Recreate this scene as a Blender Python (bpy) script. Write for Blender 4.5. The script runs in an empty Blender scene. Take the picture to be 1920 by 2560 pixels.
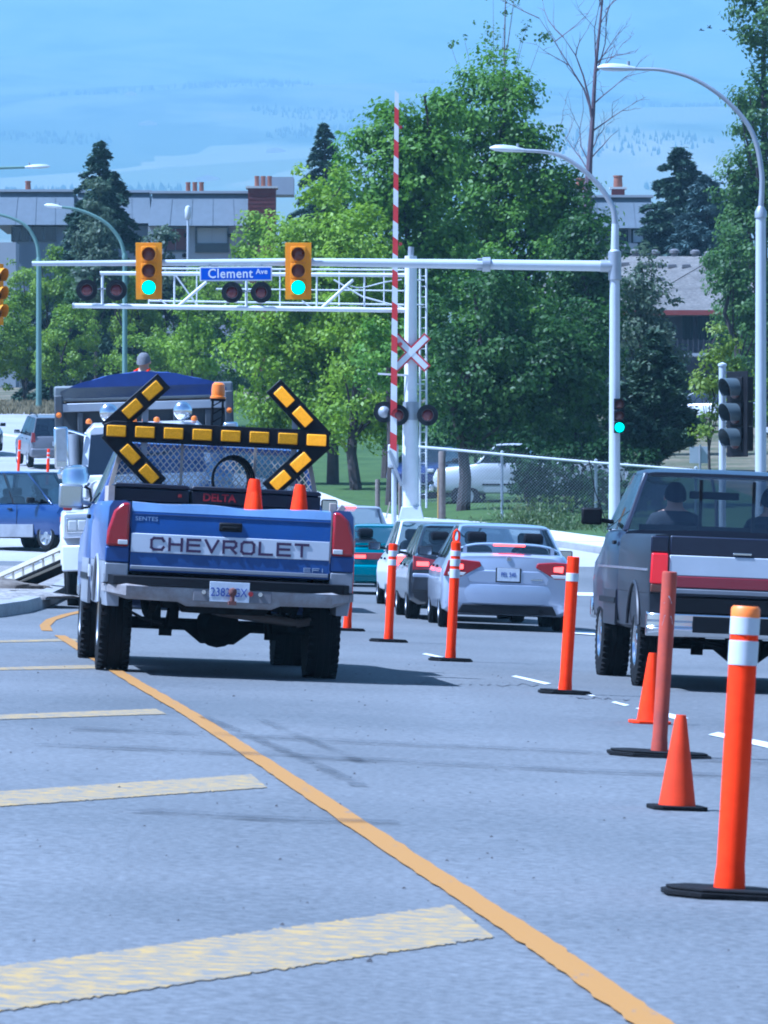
import bpy, bmesh, math, random
import numpy as np
from mathutils import Vector, Matrix, Euler

SC = bpy.context.scene
COL = SC.collection
R = math.radians

# ------------------------------------------------------------------ camera, sky, sun, exposure
FPX = 14000.0            # focal length in photo pixels (1920 wide): a long telephoto
EYE = 1.39               # lens height above the road
HOR = 1290.0             # photo row of eye level
cam_d = bpy.data.cameras.new('camera'); cam = bpy.data.objects.new('camera', cam_d); COL.objects.link(cam)
cam_d.sensor_fit = 'HORIZONTAL'; cam_d.sensor_width = 36.0; cam_d.lens = 36.0 * FPX / 1920.0
cam_d.clip_start = 0.5; cam_d.clip_end = 40000
cam.location = (0, 0, EYE); cam.rotation_euler = (R(90) + math.atan(10 / FPX), 0, 0)
cam_d.dof.use_dof = True; cam_d.dof.focus_distance = 75; cam_d.dof.aperture_fstop = 30
SC.camera = cam

SUN_EL, SUN_AZ = R(57), R(-14.0)      # azimuth measured from -X (left of picture) towards +Y
sdir = Vector((-math.cos(SUN_EL) * math.cos(SUN_AZ), math.cos(SUN_EL) * math.sin(SUN_AZ), math.sin(SUN_EL)))
world = bpy.data.worlds.new('World'); SC.world = world; world.use_nodes = True
wn = world.node_tree.nodes; wl = world.node_tree.links
sky = wn.new('ShaderNodeTexSky'); sky.sky_type = 'NISHITA'; sky.sun_disc = False
sky.sun_elevation = SUN_EL; sky.sun_rotation = math.atan2(sdir.x, sdir.y)
sky.air_density = 1.0; sky.dust_density = 1.0; sky.ozone_density = 2.0
bg = wn['Background']; bg.inputs['Strength'].default_value = 0.05
wl.new(sky.outputs['Color'], bg.inputs['Color'])
sun_d = bpy.data.lights.new('sun', 'SUN'); sun_d.energy = 5.0; sun_d.angle = R(0.53); sun_d.color = (1.0, 0.97, 0.93)
sun = bpy.data.objects.new('sun', sun_d); COL.objects.link(sun)
sun.rotation_euler = sdir.to_track_quat('Z', 'Y').to_euler(); sun.location = (-40, 0, 80)
vs = SC.view_settings
vs.view_transform = 'Standard'; vs.look = 'None'; vs.gamma = 1.0; vs.use_curve_mapping = False
vs.exposure = 1.40
vs.use_white_balance = True; vs.white_balance_temperature = 4560; vs.white_balance_tint = 12.0   # the camera's cool white balance
SC.render.engine = 'CYCLES'
SC.cycles.use_denoising = True; SC.cycles.filter_width = 1.9
SC.cycles.max_bounces = 8; SC.cycles.transparent_max_bounces = 12; SC.cycles.volume_bounces = 0
SC.cycles.caustics_reflective = False; SC.cycles.caustics_refractive = False

# ------------------------------------------------------------------ helpers
rnd = random.Random(7)
class MB:
    """collects faces for one mesh"""
    def __init__(s): s.v = []; s.f = []; s.m = []; s.mi = 0
    def add(s, vs_, fs_, mi=None):
        o = len(s.v); s.v += [tuple(p) for p in vs_]
        s.f += [tuple(i + o for i in q) for q in fs_]; s.m += [s.mi if mi is None else mi] * len(fs_)
        return s
    def box(s, c, d, rot=None, mi=None):
        x, y, z = d[0] / 2, d[1] / 2, d[2] / 2
        vs_ = [Vector(p) for p in ((-x,-y,-z),(x,-y,-z),(x,y,-z),(-x,y,-z),(-x,-y,z),(x,-y,z),(x,y,z),(-x,y,z))]
        if rot is not None:
            Rm = Euler(rot).to_matrix() if not isinstance(rot, Matrix) else rot
            vs_ = [Rm @ p for p in vs_]
        c = Vector(c)
        return s.add([p + c for p in vs_], [(0,3,2,1),(4,5,6,7),(0,1,5,4),(1,2,6,5),(2,3,7,6),(3,0,4,7)], mi)
    def bar(s, p0, p1, w, h, up=(0,0,1), mi=None):
        p0, p1 = Vector(p0), Vector(p1); d = p1 - p0; L = d.length; d.normalize(); up = Vector(up)
        if abs(d.dot(up)) > .98: up = Vector((0,1,0))
        sx = d.cross(up).normalized(); u = sx.cross(d).normalized()
        return s.box((p0 + p1) / 2, (w, L, h), Matrix((sx, d, u)).transposed(), mi)
    def cyl(s, p0, p1, r0, r1=None, n=12, cap=True, mi=None):
        return s.tube([p0, p1], [r0, r0 if r1 is None else r1], n, cap, mi)
    def tube(s, pts, r, n=8, cap=True, mi=None):
        pts = [Vector(p) for p in pts]; k = len(pts)
        r = [r] * k if not isinstance(r, (list, tuple)) else list(r)
        vs_, fs_ = [], []
        t0 = (pts[1] - pts[0]).normalized(); ref = Vector((0,0,1)) if abs(t0.z) < .9 else Vector((1,0,0))
        u = t0.cross(ref).normalized()
        for i, p in enumerate(pts):
            t = (pts[min(i+1, k-1)] - pts[max(i-1, 0)]).normalized()
            u = (u - t * u.dot(t)).normalized(); w = t.cross(u)
            for j in range(n):
                a = 2 * math.pi * j / n
                vs_.append(p + (u * math.cos(a) + w * math.sin(a)) * r[i])
        for i in range(k - 1):
            for j in range(n):
                fs_.append((i*n+j, i*n+(j+1)%n, (i+1)*n+(j+1)%n, (i+1)*n+j))
        if cap: fs_ += [tuple(range(n))[::-1], tuple(range((k-1)*n, k*n))]
        return s.add(vs_, fs_, mi)
    def lathe(s, prof, n=24, M=None, mi=None):
        """profile of (radius, height) turned about the local z axis, then moved by M"""
        vs_, fs_ = [], []
        for (r, z) in prof:
            for j in range(n):
                a = 2 * math.pi * j / n; vs_.append(Vector((r*math.cos(a), r*math.sin(a), z)))
        k = len(prof)
        for i in range(k-1):
            for j in range(n): fs_.append((i*n+j, i*n+(j+1)%n, (i+1)*n+(j+1)%n, (i+1)*n+j))
        if prof[0][0] > 1e-4: fs_.append(tuple(range(n))[::-1])
        if prof[-1][0] > 1e-4: fs_.append(tuple(range((k-1)*n, k*n)))
        if M is not None: vs_ = [M @ p for p in vs_]
        return s.add(vs_, fs_, mi)
    def loft(s, secs, cap=True, mi=None, closed=True):
        n = len(secs[0]); vs_ = [p for q in secs for p in q]; fs_ = []
        for i in range(len(secs)-1):
            for j in range(n if closed else n-1):
                fs_.append((i*n+j, i*n+(j+1)%n, (i+1)*n+(j+1)%n, (i+1)*n+j))
        if cap and closed: fs_ += [tuple(range(n))[::-1], tuple(range((len(secs)-1)*n, len(secs)*n))]
        return s.add(vs_, fs_, mi)
    def prism(s, poly, y0, y1, mi=None, axis='y', lean=0.0):
        """polygon in the x-z plane (axis y), extruded from y0 to y1; lean shifts y with z"""
        n = len(poly); vs_ = []
        for d in (y0, y1):
            for (a, b) in poly:
                vs_.append((a, d + lean*b, b) if axis == 'y' else ((d, a, b) if axis == 'x' else (a, b, d)))
        fs_ = [tuple(range(n)), tuple(range(n, 2*n))[::-1]] + [(i, i+n, (i+1)%n+n, (i+1)%n) for i in range(n)]
        return s.add(vs_, fs_, mi)
    def patch(s, c00, c10, c11, c01, nu=4, nv=4, bulge=(0,0,0), th=0.0, mi=None):
        c00, c10, c11, c01 = map(Vector, (c00, c10, c11, c01)); b = Vector(bulge); vs_ = []; fs_ = []
        for i in range(nu+1):
            for j in range(nv+1):
                u, v = i/nu, j/nv
                p = c00*(1-u)*(1-v) + c10*u*(1-v) + c11*u*v + c01*(1-u)*v
                vs_.append(p + b * (math.sin(math.pi*u) * .65 + math.sin(math.pi*v) * .35))
        for i in range(nu):
            for j in range(nv):
                a = i*(nv+1)+j; fs_.append((a, a+nv+1, a+nv+2, a+1))
        return s.add(vs_, fs_, mi)
    def build(s, name, mats, parent=None, smooth=38, bevel=0.0, seg=2, fixn=True):
        me = bpy.data.meshes.new(name); me.from_pydata(s.v, [], s.f)
        mats = mats if isinstance(mats, (list, tuple)) else [mats]
        for m in mats: me.materials.append(m)
        if len(mats) > 1: me.polygons.foreach_set('material_index', s.m)
        if fixn:
            bm = bmesh.new(); bm.from_mesh(me); bmesh.ops.recalc_face_normals(bm, faces=bm.faces); bm.to_mesh(me); bm.free()
        if smooth:
            me.shade_smooth(); me.set_sharp_from_angle(angle=R(smooth))
        me.update()
        o = bpy.data.objects.new(name, me); COL.objects.link(o)
        if parent is not None: o.parent = parent
        if bevel:
            b = o.modifiers.new('bevel', 'BEVEL'); b.width = bevel; b.segments = seg; b.limit_method = 'ANGLE'; b.angle_limit = R(40)
        return o

def tag(o, label=None, cat=None, group=None, kind=None):
    if label: o['label'] = label
    if cat: o['category'] = cat
    if group: o['group'] = group
    if kind: o['kind'] = kind
    return o
def thing(name, label, cat, loc=(0,0,0), rot=(0,0,0), scale=1.0, group=None):
    o = bpy.data.objects.new(name, None); COL.objects.link(o); o.empty_display_size = .2
    o.location = loc; o.rotation_euler = rot; o.scale = (scale,)*3
    return tag(o, label, cat, group)
def copy_tree(o, parent=None):
    c = o.copy(); COL.objects.link(c); c.parent = parent
    for ch in list(o.children): copy_tree(ch, c)
    return c
def cut(o, cutters, mat):
    """boolean difference of o by closed cutter shapes (MB)"""
    tmp = []
    for c in cutters:
        t = c.build('cutter', mat, smooth=0); tmp.append(t)
        b = o.modifiers.new('cut', 'BOOLEAN'); b.operation = 'DIFFERENCE'; b.object = t; b.solver = 'EXACT'; b.material_mode = 'TRANSFER'
    dg = bpy.context.evaluated_depsgraph_get(); dg.update()
    me = bpy.data.meshes.new_from_object(o.evaluated_get(dg)); old = o.data
    o.modifiers.clear(); o.data = me; bpy.data.meshes.remove(old)
    for t in tmp:
        m = t.data; bpy.data.objects.remove(t); bpy.data.meshes.remove(m)
    me.shade_smooth(); me.set_sharp_from_angle(angle=R(38))
    return o
def text_part(name, txt, size, mat, parent, loc, rot=(R(90),0,0), sx=1.0, depth=0.003, bold=0.0, align='CENTER', space=1.0):
    cu = bpy.data.curves.new(name, 'FONT'); cu.body = txt; cu.size = size; cu.extrude = depth; cu.offset = bold
    cu.align_x = align; cu.align_y = 'CENTER'; cu.space_character = space; cu.resolution_u = 3
    t = bpy.data.objects.new(name, cu); COL.objects.link(t)
    dg = bpy.context.evaluated_depsgraph_get(); dg.update()
    me = bpy.data.meshes.new_from_object(t.evaluated_get(dg)); bpy.data.objects.remove(t); bpy.data.curves.remove(cu)
    me.materials.clear(); me.materials.append(mat)
    o = bpy.data.objects.new(name, me); COL.objects.link(o); o.parent = parent
    o.location = loc; o.rotation_euler = rot; o.scale = (sx, 1, 1)
    return o

# ------------------------------------------------------------------ materials
def mat(name, col, rough=.6, metal=0.0, coat=0.0, spec=.5, noise=None, bump=None, emit=None, estr=0.0, trans=0.0, alpha=None):
    """noise=(scale, amount, [second colour]) varies the base colour; bump=(scale, strength)"""
    m = bpy.data.materials.new(name); m.use_nodes = True; nt = m.node_tree; b = nt.nodes['Principled BSDF']
    b.inputs['Base Color'].default_value = (*col, 1); b.inputs['Roughness'].default_value = rough
    b.inputs['Metallic'].default_value = metal; b.inputs['Coat Weight'].default_value = coat; b.inputs['Coat Roughness'].default_value = .08
    b.inputs['Specular IOR Level'].default_value = spec
    if emit: b.inputs['Emission Color'].default_value = (*emit, 1); b.inputs['Emission Strength'].default_value = estr
    if trans: b.inputs['Transmission Weight'].default_value = trans
    tc = None
    if noise or bump: tc = nt.nodes.new('ShaderNodeTexCoord')
    if noise:
        n = nt.nodes.new('ShaderNodeTexNoise'); n.inputs['Scale'].default_value = noise[0]; n.inputs['Detail'].default_value = 6
        n.inputs['Roughness'].default_value = .65
        nt.links.new(tc.outputs['Object'], n.inputs['Vector'])
        r = nt.nodes.new('ShaderNodeValToRGB'); r.color_ramp.elements[0].position = .3; r.color_ramp.elements[1].position = .72
        c2 = noise[2] if len(noise) > 2 else tuple(c * (1 - noise[1]) for c in col)
        r.color_ramp.elements[0].color = (*c2, 1); r.color_ramp.elements[1].color = (*col, 1)
        nt.links.new(n.outputs['Fac'], r.inputs['Fac']); nt.links.new(r.outputs['Color'], b.inputs['Base Color'])
    if bump:
        n2 = nt.nodes.new('ShaderNodeTexNoise'); n2.inputs['Scale'].default_value = bump[0]; n2.inputs['Detail'].default_value = 5
        nt.links.new(tc.outputs['Object'], n2.inputs['Vector'])
        bp = nt.nodes.new('ShaderNodeBump'); bp.inputs['Strength'].default_value = bump[1]; bp.inputs['Distance'].default_value = .02
        nt.links.new(n2.outputs['Fac'], bp.inputs['Height']); nt.links.new(bp.outputs['Normal'], b.inputs['Normal'])
    return m
def glass_mat(name, tint, gloss=.12):
    m = bpy.data.materials.new(name); m.use_nodes = True; nt = m.node_tree; nt.nodes.clear()
    out = nt.nodes.new('ShaderNodeOutputMaterial'); mx = nt.nodes.new('ShaderNodeMixShader')
    tr = nt.nodes.new('ShaderNodeBsdfTransparent'); tr.inputs['Color'].default_value = (*tint, 1)
    gl = nt.nodes.new('ShaderNodeBsdfGlossy'); gl.inputs['Roughness'].default_value = .03
    lw = nt.nodes.new('ShaderNodeLayerWeight'); lw.inputs['Blend'].default_value = .35
    mr = nt.nodes.new('ShaderNodeMapRange'); mr.inputs['To Min'].default_value = gloss; mr.inputs['To Max'].default_value = .8
    nt.links.new(lw.outputs['Fresnel'], mr.inputs['Value']); nt.links.new(mr.outputs['Result'], mx.inputs['Fac'])
    nt.links.new(tr.outputs[0], mx.inputs[1]); nt.links.new(gl.outputs[0], mx.inputs[2]); nt.links.new(mx.outputs[0], out.inputs['Surface'])
    return m
M = {}
M['rubber'] = mat('rubber', (.012,.012,.013), .9, spec=.15, noise=(9,.4), bump=(40,.3))
M['black'] = mat('black_plastic', (.008,.008,.01), .55, spec=.2)
M['dark'] = mat('dark_interior', (.010,.011,.015), .9, spec=.1)
M['under'] = mat('underbody', (.007,.007,.008), .95, spec=.1, noise=(6,.6))
M['chrome'] = mat('chrome', (.75,.76,.78), .13, 1.0)
M['alu'] = mat('aluminium', (.55,.56,.58), .35, .9, noise=(8,.25))
M['steel'] = mat('galvanised_steel', (.40,.42,.45), .5, .55, noise=(3,.18))
M['pale_steel'] = mat('pale_painted_steel', (.55,.58,.62), .5, .15, noise=(2,.12))
M['white_paint'] = mat('white_paint', (.74,.75,.76), .5, noise=(4,.12))
M['glass'] = glass_mat('car_glass', (.88,.95,.96), .06)
M['glass_dark'] = glass_mat('tinted_car_glass', (.16,.2,.23), .12)
M['red_lens'] = mat('red_lens', (.30,.006,.012), .22, coat=.6)
M['red_lit'] = mat('lit_brake_lens', (.5,.01,.01), .25, emit=(1,.05,.03), estr=2.6)
M['amber_lens'] = mat('amber_lens', (.88,.40,.0), .5, spec=.1, noise=(60,.3), bump=(90,.3))
M['orange_lens'] = mat('orange_lens', (.8,.2,.01), .2, coat=.5)
M['white_lens'] = mat('clear_lens', (.6,.6,.58), .2, coat=.5)
M['plate'] = mat('licence_plate', (.62,.66,.72), .45, noise=(14,.2))
M['plate_ink'] = mat('plate_lettering', (.03,.06,.32), .5)
M['orange'] = mat('fluorescent_orange_plastic', (1.0,.05,.0), .6, spec=.1, noise=(11,.15,(.88,.035,.0)))
M['orange_old'] = mat('weathered_orange_plastic', (.52,.07,.025), .65, noise=(6,.4,(.30,.05,.03)))
M['tape'] = mat('reflective_white_tape', (.62,.64,.66), .4, noise=(20,.12))
M['red_tape'] = mat('reflective_red_tape', (.75,.04,.02), .45)
M['sig_yellow'] = mat('signal_yellow', (.78,.31,.0), .55, spec=.15, noise=(5,.12))
M['sig_off'] = mat('unlit_signal_lens', (.09,.02,.008), .3, coat=.3)
M['flash_off'] = mat('unlit_red_lens', (.12,.006,.008), .25, coat=.5)
M['sig_green'] = mat('lit_green_lens', (0,.35,.25), .4, emit=(.0,.85,.5), estr=1.35)
M['green_pole'] = mat('pale_green_pole', (.16,.26,.22), .6, noise=(2,.2))
M['wood'] = mat('grey_wood', (.20,.165,.14), .85, noise=(7,.45))
M['plank'] = mat('pale_plank', (.5,.42,.34), .8, noise=(8,.3))
M['brick'] = mat('dark_red_brick', (.16,.035,.03), .9, noise=(9,.4))
M['skin'] = mat('skin', (.48,.27,.19), .55)
M['hair_grey'] = mat('grey_hair', (.18,.18,.19), .9, noise=(40,.4))

# ------------------------------------------------------------------ lie of the land
_PY = np.array([0,105,125,150,171,194,250,300,420,1000,3000,6000,9500,14000,24000], float)
_PZ = np.array([0,0,.5,1.2,2.1,3.0,6.0,8.4,11.0,25.,110.,330.,672.,1130.,2650.], float)
def ter(X, Y):
    X = np.asarray(X, float); Y = np.asarray(Y, float)
    dl = 20 * np.exp(-((X + .6) / 2.0)**2) * np.clip((175 - Y) / 40, 0, 1)
    z = np.interp(Y - dl, _PY, _PZ)
    z = (z + np.interp(Y - dl - 5, _PY, _PZ) + np.interp(Y - dl + 5, _PY, _PZ)) / 3
    fade = np.clip((125 - Y) / 25, 0, 1)
    return z - .04 * np.clip(X, -14, 14) * fade
def tz(x, y): return float(ter(x, y))
def at(px, py, Y):
    """world point seen at photo pixel (px, py) when it stands Y metres away"""
    return Vector(((px - 960) / FPX * Y, Y, EYE - (py - HOR) / FPX * Y))
def on_ground(px, py, lift=0.0):
    """where the sight line through a photo pixel meets the land"""
    lo = 12.0
    def above(Y):
        p = at(px, py, Y); return p.z > tz(p.x, Y) + lift
    while lo < 420 and above(lo + .5): lo += .5
    hi = lo + .5
    for _ in range(12):
        mid = (lo + hi) / 2
        if above(mid): lo = mid
        else: hi = mid
    p = at(px, py, hi)
    return Vector((p.x, hi, tz(p.x, hi) + lift))
# ------------------------------------------------------------------ ground, roads, markings, far mountain
def grid_mesh(name, xs, ys, zf, m, kind='structure', parent=None, mask=None):
    xs = np.asarray(xs, float); ys = np.asarray(ys, float)
    XX, YY = np.meshgrid(xs, ys); ZZ = zf(XX, YY)
    v = np.stack([XX.ravel(), YY.ravel(), ZZ.ravel()], 1); nx = len(xs)
    i, j = np.meshgrid(np.arange(nx-1), np.arange(len(ys)-1)); a = (j*nx + i).ravel()
    f = np.stack([a, a+1, a+nx+1, a+nx], 1)
    me = bpy.data.meshes.new(name); me.from_pydata(v.tolist(), [], f.tolist()); me.materials.append(m); me.shade_smooth()
    o = bpy.data.objects.new(name, me); COL.objects.link(o)
    if parent: o.parent = parent
    elif kind: o['kind'] = kind
    return o
def strip(name, left, right, m, dz, n=10, parent=None, kind='structure', step=1.5, skirt=0.0):
    """a sheet between two edge polylines [(x,y)...] sampled along y, draped on the land"""
    L = np.array(left, float); Rr = np.array(right, float)
    y0, y1 = L[0,1], L[-1,1]; k = max(2, int((y1-y0)/step)+1); ys = np.linspace(y0, y1, k)
    xl = np.interp(ys, L[:,1], L[:,0]); xr = np.interp(ys, Rr[:,1], Rr[:,0])
    t = np.linspace(0, 1, n+1); X = xl[:,None]*(1-t) + xr[:,None]*t; Y = np.repeat(ys[:,None], n+1, 1); Z = ter(X, Y) + dz
    if skirt:
        X = np.concatenate([X[:,:1], X, X[:,-1:]], 1); Y = np.concatenate([Y[:,:1], Y, Y[:,-1:]], 1)
        Z = np.concatenate([Z[:,:1]-skirt, Z, Z[:,-1:]-skirt], 1)
    v = np.stack([X.ravel(), Y.ravel(), Z.ravel()], 1); w = X.shape[1]
    f = [(j*w+i, j*w+i+1, (j+1)*w+i+1, (j+1)*w+i) for j in range(k-1) for i in range(w-1)]
    mb = MB(); mb.add(v.tolist(), f)
    if skirt:   # front and back walls
        for j in (0, k-1):
            row = [tuple(v[j*w+i]) for i in range(w)]; b = [(p[0], p[1], p[2]-skirt) for p in row[1:-1]]
            q = row[1:-1] + b; nn = len(b); mb.add(q, [(i, i+1, nn+i+1, nn+i) for i in range(nn-1)])
    o = mb.build(name, m, parent, smooth=30, fixn=False)
    if parent is None and kind: o['kind'] = kind
    return o

def ground_mat(name, cols, scale, rough=.95, speck=None, bump=.4, bscale=60, dots=None, streak=None):
    m = bpy.data.materials.new(name); m.use_nodes = True; nt = m.node_tree; b = nt.nodes['Principled BSDF']; N = nt.nodes.new; Lk = nt.links.new
    b.inputs['Roughness'].default_value = rough; b.inputs['Specular IOR Level'].default_value = .3
    tc = N('ShaderNodeTexCoord')
    n1 = N('ShaderNodeTexNoise'); n1.inputs['Scale'].default_value = scale; n1.inputs['Detail'].default_value = 8; n1.inputs['Roughness'].default_value = .6
    Lk(tc.outputs['Object'], n1.inputs['Vector'])
    r = N('ShaderNodeValToRGB'); e = r.color_ramp.elements; e[0].position = .32; e[1].position = .7
    e[0].color = (*cols[0], 1); e[1].color = (*cols[-1], 1)
    if len(cols) > 2:
        q = e.new(.5); q.color = (*cols[1], 1)
    Lk(n1.outputs['Fac'], r.inputs['Fac']); col = r.outputs['Color']
    if speck:
        n2 = N('ShaderNodeTexNoise'); n2.inputs['Scale'].default_value = speck[0]; n2.inputs['Detail'].default_value = 3
        Lk(tc.outputs['Object'], n2.inputs['Vector'])
        mr = N('ShaderNodeMapRange'); mr.inputs['From Min'].default_value = .3; mr.inputs['From Max'].default_value = .7
        mr.inputs['To Min'].default_value = 1 - speck[1]; mr.inputs['To Max'].default_value = 1 + speck[1]
        Lk(n2.outputs['Fac'], mr.inputs['Value'])
        mx = N('ShaderNodeVectorMath'); mx.operation = 'SCALE'; Lk(col, mx.inputs[0]); Lk(mr.outputs[0], mx.inputs['Scale']); col = mx.outputs[0]
    if streak:   # long faint bands along the direction of travel
        mp = N('ShaderNodeMapping'); mp.inputs['Scale'].default_value = streak[0]; mp.inputs['Rotation'].default_value = (0,0,streak[2])
        Lk(tc.outputs['Object'], mp.inputs['Vector'])
        n3 = N('ShaderNodeTexNoise'); n3.inputs['Scale'].default_value = 1; n3.inputs['Detail'].default_value = 3; Lk(mp.outputs[0], n3.inputs['Vector'])
        mr = N('ShaderNodeMapRange'); mr.inputs['From Min'].default_value = .3; mr.inputs['From Max'].default_value = .7
        mr.inputs['To Min'].default_value = 1 - streak[1]; mr.inputs['To Max'].default_value = 1 + streak[1] * .6
        Lk(n3.outputs['Fac'], mr.inputs['Value'])
        mx = N('ShaderNodeVectorMath'); mx.operation = 'SCALE'; Lk(col, mx.inputs[0]); Lk(mr.outputs[0], mx.inputs['Scale']); col = mx.outputs[0]
    Lk(col, b.inputs['Base Color'])
    n4 = N('ShaderNodeTexNoise'); n4.inputs['Scale'].default_value = bscale; n4.inputs['Detail'].default_value = 4; Lk(tc.outputs['Object'], n4.inputs['Vector'])
    bp = N('ShaderNodeBump'); bp.inputs['Strength'].default_value = bump; bp.inputs['Distance'].default_value = .01
    Lk(n4.outputs['Fac'], bp.inputs['Height']); Lk(bp.outputs['Normal'], b.inputs['Normal'])
    return m
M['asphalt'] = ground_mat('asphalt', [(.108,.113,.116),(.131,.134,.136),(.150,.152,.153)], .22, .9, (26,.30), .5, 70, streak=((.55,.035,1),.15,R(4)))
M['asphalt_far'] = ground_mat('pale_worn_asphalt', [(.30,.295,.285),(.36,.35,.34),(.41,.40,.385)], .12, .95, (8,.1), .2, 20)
M['concrete'] = ground_mat('sidewalk_concrete', [(.50,.49,.46),(.60,.585,.56)], .5, .95, (20,.1), .3, 40)
M['kerb'] = ground_mat('kerb_concrete', [(.25,.245,.24),(.33,.325,.31)], 1.5, .95, (25,.15), .4, 30)
M['earth'] = ground_mat('dry_earth_and_grass', [(.06,.075,.03),(.14,.12,.07),(.24,.19,.12)], .4, 1, (5,.25), .8, 8)
M['lawn'] = ground_mat('mown_lawn', [(.04,.075,.016),(.07,.115,.025)], .6, 1, (12,.3), 1.0, 25)
M['gravel'] = ground_mat('gravel', [(.13,.12,.115),(.24,.22,.2),(.33,.31,.28)], 2.2, 1, (14,.4), 1.0, 18)
M['dirt'] = ground_mat('excavated_dirt', [(.10,.085,.07),(.2,.175,.15)], 1.2, 1, (10,.3), 1.0, 9)

GD = -.10      # bare ground lies this far under the paved surfaces
ys_g = np.concatenate([np.arange(-40, 300, 2.5), np.arange(300, 1001, 20)])
xs_g = np.concatenate([np.arange(-400, -60, 20), np.arange(-60, 60, 1.5), np.arange(60, 401, 20)])
grid_mesh('ground', xs_g, ys_g, lambda X, Y: ter(X, Y) + GD, M['earth'])

road = strip('road', [(-14,-20),(-14,90),(-16,119)], [(7,-20),(7,90),(7.2,119)], M['asphalt'], 0, 22, step=1.0)
strip('cross_street_road', [(7.2,92),(7.2,112)], [(60,92),(60,112)], M['asphalt'], -.004, 20)
strip('cross_street_road', [(-70,92),(-70,112)], [(-14.2,92),(-14.2,112)], M['asphalt'], -.004, 20)
RE = [(6.4,118),(4.2,130),(3.5,133),(-3.2,166),(-7.6,190),(-10.6,203),(-10.8,235),(-9.5,262)]     # right kerb of the climbing road
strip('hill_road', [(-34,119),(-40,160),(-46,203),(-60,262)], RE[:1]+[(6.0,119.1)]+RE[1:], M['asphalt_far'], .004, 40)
SW = [(x + 2.0 + .3*max(0,(133-y))/15, y) for x, y in RE]
strip('sidewalk', [(x+.2, y) for x, y in RE], SW, M['concrete'], .13, 4, skirt=.3)
strip('kerb', RE, [(x+.2, y) for x, y in RE], M['kerb'], .135, 1, skirt=.3)
strip('lawn', [(x+.1, y) for x, y in SW[2:]], [(12,133),(11,166),(10,190),(9,203),(8,235),(6,262)], M['lawn'], .06, 12, skirt=.3)
strip('verge_ground', [(x+.02, y) for x, y in SW[:3]], [(60,118),(60,130),(60,133)], M['earth'], .05, 30, skirt=.2)
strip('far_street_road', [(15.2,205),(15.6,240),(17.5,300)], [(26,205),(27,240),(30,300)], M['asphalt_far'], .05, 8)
# near corner kerb by the right-hand lane
strip('corner_sidewalk', [(4.9,84),(4.4,88),(4.7,92)], [(12,84),(12,88),(12,92)], M['concrete'], .12, 8, skirt=.3)

# worn paint
def paint_mat(name, col, wear, scale, under=(.12,.124,.127)):
    m = bpy.data.materials.new(name); m.use_nodes = True; nt = m.node_tree; b = nt.nodes['Principled BSDF']; N = nt.nodes.new; Lk = nt.links.new
    b.inputs['Roughness'].default_value = .85
    tc = N('ShaderNodeTexCoord'); mp = N('ShaderNodeMapping'); mp.inputs['Scale'].default_value = scale; Lk(tc.outputs['Object'], mp.inputs['Vector'])
    n = N('ShaderNodeTexNoise'); n.inputs['Scale'].default_value = 1; n.inputs['Detail'].default_value = 9; n.inputs['Roughness'].default_value = .75; Lk(mp.outputs[0], n.inputs['Vector'])
    r = N('ShaderNodeValToRGB'); e = r.color_ramp.elements; e[0].position = wear; e[1].position = wear + .1
    e[0].color = (*under, 1); e[1].color = (*col, 1); Lk(n.outputs['Fac'], r.inputs['Fac']); Lk(r.outputs['Color'], b.inputs['Base Color'])
    return m
M['line_yellow'] = paint_mat('yellow_road_paint', (.32,.148,.018), .31, (9,1.3,1))
M['bar_yellow'] = paint_mat('worn_pale_yellow_paint', (.39,.245,.055), .465, (9,20,1), (.16,.15,.13))
M['line_white'] = paint_mat('white_road_paint', (.62,.62,.62), .34, (8,2,1))
def ground_poly(name, pix, m, lift=.004, sub=8, rag=0.0):
    """a marking laid on the road through four photo corners: a(near-left) b(near-right) c(far-right) d(far-left)"""
    a, b, c, d = [on_ground(x, y) for x, y in pix]
    mb = MB(); vs_, fs_ = [], []
    for i in range(sub+1):
        for j in range(3):
            u, v = i/sub, j/2
            if rag and j != 1: v += rag_r.gauss(0, rag)
            p = a*(1-u)*(1-v) + b*u*(1-v) + c*u*v + d*(1-u)*v
            vs_.append((p.x, p.y, tz(p.x, p.y) + lift))
    for i in range(sub):
        for j in range(2):
            q = i*3+j; fs_.append((q, q+3, q+4, q+1))
    mb.add(vs_, fs_); return mb.build(name, m, road, smooth=0)
rag_r = random.Random(8)
# hatching: broad worn bars ending on the solid yellow line
for pts in ([(-60,2540),(1236,2345),(1130,2264),(-60,2428)], [(-60,2022),(668,1970),(628,1937),(-60,1984)],
            [(-60,1802),(416,1786),(390,1773),(-60,1790)], [(-60,1677),(262,1672),(236,1663),(-60,1671)],
            [(-60,1608),(196,1603),(188,1597),(-60,1603)]):
    ground_poly('painted_bar', pts, M['bar_yellow'], .004, 150, .014)
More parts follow.
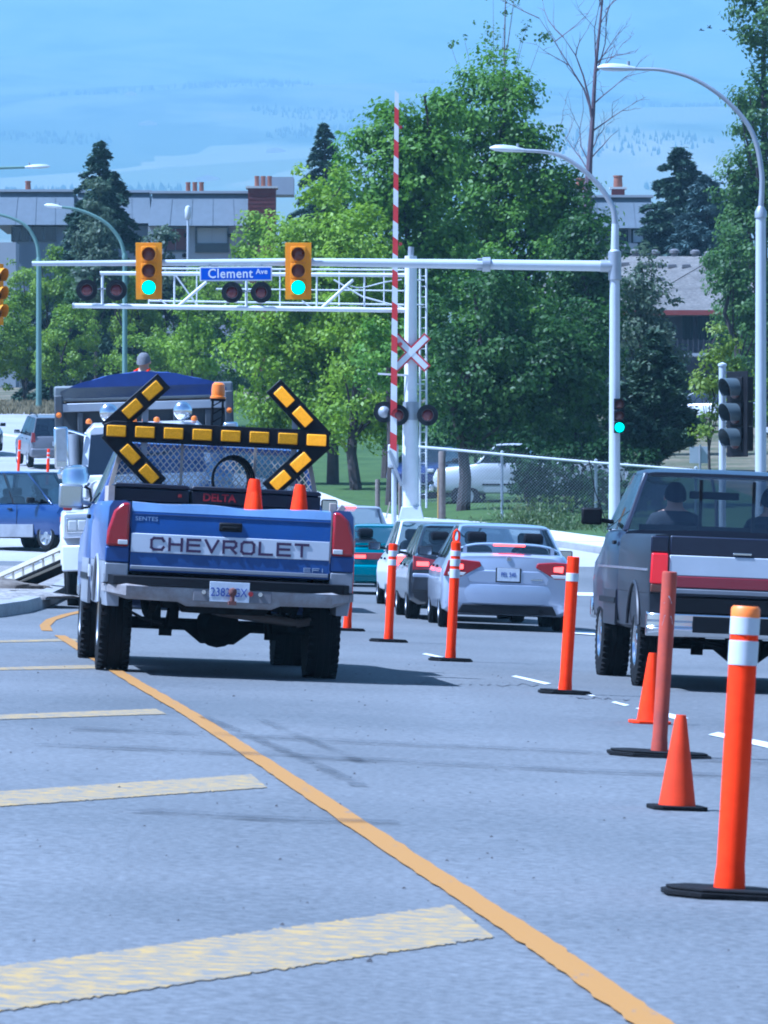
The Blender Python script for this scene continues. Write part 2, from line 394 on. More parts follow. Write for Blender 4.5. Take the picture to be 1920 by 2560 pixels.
# solid line, one even width, from the foreground to beyond the pickup
mid0 = [on_ground(x, y) for x, y in ((1668,2590),(1330,2350),(1000,2135),(700,1935),(480,1790),(305,1688),(215,1632),(150,1590))]
mid = [mid0[i].lerp(mid0[i+1], k/24) for i in range(len(mid0)-1) for k in range(24)] + [mid0[-1]]
mb = MB(); vs_ = []; 
for i, p in enumerate(mid):
    t = (mid[min(i+1, len(mid)-1)] - mid[max(0, i-1)]); t.z = 0; t.normalize(); n_ = Vector((t.y, -t.x, 0))
    for sgn in (-1, 1):
        q = p + n_ * sgn * (.060 + rag_r.gauss(0, .0035)); vs_.append((q.x, q.y, tz(q.x, q.y) + .008))
mb.add(vs_, [(2*i, 2*i+1, 2*i+3, 2*i+2) for i in range(len(mid)-1)]); mb.build('painted_line', M['line_yellow'], road, smooth=0)
mb = MB(); vs_ = []
arc = [on_ground(x, y) for x, y in ((118,1578),(112,1565),(128,1550),(165,1538),(215,1527),(260,1521))]
for i, p in enumerate(arc):
    t = (arc[min(i+1, len(arc)-1)] - arc[max(0, i-1)]); t.z = 0; t.normalize(); n_ = Vector((t.y, -t.x, 0))
    for sgn in (-1, 1):
        q = p + n_ * sgn * .06; vs_.append((q.x, q.y, tz(q.x, q.y) + .006))
mb.add(vs_, [(2*i, 2*i+1, 2*i+3, 2*i+2) for i in range(len(arc)-1)]); mb.build('painted_curve', M['line_yellow'], road, smooth=0)
# white lane dashes in the right-hand lane
for pts in ([(1055,1636),(1098,1645),(1110,1644),(1066,1634)], [(1278,1692),(1362,1712),(1378,1710),(1290,1690)],
            [(1392,1720),(1480,1742),(1490,1741),(1400,1719)], [(1528,1757),(1562,1766),(1574,1764),(1538,1755)],
            [(1588,1772),(1690,1800),(1722,1797),(1612,1769)], [(1770,1838),(1960,1880),(1990,1872),(1795,1832)]):
    ground_poly('lane_dash', pts, M['line_white'], .005, 3)
ground_poly('stop_line', [(1425,1489),(1512,1491),(1512,1483),(1425,1481)], M['line_white'], .006, 3)
for pts in ([(1424,1585),(1520,1592),(1516,1584),(1420,1577)], [(-30,1086),(42,1094),(46,1090),(-30,1078)]):
    ground_poly('edge_line', pts, M['line_white'], .012, 2)
# faint dark streaks: thin see-through sheets over the asphalt
def dark_streak_mat():
    m = bpy.data.materials.new('dark_road_streak'); m.use_nodes = True; nt = m.node_tree; b = nt.nodes['Principled BSDF']
    b.inputs['Base Color'].default_value = (.03,.03,.035,1); b.inputs['Roughness'].default_value = .8
    tc = nt.nodes.new('ShaderNodeTexCoord'); n = nt.nodes.new('ShaderNodeTexNoise'); n.inputs['Scale'].default_value = 2.5; n.inputs['Detail'].default_value = 6
    nt.links.new(tc.outputs['Object'], n.inputs['Vector'])
    mr = nt.nodes.new('ShaderNodeMapRange'); mr.inputs['From Min'].default_value = .35; mr.inputs['From Max'].default_value = .7
    mr.inputs['To Min'].default_value = 0; mr.inputs['To Max'].default_value = .42
    nt.links.new(n.outputs['Fac'], mr.inputs['Value']); nt.links.new(mr.outputs[0], b.inputs['Alpha'])
    return m
M['dark_streak'] = dark_streak_mat(); M['crack'] = mat('tarred_crack', (.06,.06,.065), .9)
for pts, wd in (([(180,1824),(520,1838),(900,1858),(1500,1886),(1960,1912)], .24), ([(110,1862),(560,1885),(1000,1906),(1450,1930),(1960,1948)], .24),
                ([(510,1795),(640,1850),(780,1910),(900,1968)], .045), ([(650,1802),(780,1856),(920,1915)], .04), ([(350,2030),(700,2052),(1000,2062)], .16)):
    mb = MB(); vs_ = []; g = [on_ground(x, y) for x, y in pts]
    for i, p in enumerate(g):
        t = g[min(i+1, len(g)-1)] - g[max(0, i-1)]; t.z = 0; t.normalize(); n_ = Vector((t.y, -t.x, 0))
        for sgn in (-1, 1):
            q = p + n_ * sgn * wd; vs_.append((q.x, q.y, tz(q.x, q.y) + .013))
    mb.add(vs_, [(2*i, 2*i+1, 2*i+3, 2*i+2) for i in range(len(g)-1)]); mb.build('road_streak', M['dark_streak'], road, smooth=0)
# cracks and a paving joint
r_c = random.Random(12)
for pts, wd in (([(1010,1706),(1130,1711),(1240,1713),(1360,1716)], .012), ([(1420,1742),(1500,1748),(1580,1752)], .012)):
    g = []
    for (xa, ya), (xb, yb) in zip(pts[:-1], pts[1:]):
        for k in range(9): g.append(on_ground(xa+(xb-xa)*k/9 + r_c.gauss(0,3), ya+(yb-ya)*k/9 + r_c.gauss(0,2.2)))
    mb = MB(); vs_ = []
    for i, p in enumerate(g):
        t = g[min(i+1, len(g)-1)] - g[max(0, i-1)]; t.z = 0; t.normalize(); n_ = Vector((t.y, -t.x, 0)); w = wd*r_c.uniform(.4,1.2)
        for sgn in (-1, 1): q = p + n_*sgn*w; vs_.append((q.x, q.y, tz(q.x, q.y) + .0035))
    mb.add(vs_, [(2*i, 2*i+1, 2*i+3, 2*i+2) for i in range(len(g)-1)]); mb.build('crack', M['crack'], road, smooth=0)
# loose grit on the road
mb = MB(); r_ = random.Random(3)
for k in range(420):
    x = r_.uniform(-3.2, 1.2); y = 17 + 38 * r_.random()**1.3; s = r_.choice((.003,.004,.005,.007)) * r_.uniform(.6,1.2)
    if k < 25: s *= 1.5
    mb.add([(x+a*s*r_.uniform(.7,1.3), y+b*s*r_.uniform(.7,1.3), tz(x,y)+.002+c*s*1.0) for a,b,c in ((-1,-1,0),(1,-1,0),(1,1,0),(-1,1,0),(.1,0,1))], [(0,1,4),(1,2,4),(2,3,4),(3,0,4)])
tag(mb.build('road_grit', mat('dark_grit', (.05,.045,.045), .9), None, smooth=0), 'small dark stones scattered over the near asphalt', 'grit', kind='stuff')

# ------------------------------------------------------------------ far valley side
def mountain_z(X, Y):
    z = np.interp(Y, _PY, _PZ)
    a = np.clip((Y - 2000) / 4000, 0, 1)
    w = (np.sin(X*.0016 + Y*.0008) * 26 + np.sin(X*.0043 - Y*.0017 + 1.3) * 12 + np.sin(X*.0101 + Y*.0046) * 4) * a
    w += (np.sin(X*.0009 - Y*.0004 + 2.0) * 95 + np.sin(X*.0031 + Y*.0011) * 34) * np.clip((Y - 11000) / 5000, 0, 1)
    return z + w - .2
def hill_mat():
    m = bpy.data.materials.new('valley_side'); m.use_nodes = True; nt = m.node_tree; b = nt.nodes['Principled BSDF']; N = nt.nodes.new; Lk = nt.links.new
    b.inputs['Roughness'].default_value = 1; b.inputs['Specular IOR Level'].default_value = 0
    tc = N('ShaderNodeTexCoord')
    mp = N('ShaderNodeMapping'); mp.inputs['Scale'].default_value = (1,.45,.45); Lk(tc.outputs['Object'], mp.inputs['Vector'])
    n = N('ShaderNodeTexNoise'); n.inputs['Scale'].default_value = .0042; n.inputs['Detail'].default_value = 10; n.inputs['Roughness'].default_value = .68; Lk(mp.outputs[0], n.inputs['Vector'])
    r = N('ShaderNodeValToRGB'); e = r.color_ramp.elements; e[0].position = .36; e[0].color = (.05,.07,.045,1); e[1].position = .70; e[1].color = (.22,.20,.145,1)
    q = e.new(.52); q.color = (.15,.17,.10,1); Lk(n.outputs['Fac'], r.inputs['Fac'])
    # fields: blocky cells with their own crop colour
    v = N('ShaderNodeTexVoronoi'); v.inputs['Scale'].default_value = .0034; v.distance = 'CHEBYCHEV'; Lk(mp.outputs[0], v.inputs['Vector'])
    r2 = N('ShaderNodeValToRGB'); e2 = r2.color_ramp.elements; e2[0].color = (.08,.105,.06,1); e2[1].color = (.30,.265,.20,1); q2 = e2.new(.55); q2.color = (.2,.2,.1,1)
    sp = N('ShaderNodeSeparateColor'); Lk(v.outputs['Color'], sp.inputs[0]); Lk(sp.outputs[0], r2.inputs['Fac'])
    n2 = N('ShaderNodeTexNoise'); n2.inputs['Scale'].default_value = .0018; Lk(mp.outputs[0], n2.inputs['Vector'])
    sx = N('ShaderNodeSeparateXYZ'); Lk(tc.outputs['Object'], sx.inputs[0])
    band = N('ShaderNodeMapRange'); band.inputs['From Min'].default_value = 9800; band.inputs['From Max'].default_value = 8600; Lk(sx.outputs['Y'], band.inputs['Value'])
    th = N('ShaderNodeMapRange'); th.inputs['From Min'].default_value = .46; th.inputs['From Max'].default_value = .52; Lk(n2.outputs['Fac'], th.inputs['Value'])
    mu = N('ShaderNodeMath'); mu.operation = 'MULTIPLY'; Lk(band.outputs[0], mu.inputs[0]); Lk(th.outputs[0], mu.inputs[1])
    mx = N('ShaderNodeMix'); mx.data_type = 'RGBA'; Lk(mu.outputs[0], mx.inputs[0]); Lk(r.outputs[0], mx.inputs[6]); Lk(r2.outputs[0], mx.inputs[7])
    Lk(mx.outputs[2], b.inputs['Base Color'])
    return m
ym = np.concatenate([np.arange(985, 5000, 80), np.arange(5000, 12000, 60), np.arange(12000, 24500, 150)])
grid_mesh('mountain_terrain', np.arange(-4500, 4501, 75), ym, mountain_z, hill_mat())
# conifers on the benchland, kilometres off: reads as one wood
rs = np.random.default_rng(5); N_ = 26000
X = rs.uniform(-1200, 1200, N_); Y = rs.uniform(6500, 11500, N_)
dens = np.sin(X*.008 + Y*.0016) + np.sin(X*.0033 - Y*.0035 + 2) + np.sin(X*.017 + Y*.001 + 1) * .7 + np.sin(Y*.0075 + X*.0015) * 1.3
keep = dens > 1.75; X = X[keep]; Y = Y[keep]; n_ = len(X)
H = rs.uniform(5, 12, n_); W = H * rs.uniform(.16, .3, n_); Z = mountain_z(X, Y) - .5
ang = np.arange(5) * 2*np.pi/5; ring = np.stack([X[:,None] + W[:,None]*np.cos(ang), Y[:,None] + W[:,None]*np.sin(ang), np.repeat(Z[:,None],5,1) + H[:,None]*.08], 2)
tip = np.stack([X, Y, Z + H], 1)[:,None,:]; v = np.concatenate([ring, tip], 1).reshape(-1, 3)
base = (np.arange(n_) * 6)[:,None,None]; tri = np.array([(i, (i+1)%5, 5) for i in range(5)])[None]; f = (base + tri).reshape(-1, 3)
me = bpy.data.meshes.new('distant_forest'); me.from_pydata(v.tolist(), [], f.tolist()); me.materials.append(mat('far_conifer', (.07,.09,.06), 1))
o = bpy.data.objects.new('distant_forest', me); COL.objects.link(o)
tag(o, 'dark stands of trees on the hazy slope kilometres away', 'forest', kind='stuff')
# a few farm buildings on the slope
for px, py, Y, w, lab_ in ((370,394,9000,30,'long pale farm building on the far slope above the spruce'),(327,350,9900,22,'tiny highest farm building on the far slope'),(520,455,7200,30,'pale farm building just over the apartment roof'),(690,420,8200,28,'small farm building on the slope left of the maples')):
    p = at(px, py, Y); z = float(mountain_z(p.x, Y)); mb = MB()
    mb.prism([(-w/2,0),(w/2,0),(w/2,5),(0,9),(-w/2,5)], -6, 6)
    b = mb.build('farm_building', mat('farm_wall', (.55,.42,.36), .9), None, smooth=0); b.location = (p.x, Y, z - 1)
    tag(b, lab_, 'building', 'far farm buildings')
# the air between: pale even haze in one closed box
mb = MB(); mb.box((0, 12200, 1400), (9400, 24800, 2830))
hz = mb.build('haze', [], None, smooth=0); hm = bpy.data.materials.new('valley_haze'); hm.use_nodes = True; nt = hm.node_tree; nt.nodes.clear()
out = nt.nodes.new('ShaderNodeOutputMaterial'); pv = nt.nodes.new('ShaderNodeVolumePrincipled')
pv.inputs['Color'].default_value = (.48,.80,1.0,1); pv.inputs['Density'].default_value = 1.65e-4; pv.inputs['Anisotropy'].default_value = .0
nt.links.new(pv.outputs[0], out.inputs['Volume']); hz.data.materials.append(hm); tag(hz, 'pale blue haze filling the valley air', 'haze', kind='stuff')
# ------------------------------------------------------------------ vehicle kit (local: x right, y forward, z up)
def paint(name, col, rough=.3, metal=.0, coat=.7, dirt=.12):
    return mat(name, col, rough, metal, coat, noise=(2.2, dirt))
def half_sec(y, zb, zt, w, wt, lean=0.0, crown=.02):
    h = zt - zb
    pr = [(0,zb),(w-.14,zb),(w-.035,zb+.06),(w-.008,zb+.25*h),(w,zb+.52*h),(w-.012,zb+.75*h),(wt,zt-.05),(wt-.035,zt-.012),(wt-.12,zt),(0,zt+crown)]
    full = [(x, z) for x, z in pr] + [(-x, z) for x, z in pr[-2:0:-1]]
    return [(x, y + lean*(z - zb), z) for x, z in full]
def body(name, st, m, root, arches, ar, label=None):
    """closed lower body lofted through stations, wheel arches cut out of it"""
    mb = MB(); mb.loft([half_sec(*s) for s in st]); o = mb.build(name, m, root)
    W = max(s[3] for s in st); cs = []
    for y in arches:
        for sx in (-1, 1):
            c = MB(); c.cyl((sx*(W+.2), y, ar[0]), (sx*(W-.36), y, ar[0]), ar[1], n=28); cs.append(c)
    cut(o, cs, M['under'])
    return o
def wheel(root, x, y, r, w, rim=.62, rm=None, lugs=0, spokes=6):
    """tyre as the wheel mesh, rim as its sub-part; x is the outer face"""
    s = 1 if x > 0 else -1; rr = r*rim
    T = Matrix.Translation((x - s*w, y, r)) @ Matrix.Rotation(s*R(90), 4, 'Y')
    mb = MB(); g = w/6
    prof = [(rr,.0),(rr+.02,-.004),(r*.93,.004),(r-.012,.02),(r,.035),(r,g*1.6),(r-.012,g*1.65),(r-.012,g*1.95),(r,g*2),(r,g*2.9),(r-.012,g*2.95),(r-.012,g*3.2),(r,g*3.25),
            (r,g*4),(r-.012,g*4.05),(r-.012,g*4.35),(r,g*4.4),(r,w-.035),(r-.012,w-.02),(r*.93,w-.004),(rr+.02,w+.004),(rr,w-.01),(rr,.0)]
    mb.lathe(prof, 36, T)
    for k in range(lugs):
        a = 2*math.pi*k/lugs
        for zz in (.028, w-.028):
            mb.box(T @ Vector(((r-.004)*math.cos(a), (r-.004)*math.sin(a), zz)), (.03,.028,.05), (T.to_3x3() @ Matrix.Rotation(a, 3, 'Z')))
    t = mb.build('wheel', M['rubber'], root)
    mb = MB(); mb.lathe([(rr+.004,.01),(rr+.004,w-.006),(rr-.012,w-.004),(rr-.02,w-.035),(rr*.5,w-.05),(rr*.34,w-.02),(rr*.3,w-.008),(0,w-.006)], 28, T)
    for k in range(spokes):
        a = 2*math.pi*k/spokes
        mb.box(T @ Vector((rr*.62*math.cos(a), rr*.62*math.sin(a), w-.035)), (rr*.62, rr*.2, .03), (T.to_3x3() @ Matrix.Rotation(a, 3, 'Z')))
    mb.build('rim', rm or M['alu'], t)
    return t
def greenhouse(root, pm, yb, yr, zb, zr, wb, wr, gm, bp=(), pw=.07, pc=.09, crown=.035, interior=True, roofm=None, rear_glass=True, inset=.0):
    """roof, pillars and panes above the belt line; yb/yr = (rear, front) at belt and at roof"""
    ys = np.linspace(yr[0]-.03, yr[1]+.03, 7); secs = []
    for i, y in enumerate(ys):
        e = (1 if 0 < i < 6 else .96); dz = -.018 if i in (0, 6) else .0; c = crown*math.sin(math.pi*(i+.6)/7.2)
        pr = [(0,zr-.045),(wr*e-.03,zr-.045),(wr*e,zr-.03),(wr*e-.012,zr-.004+dz),(wr*e-.07,zr+c*.45+dz),(wr*.55,zr+c*.85+dz),(0,zr+c+dz)]
        secs.append([(x, y, z) for x, z in pr] + [(-x, y, z) for x, z in pr[-2:0:-1]])
    mb = MB(); mb.loft(secs); mb.build('roof', roofm or pm, root)
    ts = [0] + list(bp) + [1]
    def pt(s, t, f):   # s side, t along, f height fraction
        y = (yb[0]*(1-t)+yb[1]*t)*(1-f) + (yr[0]*(1-t)+yr[1]*t)*f
        return Vector((s*(wb*(1-f)+wr*f), y, zb*(1-f)+(zr-.02)*f))
    for s in (-1, 1):
        for i, t in enumerate(ts):
            w = pc if i == 0 else (pw if i == len(ts)-1 else .075)
            a, b = pt(s, t, -.02), pt(s, t, 1); mb = MB()
            dy = w*.5 if i == 0 else (-w*.5 if i == len(ts)-1 else 0)
            a.y += dy; b.y += dy; a.x -= s*.012; b.x -= s*.012
            n = 4; secs = []
            for k in range(n+1):
                p = a.lerp(b, k/n); hw = w*(.62 - .12*k/n)
                secs.append([(p.x-s*.03, p.y-hw, p.z), (p.x+s*.016, p.y-hw*.85, p.z), (p.x+s*.016, p.y+hw*.85, p.z), (p.x-s*.03, p.y+hw, p.z)])
            mb.loft(secs); mb.build('pillar', pm if i in (0, len(ts)-1) else M['black'], root, bevel=.008)
        for i in range(len(ts)-1):
            mb = MB(); mb.patch(pt(s,ts[i],0), pt(s,ts[i+1],0), pt(s,ts[i+1],.97), pt(s,ts[i],.97), 4, 4, (s*.012,0,0)); mb.build('side_window', gm, root)
    if rear_glass:
        mb = MB(); a, b, c, d = pt(-1,0,0), pt(1,0,0), pt(1,0,.97), pt(-1,0,.97)
        for q in (a, b, c, d): q.x *= .97
        mb.patch(a, b, c, d, 8, 5, (0,-.045,.0)); mb.build('rear_window', gm, root)
    mb = MB(); mb.patch(pt(-1,1,0), pt(1,1,0), pt(1,1,.97), pt(-1,1,.97), 8, 5, (0,.06,0)); mb.build('windshield', gm, root)
    return pt
def seats(root, rows, zb, m=None, headrest=True):
    for (y, xs) in rows:
        for x in xs:
            mb = MB()
            secs = []
            for z, hw, d in ((zb-.25,.23,.07),(zb-.02,.235,.075),(zb+.12,.2,.06),(zb+.17,.15,.04)):
                secs.append([(x-hw,y-d,z),(x+hw,y-d,z),(x+hw*1.0,y+d,z),(x-hw,y+d,z)])
            mb.loft(secs); st = mb.build('seat', m or M['dark'], root, bevel=.03)
            if not headrest: continue
            mb = MB(); secs = []
            for z, hw, d in ((zb+.17,.09,.03),(zb+.2,.13,.05),(zb+.31,.13,.05),(zb+.35,.1,.03)):
                secs.append([(x-hw,y-d,z),(x+hw,y-d,z),(x+hw,y+d,z),(x-hw,y+d,z)])
            mb.loft(secs); mb.build('headrest', m or M['dark'], st, bevel=.02)
def steering(root, x, y, z, r=.19):
    mb = MB(); pts = [(x+r*math.cos(a), y+.1*math.sin(a), z+r*.85*math.sin(a)) for a in np.linspace(0, 2*math.pi, 19)]
    mb.tube(pts, .014, 6, False); mb.box((x, y, z), (2*r, .03, .04)); mb.build('steering_wheel', M['dark'], root)
def side_mirror(root, x, y, z, sx, dims=(.22,.09,.15), m=None, glass=True):
    s = 1 if x > 0 else -1; mb = MB(); w, d, h = dims
    secs = []
    for k, (yy, f) in enumerate(((y-d/2,.94),(y-d/4,1),(y+d/4,.9),(y+d/2,.55))):
        secs.append([(x-w/2*f,yy,z-h/2*f),(x+w/2*f,yy,z-h/2*f),(x+w/2*f,yy,z+h/2*f),(x-w/2*f,yy,z+h/2*f)])
    mb.loft(secs); mb.bar((x-s*w*.3, y, z-h*.2), (sx*s, y+.02, z-h*.3), .05, .04)
    o = mb.build('side_mirror', m or M['black'], root, bevel=.018)
    if glass:
        mb = MB(); mb.box((x, y-d/2-.003, z), (w*.84,.004,h*.82)); mb.build('mirror_glass', M['mirror'], o, bevel=.0)
    return o
M['mirror'] = mat('mirror_glass', (.7,.74,.78), .06, 1.0)
def plate(root, x, y, z, txt=None, w=.305, h=.152, lean=0):
    mb = MB(); mb.box((0,0,0), (w,.006,h)); o = mb.build('licence_plate', M['plate'], root, bevel=.002); o.location = (x,y,z); o.rotation_euler = (lean,0,0)
    if txt: text_part('plate_number', txt, h*.5, M['plate_ink'], o, (0,-.005,.0), depth=.001, sx=.72)
    return o
def lens(root, name, poly, y0, y1, m, lean=0.0, bev=.008):
    mb = MB(); mb.prism(poly, y0, y1, lean=lean); return mb.build(name, m, root, bevel=bev)
def handle_at(root, x, y, z):
    mb = MB(); mb.box((x, y, z), (.03,.16,.035)); return mb.build('door_handle', M['black'], root, bevel=.008)
def rect(x0, x1, z0, z1): return [(x0,z0),(x1,z0),(x1,z1),(x0,z1)]

# letters drawn as broad strokes, one letter one part
STROKES = {
 'C': [((1,.78),(.86,1)),((.86,1),(.2,1)),((.2,1),(0,.82)),((0,.82),(0,.18)),((0,.18),(.2,0)),((.2,0),(.86,0)),((.86,0),(1,.22))],
 'H': [((0,0),(0,1)),((1,0),(1,1)),((0,.52),(1,.52))], 'E': [((0,0),(0,1)),((0,1),(1,1)),((0,.52),(.92,.52)),((0,0),(1,0))],
 'V': [((0,1),(.5,0)),((.5,0),(1,1))], 'R': [((0,0),(0,1)),((0,1),(.86,1)),((.86,1),(1,.86)),((1,.86),(1,.62)),((1,.62),(.86,.46)),((.86,.46),(0,.46)),((.55,.46),(1,0))],
 'O': [((.18,0),(.82,0)),((.82,0),(1,.18)),((1,.18),(1,.82)),((1,.82),(.82,1)),((.82,1),(.18,1)),((.18,1),(0,.82)),((0,.82),(0,.18)),((0,.18),(.18,0))],
 'L': [((0,1),(0,0)),((0,0),(1,0))], 'T': [((0,1),(1,1)),((.5,0),(.5,1))], 'F': [((0,0),(0,1)),((0,1),(1,1)),((0,.52),(.9,.52))], 'I': [((.5,0),(.5,1))],
 'W': [((0,1),(.25,0)),((.25,0),(.5,.8)),((.5,.8),(.75,0)),((.75,0),(1,1))], 'D': [((0,0),(0,1)),((0,1),(.75,1)),((.75,1),(1,.75)),((1,.75),(1,.25)),((1,.25),(.75,0)),((.75,0),(0,0))],
 'A': [((0,0),(.5,1)),((.5,1),(1,0)),((.2,.4),(.8,.4))]}
def stroke_text(root, txt, x0, z0, w, h, gap, th, y, m, lean=0.0, zslope=0.0):
    x = x0
    for ch in txt:
        ww = w*.35 if ch == 'I' else w
        mb = MB()
        for k, ((ax, az), (bx, bz)) in enumerate(STROKES[ch]):
            a = Vector((x+ax*ww, 0, z0+az*h)); b = Vector((x+bx*ww, 0, z0+bz*h)); d = (b-a).normalized()
            a -= d*th*.5; b += d*th*.5
            n = Vector((-d.z, 0, d.x))*th*.5; yy = y - k*.0004
            mb.add([(p.x, yy + lean*p.z + q, p.z) for q in (0, .003) for p in (a-n, a+n, b+n, b-n)], [(0,1,2,3),(4,7,6,5),(0,4,5,1),(1,5,6,2),(2,6,7,3),(3,7,4,0)])
        mb.build('letter', m, root, smooth=0); x += ww + gap

def seated_person(name, label, loc, rot, shirt, hairm, arms=True):
    """upper body and legs of someone sitting, one skinned surface"""
    J = {'pel':((0,0,.12),.15),'bel':((0,-.02,.3),.14),'che':((0,-.03,.5),.16),'nek':((0,-.02,.66),.06),'hed':((0,.0,.76),.085),'top':((0,-.01,.87),.085),
         'sl':((-.19,-.03,.57),.075),'el':((-.25,.1,.36),.05),'hl':((-.17,.32,.42),.04),'sr':((.19,-.03,.57),.075),'er':((.25,.1,.36),.05),'hr':((.17,.32,.42),.04),
         'tl':((-.11,.02,.1),.09),'kl':((-.13,.45,.13),.065),'fl':((-.13,.55,-.2),.05),'tr':((.11,.02,.1),.09),'kr':((.13,.45,.13),.065),'fr':((.13,.55,-.2),.05)}
    E = [('pel','bel'),('bel','che'),('che','nek'),('nek','hed'),('hed','top'),('che','sl'),('sl','el'),('el','hl'),('che','sr'),('sr','er'),('er','hr'),('pel','tl'),('tl','kl'),('kl','fl'),('pel','tr'),('tr','kr'),('kr','fr')]
    return skin_person(name, label, J, E, loc, rot, shirt, hairm, .64, .76)
def skin_person(name, label, J, E, loc, rot, shirt, hairm, neck_z, head_z, vest=None, pants=None, pants_z=-9):
    ks = list(J); me = bpy.data.meshes.new(name); me.from_pydata([J[k][0] for k in ks], [(ks.index(a), ks.index(b)) for a, b in E], [])
    o = bpy.data.objects.new(name, me); COL.objects.link(o)
    sk = o.modifiers.new('skin', 'SKIN'); sd = me.skin_vertices[0].data
    for i, k in enumerate(ks): sd[i].radius = (J[k][1], J[k][1]*.85); sd[i].use_root = (k == 'pel')
    o.modifiers.new('sub', 'SUBSURF').render_levels = 2; o.modifiers['sub'].levels = 2
    dg = bpy.context.evaluated_depsgraph_get(); dg.update()
    m2 = bpy.data.meshes.new_from_object(o.evaluated_get(dg)); bpy.data.objects.remove(o); bpy.data.meshes.remove(me)
    m2.materials.clear()
    for mm in (shirt, M['skin'], pants or shirt): m2.materials.append(mm)
    for p in m2.polygons:
        c = p.center; hand = c.y > .25 and c.z > .38
        p.material_index = 1 if (c.z > neck_z or (hand and c.z > pants_z)) else (2 if c.z < pants_z else 0)
    m2.shade_smooth(); m2.name = name
    o = bpy.data.objects.new(name, m2); COL.objects.link(o); o.location = loc; o.rotation_euler = rot
    hz_ = head_z + .06; hx, hy = J['hed'][0][0], J['hed'][0][1]
    mb = MB(); secs = []
    for k in range(7):
        a = k/6*1.35; z = hz_ - .05 + .135*math.sin(a)*1.05; r = .112*math.cos(a*.93)
        secs.append([(hx + r*.92*math.cos(t), hy - .016 + r*1.08*math.sin(t) - .01*(1-k/6), z - (.05*max(0,-math.sin(t)) if k < 2 else 0)) for t in np.linspace(0, 2*math.pi, 17)[:-1]])
    mb.loft(secs); mb.build('hair', hairm, o)
    mb = MB(); mb.lathe([(.0,-.02),(.016,-.012),(.02,0),(.008,.03),(0,.04)], 10, Matrix.Translation((hx, hy+.098, head_z))); mb.build('nose', M['skin'], o)
    for s in (-1, 1):
        mb = MB(); mb.lathe([(0,-.012),(.022,-.008),(.03,0),(.022,.008),(0,.01)], 10, Matrix.Translation((hx+s*.092, hy, head_z+.005)) @ Matrix.Rotation(R(90),4,'Y')); mb.build('ear', M['skin'], o)
        mb = MB(); mb.lathe([(0,-.01),(.011,0),(0,.01)], 8, Matrix.Translation((hx+s*.034, hy+.085, head_z+.03))); mb.build('eye', M['black'], o)
    mb = MB(); mb.box((hx, hy+.09, head_z-.045), (.05,.012,.012)); mb.build('mouth', mat('lips', (.35,.13,.11), .5), o, bevel=.004)
    return tag(o, label, 'person')
